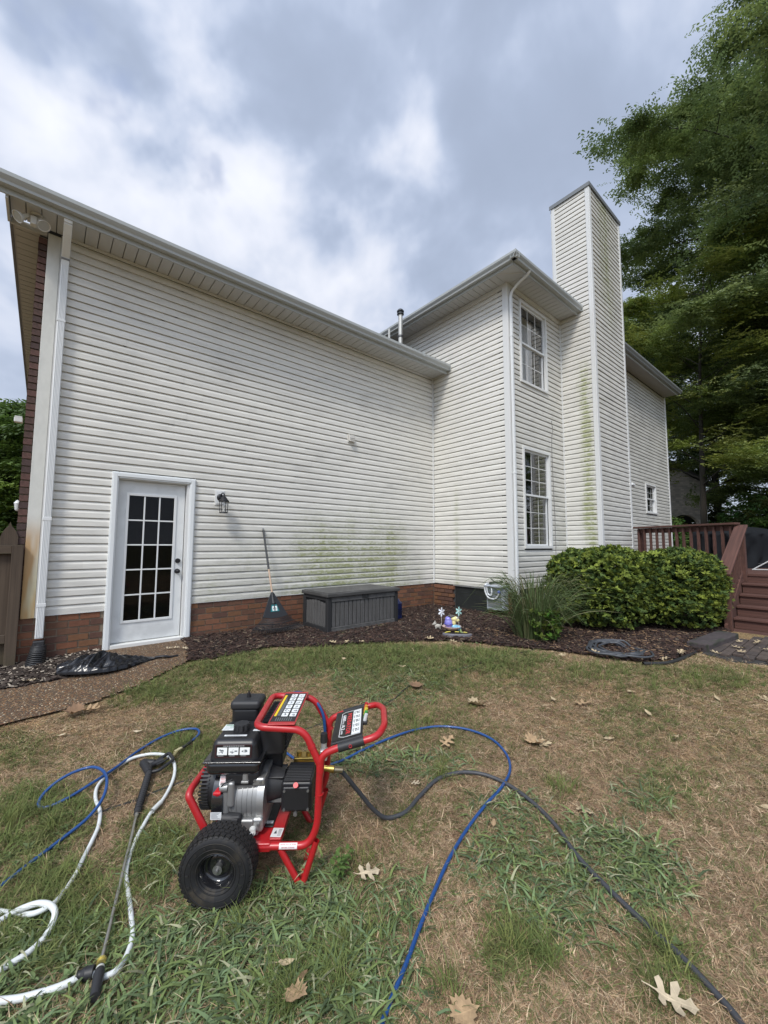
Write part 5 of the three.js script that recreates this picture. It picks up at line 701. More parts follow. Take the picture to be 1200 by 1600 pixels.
lowHedge('low dark thicket at the right edge beyond the black chair', 20, 4.2, 2.6, 1.6, 3.6, 73, 3200);
// ------------------------------------------------------------------ the pressure washer
{ const O = [0.672, -0.258, -1.908], turn = -38.5 * Math.PI / 180;
  const t = thing('pressure_washer', 'red tube-framed petrol pressure washer with black engine standing on the lawn', 'pressure washer', O, turn);
  // local axes: +x towards the handle, +y up, -z from the near wheel to the far wheel
  const red = new THREE.MeshPhysicalMaterial({ color: new THREE.Color().setRGB(.46, .012, .016), roughness: .42, clearcoat: .35, clearcoatRoughness: .25, map: colorTex(128, 128, (u, v) => { const n = fbm(u * 8, v * 8, 4, 8), d = smooth(.55, .8, fbm(u * 16, v * 5 + 3, 3, 0)) * .35; return [lerp(1, .55, d) * (.85 + .2 * n), lerp(1, 6, d) * (.85 + .2 * n) > 1 ? 1 : lerp(1, 6, d), 1]; }) }), black = mat(.016, .016, .018, .38), satin = mat(.022, .022, .024, .55), gloss = new THREE.MeshPhysicalMaterial({ color: new THREE.Color().setRGB(.012, .012, .014), roughness: .2, clearcoat: .8 }), silver = mat(.34, .34, .335, .45, .65), steel = mat(.30, .30, .30, .4, .8), brass = mat(.52, .36, .10, .32, .85), rubber = new THREE.MeshStandardMaterial({ roughness: .7, map: colorTex(256, 64, (u, v) => { const n = smooth(.45, .85, fbm(u * 14, v * 6, 4, 0)); return [lerp(.009, .042, n), lerp(.009, .034, n), lerp(.010, .024, n)]; }) });
  const N = -.075, F = -.465, C = -.27, TR = .0165;
  // wheels
  const tread = grayTex(512, 128, (u, v) => { const r = v * 7, row = Math.floor(r), x = u * 34 + (row % 2) * .5, zig = .18 * Math.abs((x % 1) - .5), fr = (r + zig * 2) % 1, fx = x % 1; return fr < .16 || fx < .13 ? 0 : 1; });
  function wheel(z, label) {
    const w = grp('wheel', t); w.position.set(0, .155, z); if (label) w.userData.label = label;
    const prof = [[.072, -.034], [.078, -.044], [.098, -.056], [.122, -.059], [.138, -.055], [.147, -.047], [.1515, -.040], [.1545, -.025], [.155, 0], [.1545, .025], [.1515, .040], [.147, .047], [.138, .055], [.122, .059], [.098, .056], [.078, .044], [.072, .034]].map(([x, y]) => new THREE.Vector2(x, y));
    const tyre = mesh('tyre', new THREE.LatheGeometry(prof, 72).rotateX(Math.PI / 2), rubber, w);
    // tread blocks stand proud of the carcass
    const blocks = []; for (let r = 0; r < 5; r++) for (let i = 0; i < 40; i++) { const a = (i + (r % 2) * .5) / 40 * 6.2832, zz = (r - 2) * .0195, g = new THREE.BoxGeometry(.0195, .008, .0165), rad = .1545 - Math.abs(r - 2) * .0012 + .001; g.rotateY((r % 2 ? 1 : -1) * .22); g.translate(0, rad, zz); g.rotateZ(-a); blocks.push(g); }
    for (const s of [-1, 1]) for (let i = 0; i < 40; i++) { const a = i / 40 * 6.2832, g = new THREE.BoxGeometry(.013, .006, .010); g.rotateX(s * .8); g.translate(0, .1478, s * .0465); g.rotateZ(-a); blocks.push(g); }
    mesh('tread_block', merge(blocks), rubber, tyre).userData.kind = 'stuff';
    mesh('sidewall_ring', merge([new THREE.TorusGeometry(.128, .0022, 6, 72).translate(0, 0, .0588), new THREE.TorusGeometry(.104, .0018, 6, 72).translate(0, 0, .0575), new THREE.TorusGeometry(.084, .0025, 6, 60).translate(0, 0, .0495)]), rubber, tyre);
    const lt = []; for (let i = 0; i < 16; i++) if (i % 8 < 5) { const a = i / 16 * 6.28 + .4; lt.push(rbox(-.005, .005, -.006, .006, 0, .002, .001, 1).translate(0, .116, .059).rotateZ(a)); } mesh('sidewall_lettering', merge(lt), rubber, tyre);
    mesh('rim', new THREE.LatheGeometry([[.0, .004], [.026, .004], [.03, .010], [.05, .004], [.056, -.004], [.066, .010], [.070, .030], [.077, .036], [.079, .042], [.074, .044]].map(([x, y]) => new THREE.Vector2(x, y)), 60).rotateX(Math.PI / 2), gloss, w);
    const rim2 = new THREE.LatheGeometry([[.0, -.01], [.06, -.01], [.074, -.04]].map(([x, y]) => new THREE.Vector2(x, y)), 40).rotateX(Math.PI / 2); mesh('rim_back', rim2, gloss, w);
    mesh('hub', merge([cyl(.016, .016, V(0, 0, .004), V(0, 0, .030), 20), cyl(.020, .020, V(0, 0, .026), V(0, 0, .029), 20)]), steel, w); mesh('axle_nut', merge([cyl(.0095, .0095, V(0, 0, .029), V(0, 0, .037), 6), cyl(.005, .005, V(0, 0, .037), V(0, 0, .042), 12)]), steel, w);
    mesh('valve_stem', cyl(.004, .003, V(.0, .055, .0), V(.0, .062, .035), 8), rubber, w); }
  wheel(0); wheel(-.545);
  mesh('axle', cyl(.010, .010, V(0, .155, .03), V(0, .155, -.58), 14), steel, t);
  // frame
  const side = (z) => [V(.12, .178, z), V(.375, .178, z), V(.415, .26, z), V(.424, .55, z)];
  for (const z of [N, F]) {
    mesh('side_tube', bar(side(z), TR, .075, 70), red, t);
    mesh('foot', bar([V(.245, .168, z), V(.338, .012, z), V(.352, .010, z), V(.412, .20, z)], .0145, .03, 50), red, t);
    mesh('axle_bracket', rbox(-.06, .07, .12, .205, z - .008, z + .008, .004), red, t);
  }
  mesh('foot_bar', cyl(.0135, .0135, V(.345, .012, N), V(.345, .012, F), 14), red, t);
  mesh('upper_loop', bar([V(.428, .52, N), V(.345, .69, N), V(.118, .705, N), V(.108, .708, F), V(.335, .695, F), V(.436, .52, F)], TR, .055, 200), red, t);
  mesh('tube_sleeve', merge([cyl(.0185, .0185, V(.424, .50, N), V(.4235, .535, N), 16), cyl(.0185, .0185, V(.424, .40, N), V(.4235, .404, N), 16), cyl(.0185, .0185, V(.385, .608, N), V(.38, .618, N), 16)]), red, t);
  mesh('handle', bar([V(.424, .49, N), V(.430, .575, N), V(.49, .602, N), V(.690, .655, N), V(.728, .668, N - .09), V(.728, .668, F + .09), V(.690, .655, F), V(.49, .602, F), V(.430, .575, F), V(.424, .49, F)], TR, .042, 240), red, t);
  mesh('front_bumper', bar([V(-.02, .178, N - .03), V(-.09, .20, N - .03), V(-.192, .385, N - .03), V(-.192, .40, N - .06), V(-.192, .40, F + .06), V(-.192, .385, F + .03), V(-.09, .20, F + .03), V(-.02, .178, F + .03)], TR, .045, 220), red, t);
  mesh('base_plate', merge([rbox(-.10, .245, .165, .185, F + .02, N - .018, .004), rbox(-.10, .12, .14, .165, N - .03, N - .018, .003), rbox(.19, .245, .186, .196, F + .03, N - .02, .004)]), red, t);
  mesh('base_gusset', rbox(.10, .205, .158, .198, N - .012, N + .014, .008), red, t);
  mesh('rubber_mat', rbox(.145, .188, .1851, .192, F + .05, N - .11, .003), satin, t);
  // near side and far side grip sleeves, handle plate
  const hAng = Math.atan2(.053, .20);
  for (const [z, s] of [[N, 1], [F, -1]]) mesh('handle_sleeve', cyl(.0205, .0205, V(.508, .607, z), V(.628, .6385, z), 18), satin, t);
  mesh('sleeve_emblem', new THREE.TorusGeometry(.0065, .0014, 6, 20).translate(.565, .6225, N + .0207), mat(.5, .02, .03, .4), t);
  const panelTex = canvasTex(512, 320, (c, w, h) => {   // reading direction +z (towards the near side), top towards the grip
    c.fillStyle = '#0d0d0f'; c.fillRect(0, 0, w, h); c.strokeStyle = '#e6e6e6'; c.lineWidth = 7; c.beginPath(); c.moveTo(30, 18); c.lineTo(w - 26, 18); c.lineTo(w - 26, h - 120); c.lineTo(w - 50, h - 66); c.lineTo(44, h - 66); c.lineTo(24, h - 110); c.closePath(); c.stroke();
    c.fillStyle = '#e4e6e4'; c.fillRect(36, 22, w - 70, 92); c.fillStyle = '#3b3d40'; for (let i = 0; i < 5; i++) { const x = 56 + i * 82; c.fillRect(x, 34, 56, 6); c.fillRect(x + 8, 50, 16, 30); c.fillRect(x + 30, 62, 22, 10); c.beginPath(); c.arc(x + 40, 52, 8, 0, 7); c.fill(); c.fillRect(x, 90, 60, 5); c.fillRect(x, 100, 44, 4); }
    c.textAlign = 'center'; c.textBaseline = 'middle'; c.font = 'bold 76px sans-serif'; c.fillStyle = '#d3202c'; c.strokeStyle = '#e02a34'; c.lineWidth = 2; c.save(); c.translate(w / 2, 158); c.scale(1.0, .92); c.fillText('PREDATOR', 0, 0, 430); c.restore();
    c.font = 'bold 54px sans-serif'; c.fillStyle = '#f0f0f0'; c.fillText('4400', 140, 222); c.font = 'bold 26px sans-serif'; c.fillText('PSI', 232, 230); c.font = 'bold 54px sans-serif'; c.fillText('/4.2', 312, 222); c.font = 'bold 26px sans-serif'; c.fillText('GPM', 400, 230);
  });
  { const W = (N - F) - .036, L = .155, g = rbox(-L / 2, L / 2, -.005, .005, -W / 2, W / 2, .004), c = [.545, .634, (N + F) / 2];
    mesh('handle_plate', g.rotateZ(hAng).translate(c[0], c[1] - .004, c[2]), satin, t);
    const pg = new THREE.PlaneGeometry(W - .03, L - .012); pg.rotateX(-Math.PI / 2); pg.rotateY(Math.PI / 2); pg.rotateY(Math.PI); /* text right -> +z, text up -> +x */
    pg.rotateZ(hAng).translate(c[0] - .0 , c[1] + .0025, c[2]); mesh('handle_label', pg, new THREE.MeshStandardMaterial({ map: panelTex, roughness: .35 }), t);
    // spray tips in a rack at the far end of the plate
    const tips = [[.45, .03, .03], [.62, .25, .03], [.60, .50, .05], [.05, .28, .06], [.6, .6, .6]]; tips.forEach((k, i) => { const z = F + .045 + i * .038; mesh('spray_tip', merge([cyl(.010, .009, V(.628, .648, z), V(.636, .682, z), 10), cyl(.006, .006, V(.6255, .638, z), V(.629, .65, z), 8)]), mat(k[0], k[1], k[2], .4), t); });
    mesh('tip_rack', rbox(.612, .642, .632, .650, F + .022, F + .215, .005).rotateZ(0), satin, t); }
  const stickerMat = (w, h, draw, rough = .4) => new THREE.MeshStandardMaterial({ map: canvasTex(w, h, draw), roughness: rough });
  const picto = (c, x, y, w, h, s) => { c.fillStyle = '#e9ebea'; c.fillRect(x, y, w, h); c.fillStyle = '#5a6066'; const q = rng(s); for (let i = 0; i < 5; i++) c.fillRect(x + w * (.1 + q() * .6), y + h * (.12 + q() * .6), w * (.08 + q() * .22), h * (.05 + q() * .2)); c.strokeStyle = '#6b7278'; c.lineWidth = 2; c.beginPath(); c.arc(x + w * .5, y + h * .5, h * .2, 0, 5); c.stroke(); };
  // instruction plate across the upper loop
  mesh('loop_plate', rbox(.175, .305, .716, .722, F - .012, N + .012, .003), red, t);
  { const m = stickerMat(384, 160, (c, w, h) => { c.fillStyle = '#1b1c1f'; c.fillRect(0, 0, w, h); c.fillStyle = '#e8c21c'; c.fillRect(66, 6, 290, 16); c.fillStyle = '#8b9094'; for (let i = 0; i < 4; i++) c.fillRect(70, 28 + i * 5, 250 - i * 22, 2); for (let r = 0; r < 2; r++) for (let i = 0; i < 6; i++) picto(c, 62 + i * 53 - (i > 1 ? 0 : 0), 54 + r * 54, 44, 42, r * 9 + i); c.fillStyle = '#8b9094'; for (let i = 0; i < 8; i++) c.fillRect(8, 30 + i * 14, 40, 3); });
    mesh('instruction_label', new THREE.PlaneGeometry(.365, .118).rotateX(-Math.PI / 2).rotateY(Math.PI / 2).translate(.240, .7225, (N + F) / 2), m, t); }
  // engine: crankcase, cylinder, recoil starter, tank, air box, silencer
  const eng = grp('engine', t);
  mesh('crankcase', merge([cyl(.118, .126, V(-.05, .318, C + .012), V(.128, .318, C + .012), 44), rbox(-.06, .13, .185, .26, -.385, -.125, .012), rbox(-.03, .12, .36, .45, -.36, -.155, .02)]), silver, eng);
  const ribs = []; for (let i = 0; i < 5; i++) ribs.push(cyl(.1225 + i * .0012, .1225 + i * .0012, V(-.005 + i * .024, .318, C + .012), V(-.0025 + i * .024, .318, C + .012), 44)); ribs.push(rbox(-.02, .012, .315, .43, C + .085, C + .148, .012).rotateZ(0), rbox(.03, .11, .398, .44, C + .07, C + .118, .012)); mesh('crankcase_rib', merge(ribs), silver, eng);
  mesh('side_cover', merge([cyl(.134, .134, V(.118, .318, C + .012), V(.150, .318, C + .012), 44), rbox(.10, .152, .205, .27, -.30, -.118, .014), rbox(.09, .152, .40, .44, -.30, -.14, .012)]), mat(.45, .45, .44, .42, .8), eng);
  mesh('front_casting', merge([cyl(.020, .020, V(-.055, .40, -.14), V(-.02, .40, -.14), 18), rbox(-.05, -.012, .27, .42, -.165, -.13, .014), cyl(.016, .014, V(.06, .42, -.145), V(.06, .462, -.145), 14), rbox(.042, .078, .42, .432, -.165, -.128, .004)]), silver, eng);
  const bolts = []; for (const [x, y, z] of [[.132, .425, -.142], [.132, .245, -.120], [.105, .43, -.142], [.108, .225, -.120], [-.03, .40, -.132], [.045, .43, -.153]]) bolts.push(cyl(.006, .006, V(x, y, z), V(x, y, z + .010), 6)); mesh('bolt', merge(bolts), steel, eng);
  mesh('oil_plug', merge([cyl(.016, .016, V(.108, .225, -.116), V(.112, .225, -.09), 12), rbox(.098, .12, .22, .23, -.09, -.080, .003)]), mat(.66, .66, .63, .4), eng);
  const cyF = []; for (let i = 0; i < 8; i++) cyF.push(rbox(-.06, .12, .40 + i * .014, .407 + i * .014, -.44, -.33, .003, 1)); mesh('cylinder_fin', merge(cyF), mat(.25, .25, .25, .5, .6), eng);
  const rec = mesh('recoil_cover', merge([cyl(.115, .108, V(-.085, .355, C), V(-.135, .355, C), 40), cyl(.108, .085, V(-.135, .355, C), V(-.168, .355, C), 40), cyl(.05, .045, V(-.168, .355, C), V(-.178, .355, C), 24)]), black, eng);
  const fins = []; for (let i = 0; i < 44; i++) { const a = i / 44 * 6.2832; fins.push(new THREE.BoxGeometry(.044, .007, .0065).translate(-.145, .112, 0).rotateX(a).translate(0, .355, C)); } mesh('cooling_slot', merge(fins), satin, rec);
  mesh('fan_housing', merge([cyl(.140, .136, V(-.04, .325, C + .012), V(-.092, .325, C + .012), 44), rbox(-.092, -.042, .30, .47, C - .12, C + .10, .02)]), gloss, eng);
  mesh('fuel_lever', merge([cyl(.015, .015, V(-.064, .385, -.155), V(-.064, .385, -.120), 14), rbox(-.082, -.046, .378, .392, -.124, -.112, .004)]), mat(.55, .02, .03, .4), eng);
  mesh('oil_sensor', merge([cyl(.030, .028, V(-.04, .262, -.135), V(.035, .258, -.135), 20), rbox(-.03, .05, .235, .285, -.150, -.112, .012)]), satin, eng);
  const plain = (txt) => (c, w, h) => { c.fillStyle = '#dfe2e2'; c.fillRect(0, 0, w, h); c.fillStyle = txt; for (let i = 0; i < 6; i++) c.fillRect(w * .08, h * (.12 + i * .14), w * (.5 + .34 * hash2(i, w)), h * .05); };
  mesh('warning_label', new THREE.PlaneGeometry(.052, .034).translate(-.066, .285, C + .1525), stickerMat(96, 64, plain('#60666c')), eng);
  mesh('warning_label', new THREE.PlaneGeometry(.04, .04).rotateX(-.5).translate(-.045, .425, -.152), stickerMat(96, 64, plain('#b33')), eng);
  mesh('spark_wire', tubeOn(spline([V(-.06, .40, -.13), V(-.03, .43, -.12), V(.0, .44, -.135)]), .003, 20, 6), satin, eng);
  // fuel tank with its lip, cap and stickers
  const tank = mesh('fuel_tank', merge([rbox(-.128, .128, .455, .525, -.40, -.125, .028, 4)]), gloss, eng);
  { const g = rbox(-.118, .118, .50, .612, -.39, -.135, .030, 5), p = g.attributes.position; for (let i = 0; i < p.count; i++) { const k = smooth(.50, .612, p.getY(i)); p.setX(i, p.getX(i) * (1 - .10 * k)); p.setZ(i, C + (p.getZ(i) - C) * (1 - .07 * k)); } g.computeVertexNormals(); mesh('tank_top', g, black, tank); }
  mesh('tank_lip', rbox(-.138, .138, .517, .527, -.41, -.115, .004), gloss, tank);
  mesh('fuel_cap', merge([cyl(.036, .034, V(-.0, .61, -.26), V(-.0, .645, -.26), 24), ...[...Array(10)].map((_, i) => cyl(.008, .008, V(Math.cos(i * .628) * .034, .618, -.26 + Math.sin(i * .628) * .034), V(Math.cos(i * .628) * .033, .643, -.26 + Math.sin(i * .628) * .033), 8)), cyl(.042, .042, V(0, .606, -.26), V(0, .616, -.26), 24)]), satin, tank);
  const m3 = stickerMat(384, 128, (c, w, h) => { c.fillStyle = '#141012'; c.fillRect(0, 0, w, h); c.strokeStyle = '#6a3036'; c.lineWidth = 3; c.strokeRect(3, 3, w - 6, h - 6); c.fillStyle = '#b9bdbd'; for (let i = 0; i < 12; i++) c.fillRect(84 + i * 19, 10, 13, 7); for (let i = 0; i < 3; i++) picto(c, 20 + i * 120, 28, 106, 76, 40 + i); c.fillStyle = '#9aa0a0'; for (let i = 0; i < 3; i++) c.fillRect(30 + i * 120, 110, 60, 6); });
  mesh('tank_label', new THREE.PlaneGeometry(.172, .056).rotateX(-.085).translate(.0, .568, -.1362), m3, tank);
  mesh('tank_label', new THREE.PlaneGeometry(.076, .068).rotateX(-Math.PI / 2).translate(-.062, .6135, -.285), stickerMat(96, 96, (c, w, h) => { c.fillStyle = '#dfe3e0'; c.fillRect(0, 0, w, h); c.fillStyle = '#2f8a58'; c.fillRect(6, 8, 84, 10); c.fillRect(40, 40, 50, 7); c.fillStyle = '#8a8f90'; for (let i = 0; i < 6; i++) c.fillRect(8, 26 + i * 11, 70 - (i % 3) * 18, 3); }), tank);
  mesh('tank_label', new THREE.PlaneGeometry(.11, .016).rotateX(-Math.PI / 2).translate(-.01, .6135, -.195), stickerMat(128, 24, plain('#777')), tank);
  mesh('tank_label', new THREE.PlaneGeometry(.036, .066).rotateX(-Math.PI / 2).translate(.078, .6135, -.275), stickerMat(64, 110, (c, w, h) => { c.fillStyle = '#c8441c'; c.fillRect(0, 0, w, 20); c.fillStyle = '#1d2022'; c.fillRect(0, 20, w, h - 54); c.fillStyle = '#dadfe0'; c.fillRect(0, h - 34, w, 34); }), tank);
  const air = mesh('air_box', rbox(-.105, .045, .47, .665, -.53, -.405, .024, 4), black, eng); mesh('air_box_lid', merge([rbox(-.113, .053, .648, .70, -.538, -.397, .022, 4)]), satin, air); mesh('lid_nut', merge([cyl(.012, .010, V(-.03, .70, -.468), V(-.03, .722, -.468), 12), cyl(.004, .004, V(-.03, .72, -.468), V(-.03, .735, -.468), 8)]), black, air);
  const muf = mesh('silencer', rbox(.10, .225, .50, .655, -.50, -.22, .02, 3), black, eng); const sl = []; for (let i = 0; i < 13; i++) for (let j = 0; j < 2; j++) sl.push(rbox(.108 + j * .056, .156 + j * .056, .6555, .668, -.49 + i * .02, -.479 + i * .02, .003, 1)); for (let i = 0; i < 6; i++) sl.push(rbox(.2255, .233, .515 + i * .02, .525 + i * .02, -.49, -.24, .003, 1)); mesh('heat_shield_slat', merge(sl), satin, muf);
  mesh('engine_shroud', merge([rbox(-.04, .125, .40, .47, -.40, -.14, .02), rbox(.10, .20, .40, .50, -.43, -.30, .015)]), black, eng);
  // pump
  const pump = grp('pump', t);
  mesh('bell_housing', merge([cyl(.085, .062, V(.14, .345, C), V(.225, .345, C), 28), ...[0, 1, 2, 3].map(i => rbox(.145, .225, -.004, .004, .05, .085, .002, 1).rotateX(i * 1.571 + .785).translate(0, .345, C))]), satin, pump);
  mesh('gear_case', merge([rbox(.225, .375, .265, .405, -.335, -.165, .014, 3), rbox(.235, .365, .28, .39, -.166, -.150, .01)]), black, pump);
  const pf = []; for (let i = 0; i < 12; i++) pf.push(rbox(.238, .366, .4055, .416, -.330 + i * .0142, -.3235 + i * .0142, .002, 1)); mesh('pump_fin', merge(pf), satin, pump);
  const pb = []; for (const [x, y] of [[.245, .375], [.358, .375], [.245, .29], [.358, .29]]) pb.push(cyl(.006, .006, V(x, y, -.152), V(x, y, -.143), 8)); mesh('bolt', merge(pb), steel, pump); mesh('drain_plug', merge([cyl(.010, .010, V(.30, .272, -.152), V(.30, .272, -.14), 6), cyl(.008, .008, V(.29, .264, -.2), V(.29, .25, -.2), 8)]), steel, pump);
  mesh('oil_cap', merge([cyl(.011, .012, V(.30, .392, -.158), V(.30, .406, -.140), 14), cyl(.006, .006, V(.30, .385, -.166), V(.30, .396, -.156), 10)]), mat(.62, .03, .04, .4), pump);
  mesh('pump_head', merge([rbox(.25, .40, .36, .43, -.415, -.345, .008, 2), cyl(.010, .010, V(.27, .40, -.337), V(.38, .40, -.337), 12), ...[.275, .325, .375].map(x => cyl(.014, .014, V(x, .43, -.38), V(x, .446, -.38), 6))]), brass, pump);
  mesh('unloader', merge([rbox(.385, .425, .40, .455, -.41, -.36, .008), cyl(.016, .016, V(.405, .455, -.385), V(.405, .50, -.385), 14)]), mat(.66, .66, .68, .35, .6), pump); mesh('unloader_knob', cyl(.02, .018, V(.405, .49, -.385), V(.405, .535, -.385), 16), satin, pump);
  mesh('inlet_fitting', merge([cyl(.014, .014, V(.39, .385, -.33), V(.455, .385, -.318), 14), cyl(.018, .018, V(.442, .385, -.32), V(.47, .384, -.315), 8)]), brass, pump);
  // outlet hose arching over the pump
  mesh('outlet_hose', tubeOn(spline([V(.405, .46, -.43), V(.404, .53, -.435), V(.392, .61, -.44), V(.352, .67, -.46), V(.28, .70, -.50), V(.18, .66, -.60), V(.10, .40, -.70), V(.12, .05, -.80), V(.22, .012, -.86)]), .0085, 120, 12), mat(.010, .060, .20, .4), t);
  mesh('outlet_ferrule', cyl(.013, .012, V(.405, .45, -.43), V(.404, .50, -.4335), 14), satin, t);
  // stickers on the frame and base
  { const s = stickerMat(256, 64, (c, w, h) => { c.fillStyle = '#e2dede'; c.fillRect(0, 0, w, h); c.fillStyle = '#a32a34'; c.font = 'bold 22px sans-serif'; c.textAlign = 'center'; c.fillText('WATER OUT OF PUMP', w / 2, 27, 240); c.fillText('BEFORE STORAGE', w / 2, 54, 240); });
    const g = new THREE.CylinderGeometry(TR + .0006, TR + .0006, .082, 16, 1, true, -.75, 1.5); g.rotateX(0); g.rotateZ(Math.PI / 2); const u = g.attributes.uv; for (let i = 0; i < u.count; i++) { const a = u.getX(i), b = u.getY(i); u.setXY(i, 1 - b, a); } g.rotateX(-.55); g.translate(.285, .178, N); mesh('frame_label', g, s, t); }
  mesh('base_label', new THREE.PlaneGeometry(.05, .062).rotateX(-Math.PI / 2).rotateY(-.05).translate(.218, .1968, N - .06), stickerMat(96, 96, (c, w, h) => { c.fillStyle = '#d9d6d4'; c.fillRect(0, 0, w, h); c.fillStyle = '#44484c'; c.beginPath(); c.moveTo(20, 60); c.lineTo(34, 24); c.lineTo(48, 60); c.fill(); for (let i = 0; i < 6; i++) c.fillRect(56, 14 + i * 12, 30, 4); }), t);
  mesh('base_label', new THREE.PlaneGeometry(.03, .02).rotateX(-Math.PI / 2).translate(.166, .1926, N - .14), stickerMat(48, 32, plain('#444')), t);
}
// supply hose, pressure hoses and the spray lance on the grass
const blueM = new THREE.MeshPhysicalMaterial({ color: new THREE.Color().setRGB(.010, .062, .22), roughness: .38, clearcoat: .3 }), greyHose = mat(.050, .052, .058, .5), blackHose = mat(.018, .018, .02, .55), whiteHose = mat(.66, .68, .67, .42);
{ const t = thing('blue_hose', 'blue pressure hose looping from the washer to the bottom edge of the lawn', 'pressure hose');
  mesh('hose', grown([[395, 1150], [440, 1172, 0], [490, 1200], [530, 1190], [565, 1173], [605, 1155], [650, 1140], [690, 1135], [735, 1141], [770, 1156], [792, 1180], [797, 1203], [785, 1228], [762, 1254], [735, 1288], [704, 1338], [680, 1390], [657, 1446], [635, 1505], [612, 1560], [595, 1605], [580, 1660]], .0085, .016), blueM, t); }
{ const t = thing('supply_hose', 'dark grey water supply hose running from the pump inlet to the lower right corner', 'garden hose'); const w0 = new THREE.Vector3(.47, .384, -.315).applyEuler(new THREE.Euler(0, -38.5 * Math.PI / 180, 0)).add(V(.672, -.258, -1.908));
  const pts = [[566, 1262, .03], [604, 1278, .004], [632, 1270], [655, 1245], [685, 1217], [720, 1207], [755, 1210], [790, 1224], [830, 1252], [870, 1292], [900, 1335], [950, 1388], [1010, 1445], [1060, 1490], [1112, 1545], [1150, 1588], [1185, 1640]].map(([x, y, h = 0]) => at(x, y, h + .022));
  const d = V(.78, 0, .62).applyAxisAngle(V(0, 1, 0), .5); const T = pts[1], c = spline([w0, w0.clone().lerp(T, .12).add(V(0, .02, 0)), w0.clone().lerp(T, .45).add(V(0, .0, 0)), w0.clone().lerp(T, .78).add(V(0, -.02, 0)), ...pts.slice(1)]); mesh('hose', tubeOn(c, .0115, 300, 12), greyHose, t); mesh('ferrule', cyl(.016, .014, w0, w0.clone().add(V(.035, -.004, .025)), 14), mat(.36, .31, .22, .35, .9), t); }
{ const t = thing('blue_hose', 'blue pressure hose coiled once beside the spray gun at the left', 'pressure hose');
  const P = [[286, 1167, .03], [300, 1158, .03], [311, 1146, .03], [306, 1139, .02], [282, 1141, .01], [250, 1153], [215, 1174], [180, 1200, .02], [140, 1226, .02], [100, 1250, .01], [70, 1262], [60, 1256, .01], [72, 1236, .03], [104, 1212, .06], [140, 1199, .07], [160, 1204, .08], [167, 1222, .08], [159, 1250, .06], [138, 1277, .03], [95, 1312, .01], [45, 1350], [0, 1385], [-60, 1430]];
  mesh('hose', grown(P.slice(1), .0085, .012), blueM, t); mesh('hose_sleeve', grown([[284, 1169, .03], [293, 1163, .03], [303, 1155, .03]], .0105, .008, 20), satinM(), t); mesh('coupler', grown([[272, 1175, .035], [285, 1168, .03]], .009, .008, 10), mat(.62, .56, .34, .4, .3), t); }
function satinM() { return satinM.m ??= mat(.02, .02, .022, .5); }
{ const t = thing('white_hose', 'white garden hose in a loose loop with a black coupling at the lower left', 'garden hose'), X = (L) => L.map(([x, y, h = 0]) => [x / 3.333, 1120 + y / 3.333, h]);
  mesh('hose', grown(X([[-120, 985], [-20, 1010], [100, 1026], [190, 1020, .03], [262, 985, .03], [330, 915], [385, 835], [432, 740], [480, 645], [512, 570], [520, 490], [497, 425], [508, 362], [558, 302], [620, 256], [695, 214], [770, 196], [830, 195], [880, 208], [907, 245], [908, 300], [886, 365], [838, 445], [792, 492], [750, 560], [710, 635], [674, 730], [656, 820], [668, 915], [684, 1050], [689, 1140], [668, 1222], [636, 1285], [598, 1328], [540, 1355], [475, 1338]]), .0100, .015, 500), whiteHose, t);
  mesh('hose', grown(X([[425, 1345], [372, 1378], [300, 1410], [200, 1442], [100, 1468], [0, 1480], [-120, 1490]]), .0115, .016, 120), whiteHose, t);
  mesh('hose', grown(X([[-120, 1120], [0, 1062], [60, 1026], [130, 992, .035], [200, 972, .045], [258, 980, .04], [286, 1020, .03], [270, 1082, .01], [222, 1160], [150, 1226], [80, 1272], [0, 1320], [-90, 1380]]), .0115, .014, 200), whiteHose, t);
  const a = at(127, 1523, .03), b = at(146, 1519, .03); mesh('coupling', merge([cyl(.016, .021, a, a.clone().lerp(b, .35), 14), cyl(.021, .021, a.clone().lerp(b, .35), b, 8), cyl(.013, .013, a.clone().lerp(b, -.4), a, 12)]), satinM(), t);
  mesh('hose_mend', grown(X([[838, 445], [815, 468], [792, 492]]), .0130, .024, 10), mat(.6, .62, .6, .5), t); }
{ const t = thing('black_hose', 'thin black garden hose half sunk in the grass across the lawn', 'garden hose'); mesh('hose', grown([[-60, 1375], [0, 1347], [60, 1316], [110, 1292], [170, 1265], [212, 1251], [260, 1231], [320, 1210], [400, 1168], [470, 1143], [505, 1130], [560, 1112], [610, 1096], [634, 1076], [660, 1061], [700, 1050], [750, 1037], [800, 1024], [835, 1015]], .0085, -.003, 320), blackHose, t); }
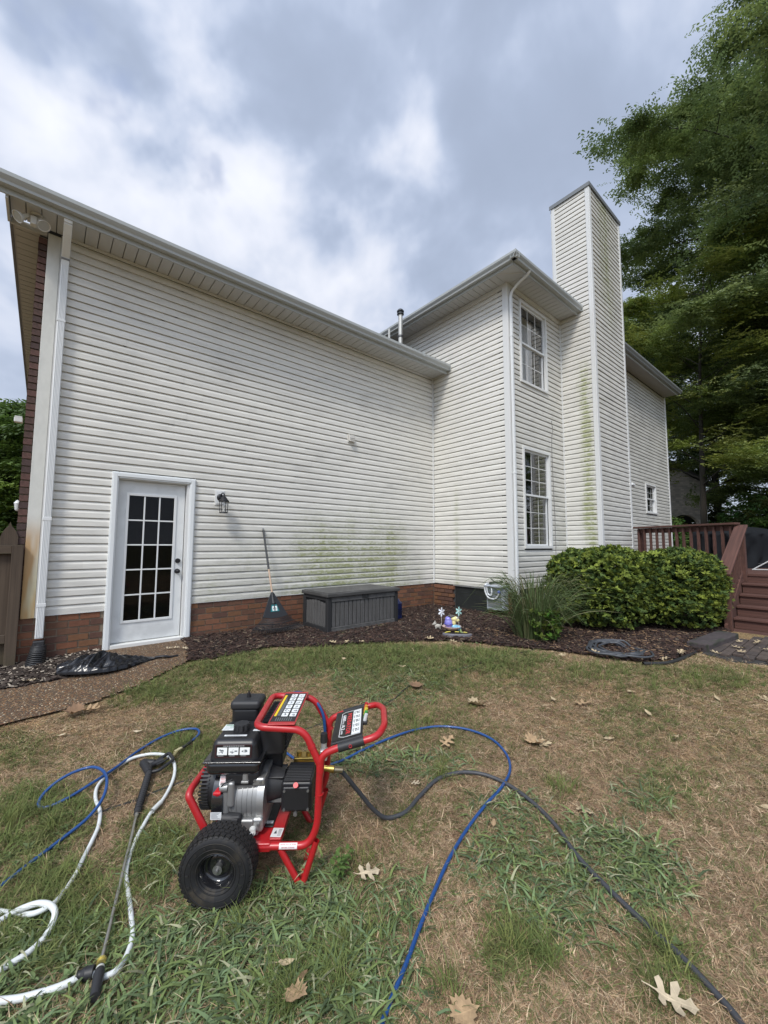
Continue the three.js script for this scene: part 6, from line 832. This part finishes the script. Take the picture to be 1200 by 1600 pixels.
{ // spray gun and lance
  const t = thing('spray_gun', 'black spray gun with long steel lance lying across the white hose', 'spray gun'), X = (x, y, h) => at(x / 3.333, 1120 + y / 3.333, h);
  const g0 = X(762, 262, .045), g1 = X(712, 505, .03), tip = X(530, 1262, .04), end = X(492, 1462, .036), gr = X(902, 205, .05), mid = X(775, 292, .045);
  mesh('gun_body', bar([g0.clone().lerp(gr, .62), g0.clone().lerp(gr, .12), mid], .017, .03, 40, 14), satinM(), t);
  mesh('gun_block', merge([cyl(.026, .022, X(748, 240, .045), mid, 14), cyl(.024, .02, X(748, 240, .045), X(806, 240, .045), 12)]), satinM(), t);
  const h1 = X(806, 238, .05), h2 = X(880, 188, .055), h3 = X(905, 222, .05), h4 = X(830, 278, .045); mesh('trigger_guard', bar([h1, h2, h3, h4, X(780, 290, .04)], .0105, .02, 60, 10), satinM(), t); mesh('trigger', bar([X(815, 250, .05), X(845, 238, .05), X(880, 215, .05)], .006, .01, 20, 8), satinM(), t);
  mesh('inlet', cyl(.010, .010, gr, X(935, 165, .04), 12), mat(.52, .46, .25, .35, .7), t);
  mesh('lance_grip', cyl(.019, .017, mid, g1, 16), mat(.03, .03, .032, .6), t); const rg = []; for (let i = 0; i < 16; i++) { const p = mid.clone().lerp(g1, .12 + i * .052), d = g1.clone().sub(mid).normalize(); rg.push(new THREE.TorusGeometry(.0185, .0026, 6, 16).applyQuaternion(new THREE.Quaternion().setFromUnitVectors(V(0, 0, 1), d)).translate(p.x, p.y, p.z)); } mesh('grip_ring', merge(rg), satinM(), t);
  mesh('lance_tube', merge([cyl(.0065, .0065, g1, tip, 12), cyl(.011, .009, g1, g1.clone().lerp(tip, .03), 12)]), mat(.52, .50, .46, .32, .85), t);
  mesh('nozzle_collar', merge([cyl(.012, .014, tip, tip.clone().lerp(end, .14), 12), cyl(.016, .016, tip.clone().lerp(end, .02), tip.clone().lerp(end, .07), 8)]), mat(.60, .50, .16, .35, .6), t);
  mesh('turbo_nozzle', merge([cyl(.012, .017, tip.clone().lerp(end, .2), tip.clone().lerp(end, .4), 14), cyl(.018, .016, tip.clone().lerp(end, .4), end, 14)]), mat(.024, .024, .026, .5), t); mesh('nozzle_band', cyl(.014, .0145, tip.clone().lerp(end, .24), tip.clone().lerp(end, .30), 14), mat(.5, .5, .44, .4), t); }
// ------------------------------------------------------------------ fallen leaves, each a leaf of its own
const dryTex = (r, g, b, s) => new THREE.MeshStandardMaterial({ roughness: .85, side: THREE.DoubleSide, map: colorTex(128, 64, (u, v) => { const n = fbm(u * 6 + s, v * 6, 4), vein = Math.abs(v - .5) < .018 || Math.abs(((u * 5 + Math.abs(v - .5) * 3) % 1) - .5) < .035 ? 1.22 : 1, k = (.62 + .62 * n) * vein; return [r * k, g * k, b * k]; }) });
const leafMats = { pale: dryTex(.46, .36, .22, 1), tan: dryTex(.40, .27, .15, 5), brown: dryTex(.21, .125, .07, 9), cream: dryTex(.50, .41, .28, 13) };
function oakShape(kind, q) {   // outline along +x, length 1
  const top = kind === 'maple' ? [[.0, .02], [.16, .06], [.12, .26], [.26, .22], [.24, .42], [.38, .34], [.44, .46], [.52, .34], [.66, .40], [.66, .24], [.82, .24], [.80, .12], [1, 0]] : kind === 'lobed' ? [[0, .012], [.24, .02], [.30, .05], [.26, .22], [.34, .31], [.42, .24], [.42, .07], [.52, .06], [.56, .26], [.68, .34], [.72, .22], [.66, .08], [.78, .08], [.88, .16], [.94, .06], [1, 0]] : [[0, .01], [.2, .02], [.3, .12], [.5, .17], [.7, .13], [.85, .09], [1, 0]];
  const s = new THREE.Shape(), j = () => (q() - .5) * .035; s.moveTo(0, -.01); for (const [x, y] of top) s.lineTo(x + j() * .6, y + j() * (y > .03 ? 1 : .1)); for (const [x, y] of top.slice(1, -1).reverse()) s.lineTo(x + j() * .6, -y * (.85 + q() * .25) + j() * (y > .03 ? 1 : .1)); s.closePath(); return s;
}
function leafMesh(kind, len, curl, q) {   // cut from a fine grid so that it can curl
  const s = oakShape(kind, q), pts = s.getPoints(2), P2 = pts.map(p => [p.x, p.y]), g = new THREE.ShapeGeometry(s, 2);
  let tri = g.toNonIndexed(), p = tri.attributes.position; const out = []; const put = (a, b, c, n) => { if (n === 0) { out.push(a, b, c); return; } const m = (u, v) => [(u[0] + v[0]) / 2, (u[1] + v[1]) / 2], ab = m(a, b), bc = m(b, c), ca = m(c, a); put(a, ab, ca, n - 1); put(ab, b, bc, n - 1); put(ca, bc, c, n - 1); put(ab, bc, ca, n - 1); };
  for (let i = 0; i < p.count; i += 3) put([p.getX(i), p.getY(i)], [p.getX(i + 1), p.getY(i + 1)], [p.getX(i + 2), p.getY(i + 2)], 2);
  const pos = [], uv = [], sd = q() * 50; for (const [x, y] of out) { const h = curl * (y * y * 1.6 + (x - .5) * (x - .5) * .7) + curl * .35 * (fbm(x * 3 + sd, y * 3, 2) - .5); pos.push(x * len, h * len, -y * len); uv.push(x, y + .5); }
  const o = new THREE.BufferGeometry(); o.setAttribute('position', new THREE.Float32BufferAttribute(pos, 3)); o.setAttribute('uv', new THREE.Float32BufferAttribute(uv, 2)); o.computeVertexNormals(); return o;
}
const lq = rng(404);
function fallen(px, py, len, ang, kind, m, label, group, lift = .012, tilt = .12, curl = .35) {
  const p = at(px, py, lift), o = mesh('fallen_leaf', leafMesh(kind, len, curl, lq), leafMats[m], scene); o.position.copy(p); o.rotation.set((lq() - .5) * tilt * 2, ang, (lq() - .5) * tilt * 2, 'YXZ'); tag(o, label, 'leaf', group); return o;
}
const vx = -.7009;   // turn that points a leaf to the right of the picture
fallen(551, 1366, .135, vx + .35, 'lobed', 'cream', 'pale cream lobed oak leaf on the grass behind the washer foot', null, .055, .25);
fallen(700, 1590, .115, vx + .3, 'maple', 'tan', 'broad tan leaf lying at the bottom edge between the hoses', null, .04, .1, .2);
fallen(1002, 1536, .165, vx - .45, 'lobed', 'cream', 'large pale lobed oak leaf beside the grey hose at lower right', null, .045, .12, .3);
fallen(428, 1507, .075, vx + .1, 'oval', 'pale', 'small curled pale leaf in the weeds below the washer wheel', null, .05, .3, .6);
fallen(445, 1548, .10, vx - .5, 'maple', 'tan', 'tan leaf in the weeds near the bottom edge left of the blue hose', null, .05, .3, .4);
fallen(462, 1535, .06, vx + 1, 'oval', 'brown', 'brown leaf stub touching the tan leaf near the bottom edge', null, .05, .2, .4);
fallen(895, 1258, .12, vx - .9, 'lobed', 'pale', 'pale leaf lying alone on the dry grass right of the hose crossing', null, .015, .15);
fallen(818, 1156, .16, vx - .1, 'maple', 'tan', 'big curled tan leaf on the dry grass behind the blue hose loop', null, .03, .3, .6);
fallen(832, 1163, .15, vx + .1, 'lobed', 'pale', 'pale leaf overlapping the right side of the big curled tan leaf', null, .02, .2, .4);
fallen(728, 1098, .20, vx + .2, 'maple', 'pale', 'crumpled pale leaf on the lawn midway to the ornament', null, .035, .35, .6);
fallen(688, 1168, .15, vx + .8, 'lobed', 'tan', 'tan lobed leaf inside the blue hose loop', null, .03, .3);
fallen(640, 1222, .08, vx - .6, 'lobed', 'cream', 'small pale leaf beside the dark supply hose', null, .02, .2);
fallen(600, 1186, .09, vx - .5, 'oval', 'tan', 'narrow tan leaf on the grass just right of the washer handle', null, .02, .2);
fallen(893, 1100, .18, vx, 'lobed', 'tan', 'tan leaf on the lawn in front of the coiled hose', null, .02, .2, .4);
fallen(638, 1072, .16, vx + .3, 'maple', 'brown', 'brown leaf beside the black hose near the mulch bed', null, .03, .2, .4);
fallen(770, 1293, .08, vx + 1.2, 'oval', 'tan', 'small tan leaf standing in the weeds right of the blue hose', null, .04, .4);
fallen(826, 1473, .06, vx, 'oval', 'pale', 'short pale leaf on dry grass between blue and grey hose', null, .025, .2);
fallen(940, 1155, .11, vx + .2, 'oval', 'pale', 'pale leaf on the dry lawn right of the big curled tan leaf', null, .015, .2);
fallen(1182, 1258, .11, vx - .3, 'oval', 'pale', 'pale leaf at the right edge of the lawn, lower one', null, .015, .2);
fallen(1183, 1092, .17, vx, 'lobed', 'pale', 'pale leaf at the right edge of the lawn, upper one', null, .015, .2);
fallen(96, 1113, .19, vx + .1, 'maple', 'brown', 'large brown leaf on the edge of the pebble path', null, .05, .2, .6);
fallen(125, 1108, .16, vx + .1, 'lobed', 'tan', 'reddish tan leaf beside the large brown one on the path edge', null, .05, .2, .6);
fallen(205, 1143, .08, vx + .1, 'oval', 'cream', 'pale leaf on the grass between path and blue hose', null, .02, .3, .6);
fallen(88, 1150, .09, vx + .1, 'oval', 'cream', 'small whitish leaf on the grass below the path edge', null, .02, .3, .6);
fallen(30, 1064, .16, vx + .1, 'lobed', 'cream', 'whitish leaf on the dark strip left of the black bag', null, .05, .3, .6);
for (const [x, y] of [[256, 1013], [268, 1011], [282, 1012]]) fallen(x, y, .10, vx + lq() * 2, 'lobed', 'cream', 'small pale leaf lying on the path in front of the door sill', 'leaves in front of the door sill', .05, .3, .6);
for (const [x, y] of [[1143, 1008], [1158, 1004], [1166, 1012], [1150, 1016], [1178, 1006], [1186, 1013], [1128, 1022], [1172, 1000], [1192, 1003]]) fallen(x, y, .12, lq() * 6, 'lobed', 'pale', 'pale leaf among those scattered at the foot of the deck steps', 'leaves at the foot of the deck steps', .055, .3, .5);
for (const [x, y] of [[940, 1022], [985, 1024], [1048, 1028], [1062, 1022], [880, 1026], [700, 1000], [664, 997], [545, 1000], [560, 1003], [528, 1004]]) fallen(x, y, .12, lq() * 6, 'lobed', 'pale', 'pale leaf among those scattered along the front of the mulch bed', 'leaves along the mulch bed', .06, .3, .5);
for (const [x, y] of [[1000, 1056], [1090, 1052], [1115, 1085], [860, 1088], [975, 1078], [534, 1028], [620, 1040], [1060, 1150], [1020, 1120]]) fallen(x, y, .10, lq() * 6, 'oval', 'pale', 'small pale leaf among those scattered on the far half of the lawn', 'leaves scattered on the far lawn', .03, .3, .5);
// mulch chips and crumbs
{ const q = rng(88), L = [], K = [], xs = [], gather = (P, n, list, f) => { let x0 = 1e9, x1 = -1e9, z0 = 1e9, z1 = -1e9; for (const [x, z] of P) { x0 = Math.min(x0, x); x1 = Math.max(x1, x); z0 = Math.min(z0, z); z1 = Math.max(z1, z); } for (let i = 0; i < n; i++) { const x = lerp(x0, x1, q()), z = lerp(z0, z1, q()); if (inPoly(x, z, P)) list.push(f(x, z)); } };
  gather(BED, 60000, L, (x, z) => { const t = q(), c = t < .62 ? [.050, .028, .021] : t < .82 ? [.020, .014, .012] : t < .93 ? [.10, .058, .04] : [.17, .13, .09], k = .7 + q() * .6; const straw = depthOf(x, z) < 6.2 && x > 4.9 && q() < .12; return [x, groundY(x, z) + .035 + q() * .02, z, (q() - .5) * .7, q() * 6.28, (q() - .5) * .7, .5 + q() * 1.0, (straw ? .24 : c[0]) * k, (straw ? .15 : c[1]) * k, (straw ? .085 : c[2]) * k]; });
  const t = inst('mulch_chips', new THREE.BoxGeometry(.046, .005, .010), mat(1, 1, 1, .95), L, scene); tag(t, 'dark red-brown bark chips covering the bed along the house', 'mulch');
  gather(LEFTBED, 4200, K, (x, z) => { const pale = q() < .30, k = .6 + q() * .7; return [x, groundY(x, z) + .028 + q() * .015, z, (q() - .5) * .8, q() * 6.28, (q() - .5) * .8, pale ? .5 + q() * .5 : .5 + q(), (pale ? .46 : .05) * k, (pale ? .39 : .036) * k, (pale ? .31 : .028) * k]; });
  tag(inst('leaf_litter', new THREE.BoxGeometry(.055, .006, .022), mat(1, 1, 1, .95), K, scene), 'pale leaf scraps and dark chips on the strip beside the drain pipe', 'leaf litter'); }
// ------------------------------------------------------------------ grass, blade by blade
function bladeTuft(n, spread, lmin, lmax, w, lie, q, curl = .5) {   // n blades: lie 0 = upright, 1 = flat
  const P = [], I = [], U = []; let o = 0;
  for (let i = 0; i < n; i++) { const a = q() * 6.283, r = Math.sqrt(q()) * spread, x0 = Math.cos(a) * r, z0 = Math.sin(a) * r, b = q() * 6.283, l = lerp(lmin, lmax, q()), e0 = lerp(1.45, .12, clamp(lie + (q() - .5) * .5)), cv = curl * (.4 + q()), ww = w * (.7 + q() * .6), K = 4; let x = x0, y = -.006, z = z0, e = e0, bb = b; const tw = (q() - .5) * 1.4;
    for (let k = 0; k <= K; k++) { const s = k / K, hw = ww * (s < .35 ? .75 + s * .7 : 1 - (s - .35) / .65 * .93), sx = -Math.sin(bb + tw * .3), sz = Math.cos(bb + tw * .3), up = tw * .35; P.push(x - sx * hw, y - up * hw, z - sz * hw, x + sx * hw, y + up * hw, z + sz * hw); U.push(0, s, 1, s); if (k < K) { I.push(o, o + 1, o + 2, o + 1, o + 3, o + 2); const d = l / K; x += Math.cos(e) * Math.cos(bb) * d; z += Math.cos(e) * Math.sin(bb) * d; y += Math.sin(e) * d; if (y < .002 && k > 0) { y = .002; e = Math.max(e, 0); } e -= cv * 2.2 / K; e = Math.max(e, -1.0); bb += (q() - .5) * .5; } o += 2; } }
  const g = new THREE.BufferGeometry(); g.setAttribute('position', new THREE.Float32BufferAttribute(P, 3)); g.setAttribute('uv', new THREE.Float32BufferAttribute(U, 2)); g.setIndex(I); const h = g.toNonIndexed(); h.computeVertexNormals(); return h;
}
{ const q = rng(1234), grassMat = new THREE.MeshPhysicalMaterial({ color: 0xffffff, roughness: .8, transmission: .25, thickness: 0, side: THREE.DoubleSide, specularIntensity: .35 }), dryMat = mat(1, 1, 1, .9, 0, { side: THREE.DoubleSide });
  const dry = [bladeTuft(15, .05, .03, .075, .0014, .85, q, .35), bladeTuft(15, .05, .025, .07, .0015, .75, q, .5), bladeTuft(13, .05, .03, .06, .0013, .95, q, .2)], fine = [bladeTuft(9, .035, .045, .10, .0019, .35, q, .6), bladeTuft(8, .04, .05, .12, .0018, .5, q, .7), bladeTuft(10, .03, .035, .08, .0019, .3, q, .5)], broad = [bladeTuft(5, .03, .05, .105, .0064, .70, q, .8), bladeTuft(6, .035, .045, .095, .0060, .85, q, .6), bladeTuft(5, .03, .06, .12, .0046, .60, q, .9)];
  const D = dry.map(() => []), Fi = fine.map(() => []), B = broad.map(() => []);
  const skip0 = (x, z) => inBed(x, z) || inPath(x, z) || inLeft(x, z) || inPave(x, z) || inHouse(x, z);
  const skip = (x, z) => { const k = depthOf(x, z) > 3.6 ? .11 : .06; return skip0(x + (q() - .5) * 2 * k * (.3 + fbm(x * 3, z * 3, 2)), z + (q() - .5) * 2 * k); };
  // spread so that each part of the picture gets as much: polar about the camera's foot
  const fwd = Math.atan2(-.7644, .6448), spots = 150000; let tries = 0;
  for (let i = 0; i < spots; i++) {
    const u = q(), rad = .55 * Math.pow(22, Math.pow(u, .92)), half = rad < 1.4 ? 1.75 : .98, a = fwd + (q() * 2 - 1) * half, x = Math.cos(a) * rad, z = Math.sin(a) * rad;
    if (skip(x, z)) continue; const y = groundY(x, z), far = rad > 4 ? 1.0 + (rad - 4) * .12 : 1, gz = green(x, z), bl = blueAt(x, z), fr = freshAt(x, z), ra = () => q() * 6.283;
    const t = q();
    if (q() < bl * (.25 + 1.0 * smooth(.35, .62, fbm(x * 4.2 + 2, z * 4.2, 3))) * 1.15 * (rad < 3.4 ? 1 : .8)) { const k = .5 + q() * .95, mix = q(), pale = q() < .12; B[q() * 3 | 0].push([x, y, z, (q() - .5) * .3, ra(), (q() - .5) * .3, (.62 + q() * .55) * (rad > 4 ? .8 : 1), (pale ? .36 : lerp(.15, .175, mix)) * k, (pale ? .36 : lerp(.215, .225, mix)) * k, (pale ? .22 : lerp(.110, .070, mix)) * k]); }
    if (q() < clamp((rad < 3 ? .07 : .17) + gz * (rad < 3 ? .32 : .55) + fr * .85 + bl * .12)) { const k = .7 + q() * .65, y2 = q(); Fi[q() * 3 | 0].push([x, y, z, (q() - .5) * .3, ra(), (q() - .5) * .3, (.34 + q() * .50) * far * (1 + fr * 1.0) * (rad > 3 ? .85 : 1), lerp(.105, .20, y2) * k, lerp(.155, .20, y2) * k, lerp(.042, .075, y2) * k]); }
    if (q() < .95 - bl * .5 - fr * .35) { const k = .42 + q() * q() * .5 + q() * .75, w = q(), c = w < .50 ? [.43, .295, .175] : w < .78 ? [.27, .165, .095] : w < .91 ? [.58, .44, .285] : [.17, .17, .07]; D[q() * 3 | 0].push([x, y + .002, z, (q() - .5) * .25, ra(), (q() - .5) * .25, (.7 + q() * .7) * far, c[0] * k, c[1] * k, c[2] * k]); }
  }
  // longer yellow-green tufts standing here and there
  const long = [bladeTuft(14, .03, .10, .22, .0022, .18, q, .7), bladeTuft(12, .04, .09, .20, .0024, .30, q, .9)], Lo = long.map(() => []);
  for (const [px, py, n, sp] of [[250, 1330, 26, .16], [60, 1285, 30, .18], [20, 1270, 22, .15], [485, 1545, 34, .12], [425, 1575, 22, .10], [850, 1500, 14, .06], [806, 1492, 8, .05], [700, 1565, 8, .06], [215, 1090, 40, .22], [565, 1345, 7, .08], [95, 1395, 26, .16], [300, 1165, 26, .16], [340, 1230, 12, .10], [640, 1130, 22, .18], [700, 1068, 26, .25], [480, 1032, 50, .4], [600, 1022, 60, .45], [720, 1022, 50, .4], [1040, 1500, 10, .08], [690, 1205, 12, .10], [880, 1230, 10, .08], [1105, 1060, 40, .35], [960, 1060, 40, .4], [360, 1045, 36, .3], [790, 1040, 36, .35], [380, 1440, 10, .10], [220, 1420, 14, .12], [130, 1440, 14, .12], [30, 1420, 16, .14], [560, 1480, 12, .10]]) { const c = at(px, py); for (let i = 0; i < n; i++) { const a = q() * 6.283, r = sp * Math.sqrt(q()), x = c.x + Math.cos(a) * r, z = c.z + Math.sin(a) * r; if (skip0(x, z)) continue; const k = .7 + q() * .6, y2 = q(); Lo[i % 2].push([x, groundY(x, z), z, (q() - .5) * .4, q() * 6.283, (q() - .5) * .4, .45 + q() * .5, lerp(.12, .21, y2) * k, lerp(.17, .225, y2) * k, lerp(.05, .07, y2) * k]); } }
  // small broad-leaved weeds among the blades at the lower left and below the washer
  const herb = [sprig(6, .034, .018, q, .5), sprig(7, .028, .016, q, .6)], He = herb.map(() => []);
  for (const [px, py, n, sp] of [[80, 1500, 70, .16], [180, 1530, 60, .14], [40, 1570, 50, .12], [300, 1500, 40, .12], [430, 1470, 30, .12], [500, 1420, 24, .12], [870, 1370, 40, .25], [960, 1390, 30, .2], [600, 1065, 60, .4], [560, 1185, 20, .15], [430, 1040, 40, .4], [720, 1026, 50, .45], [30, 1330, 24, .15]]) { const c = at(px, py); for (let i = 0; i < n * .45; i++) { const a = q() * 6.283, r = sp * Math.sqrt(q()) * 1.5, x = c.x + Math.cos(a) * r, z = c.z + Math.sin(a) * r; if (skip0(x, z)) continue; const k = .7 + q() * .6, m = q(); He[i % 2].push([x, groundY(x, z) + .018, z, (q() - .5) * .7, q() * 6.283, (q() - .5) * .7, .45 + q() * .5, lerp(.13, .18, m) * k, lerp(.19, .23, m) * k, lerp(.075, .10, m) * k]); } }
  const put = (name, geos, m, lists, label, cat) => { geos.forEach((g, i) => tag(inst(numbered(name), g, m, lists[i], scene), label[i], cat)); };
  put('dry_grass', dry, dryMat, D, ['straw-coloured dead grass matted flat over most of the lawn', 'browner dead grass curling up among the flat straw', 'short dead grass stems lying close to the soil'], 'grass');
  put('green_grass', fine, grassMat, Fi, ['thin fresh green grass along the bed edge and in scattered tufts', 'longer thin green grass leaning over in the scattered tufts', 'short thin green grass between the dry patches'], 'grass');
  put('tall_grass', long, grassMat, Lo, ['tufts of long yellow-green grass standing up from the lawn', 'tufts of long yellow-green grass arching over the lawn'], 'grass');
  put('leafy_weeds', herb, grassMat, He, ['small leafy green weeds scattered among the grass blades', 'smallest leafy weeds growing low between the grass blades'], 'weeds');
  put('weed_grass', broad, grassMat, B, ['bluish broad-bladed weed grass in the patches near the washer', 'flat-lying broad-bladed weed grass in the patch right of the blue hose', 'longest broad-bladed weed grass in the lower left corner'], 'grass');
}
{ // a young broad-leaved weed by the foot of the washer
  const p = at(532, 1372), t = thing('seedling', 'small bright green broad-leaved seedling beside the washer foot', 'weed', [p.x, p.y, p.z]), q = rng(71), L = []; for (let k = 0; k < 5; k++) { const y = .02 + k * .022; for (let i = 0; i < 4; i++) { const g = leafGeo(.045 - k * .004, .022, .3, .4).rotateZ(.25 + k * .1).rotateY(i * 1.571 + k * .785 + q() * .3).translate((q() - .5) * .06, y, (q() - .5) * .05); L.push(g); } } for (let s = 0; s < 3; s++) for (let i = 0; i < 5; i++) L.push(leafGeo(.04, .02, .3, .4).rotateZ(.3).rotateY(i * 1.3 + s).translate(-.03 + s * .045, .03 + i * .012, .03 - s * .03));
  mesh('leaf_cluster', mergeGeometries(L), leafMat(.12, .20, .05, .35), t); mesh('stem', merge([cyl(.0025, .0015, V(0, -.01, 0), V(.005, .12, 0), 6), cyl(.002, .0015, V(-.03, -.01, .03), V(-.03, .08, .03), 6)]), mat(.08, .10, .03, .8), t); }
scene.environmentIntensity = 1;
renderer.render(scene, camera);
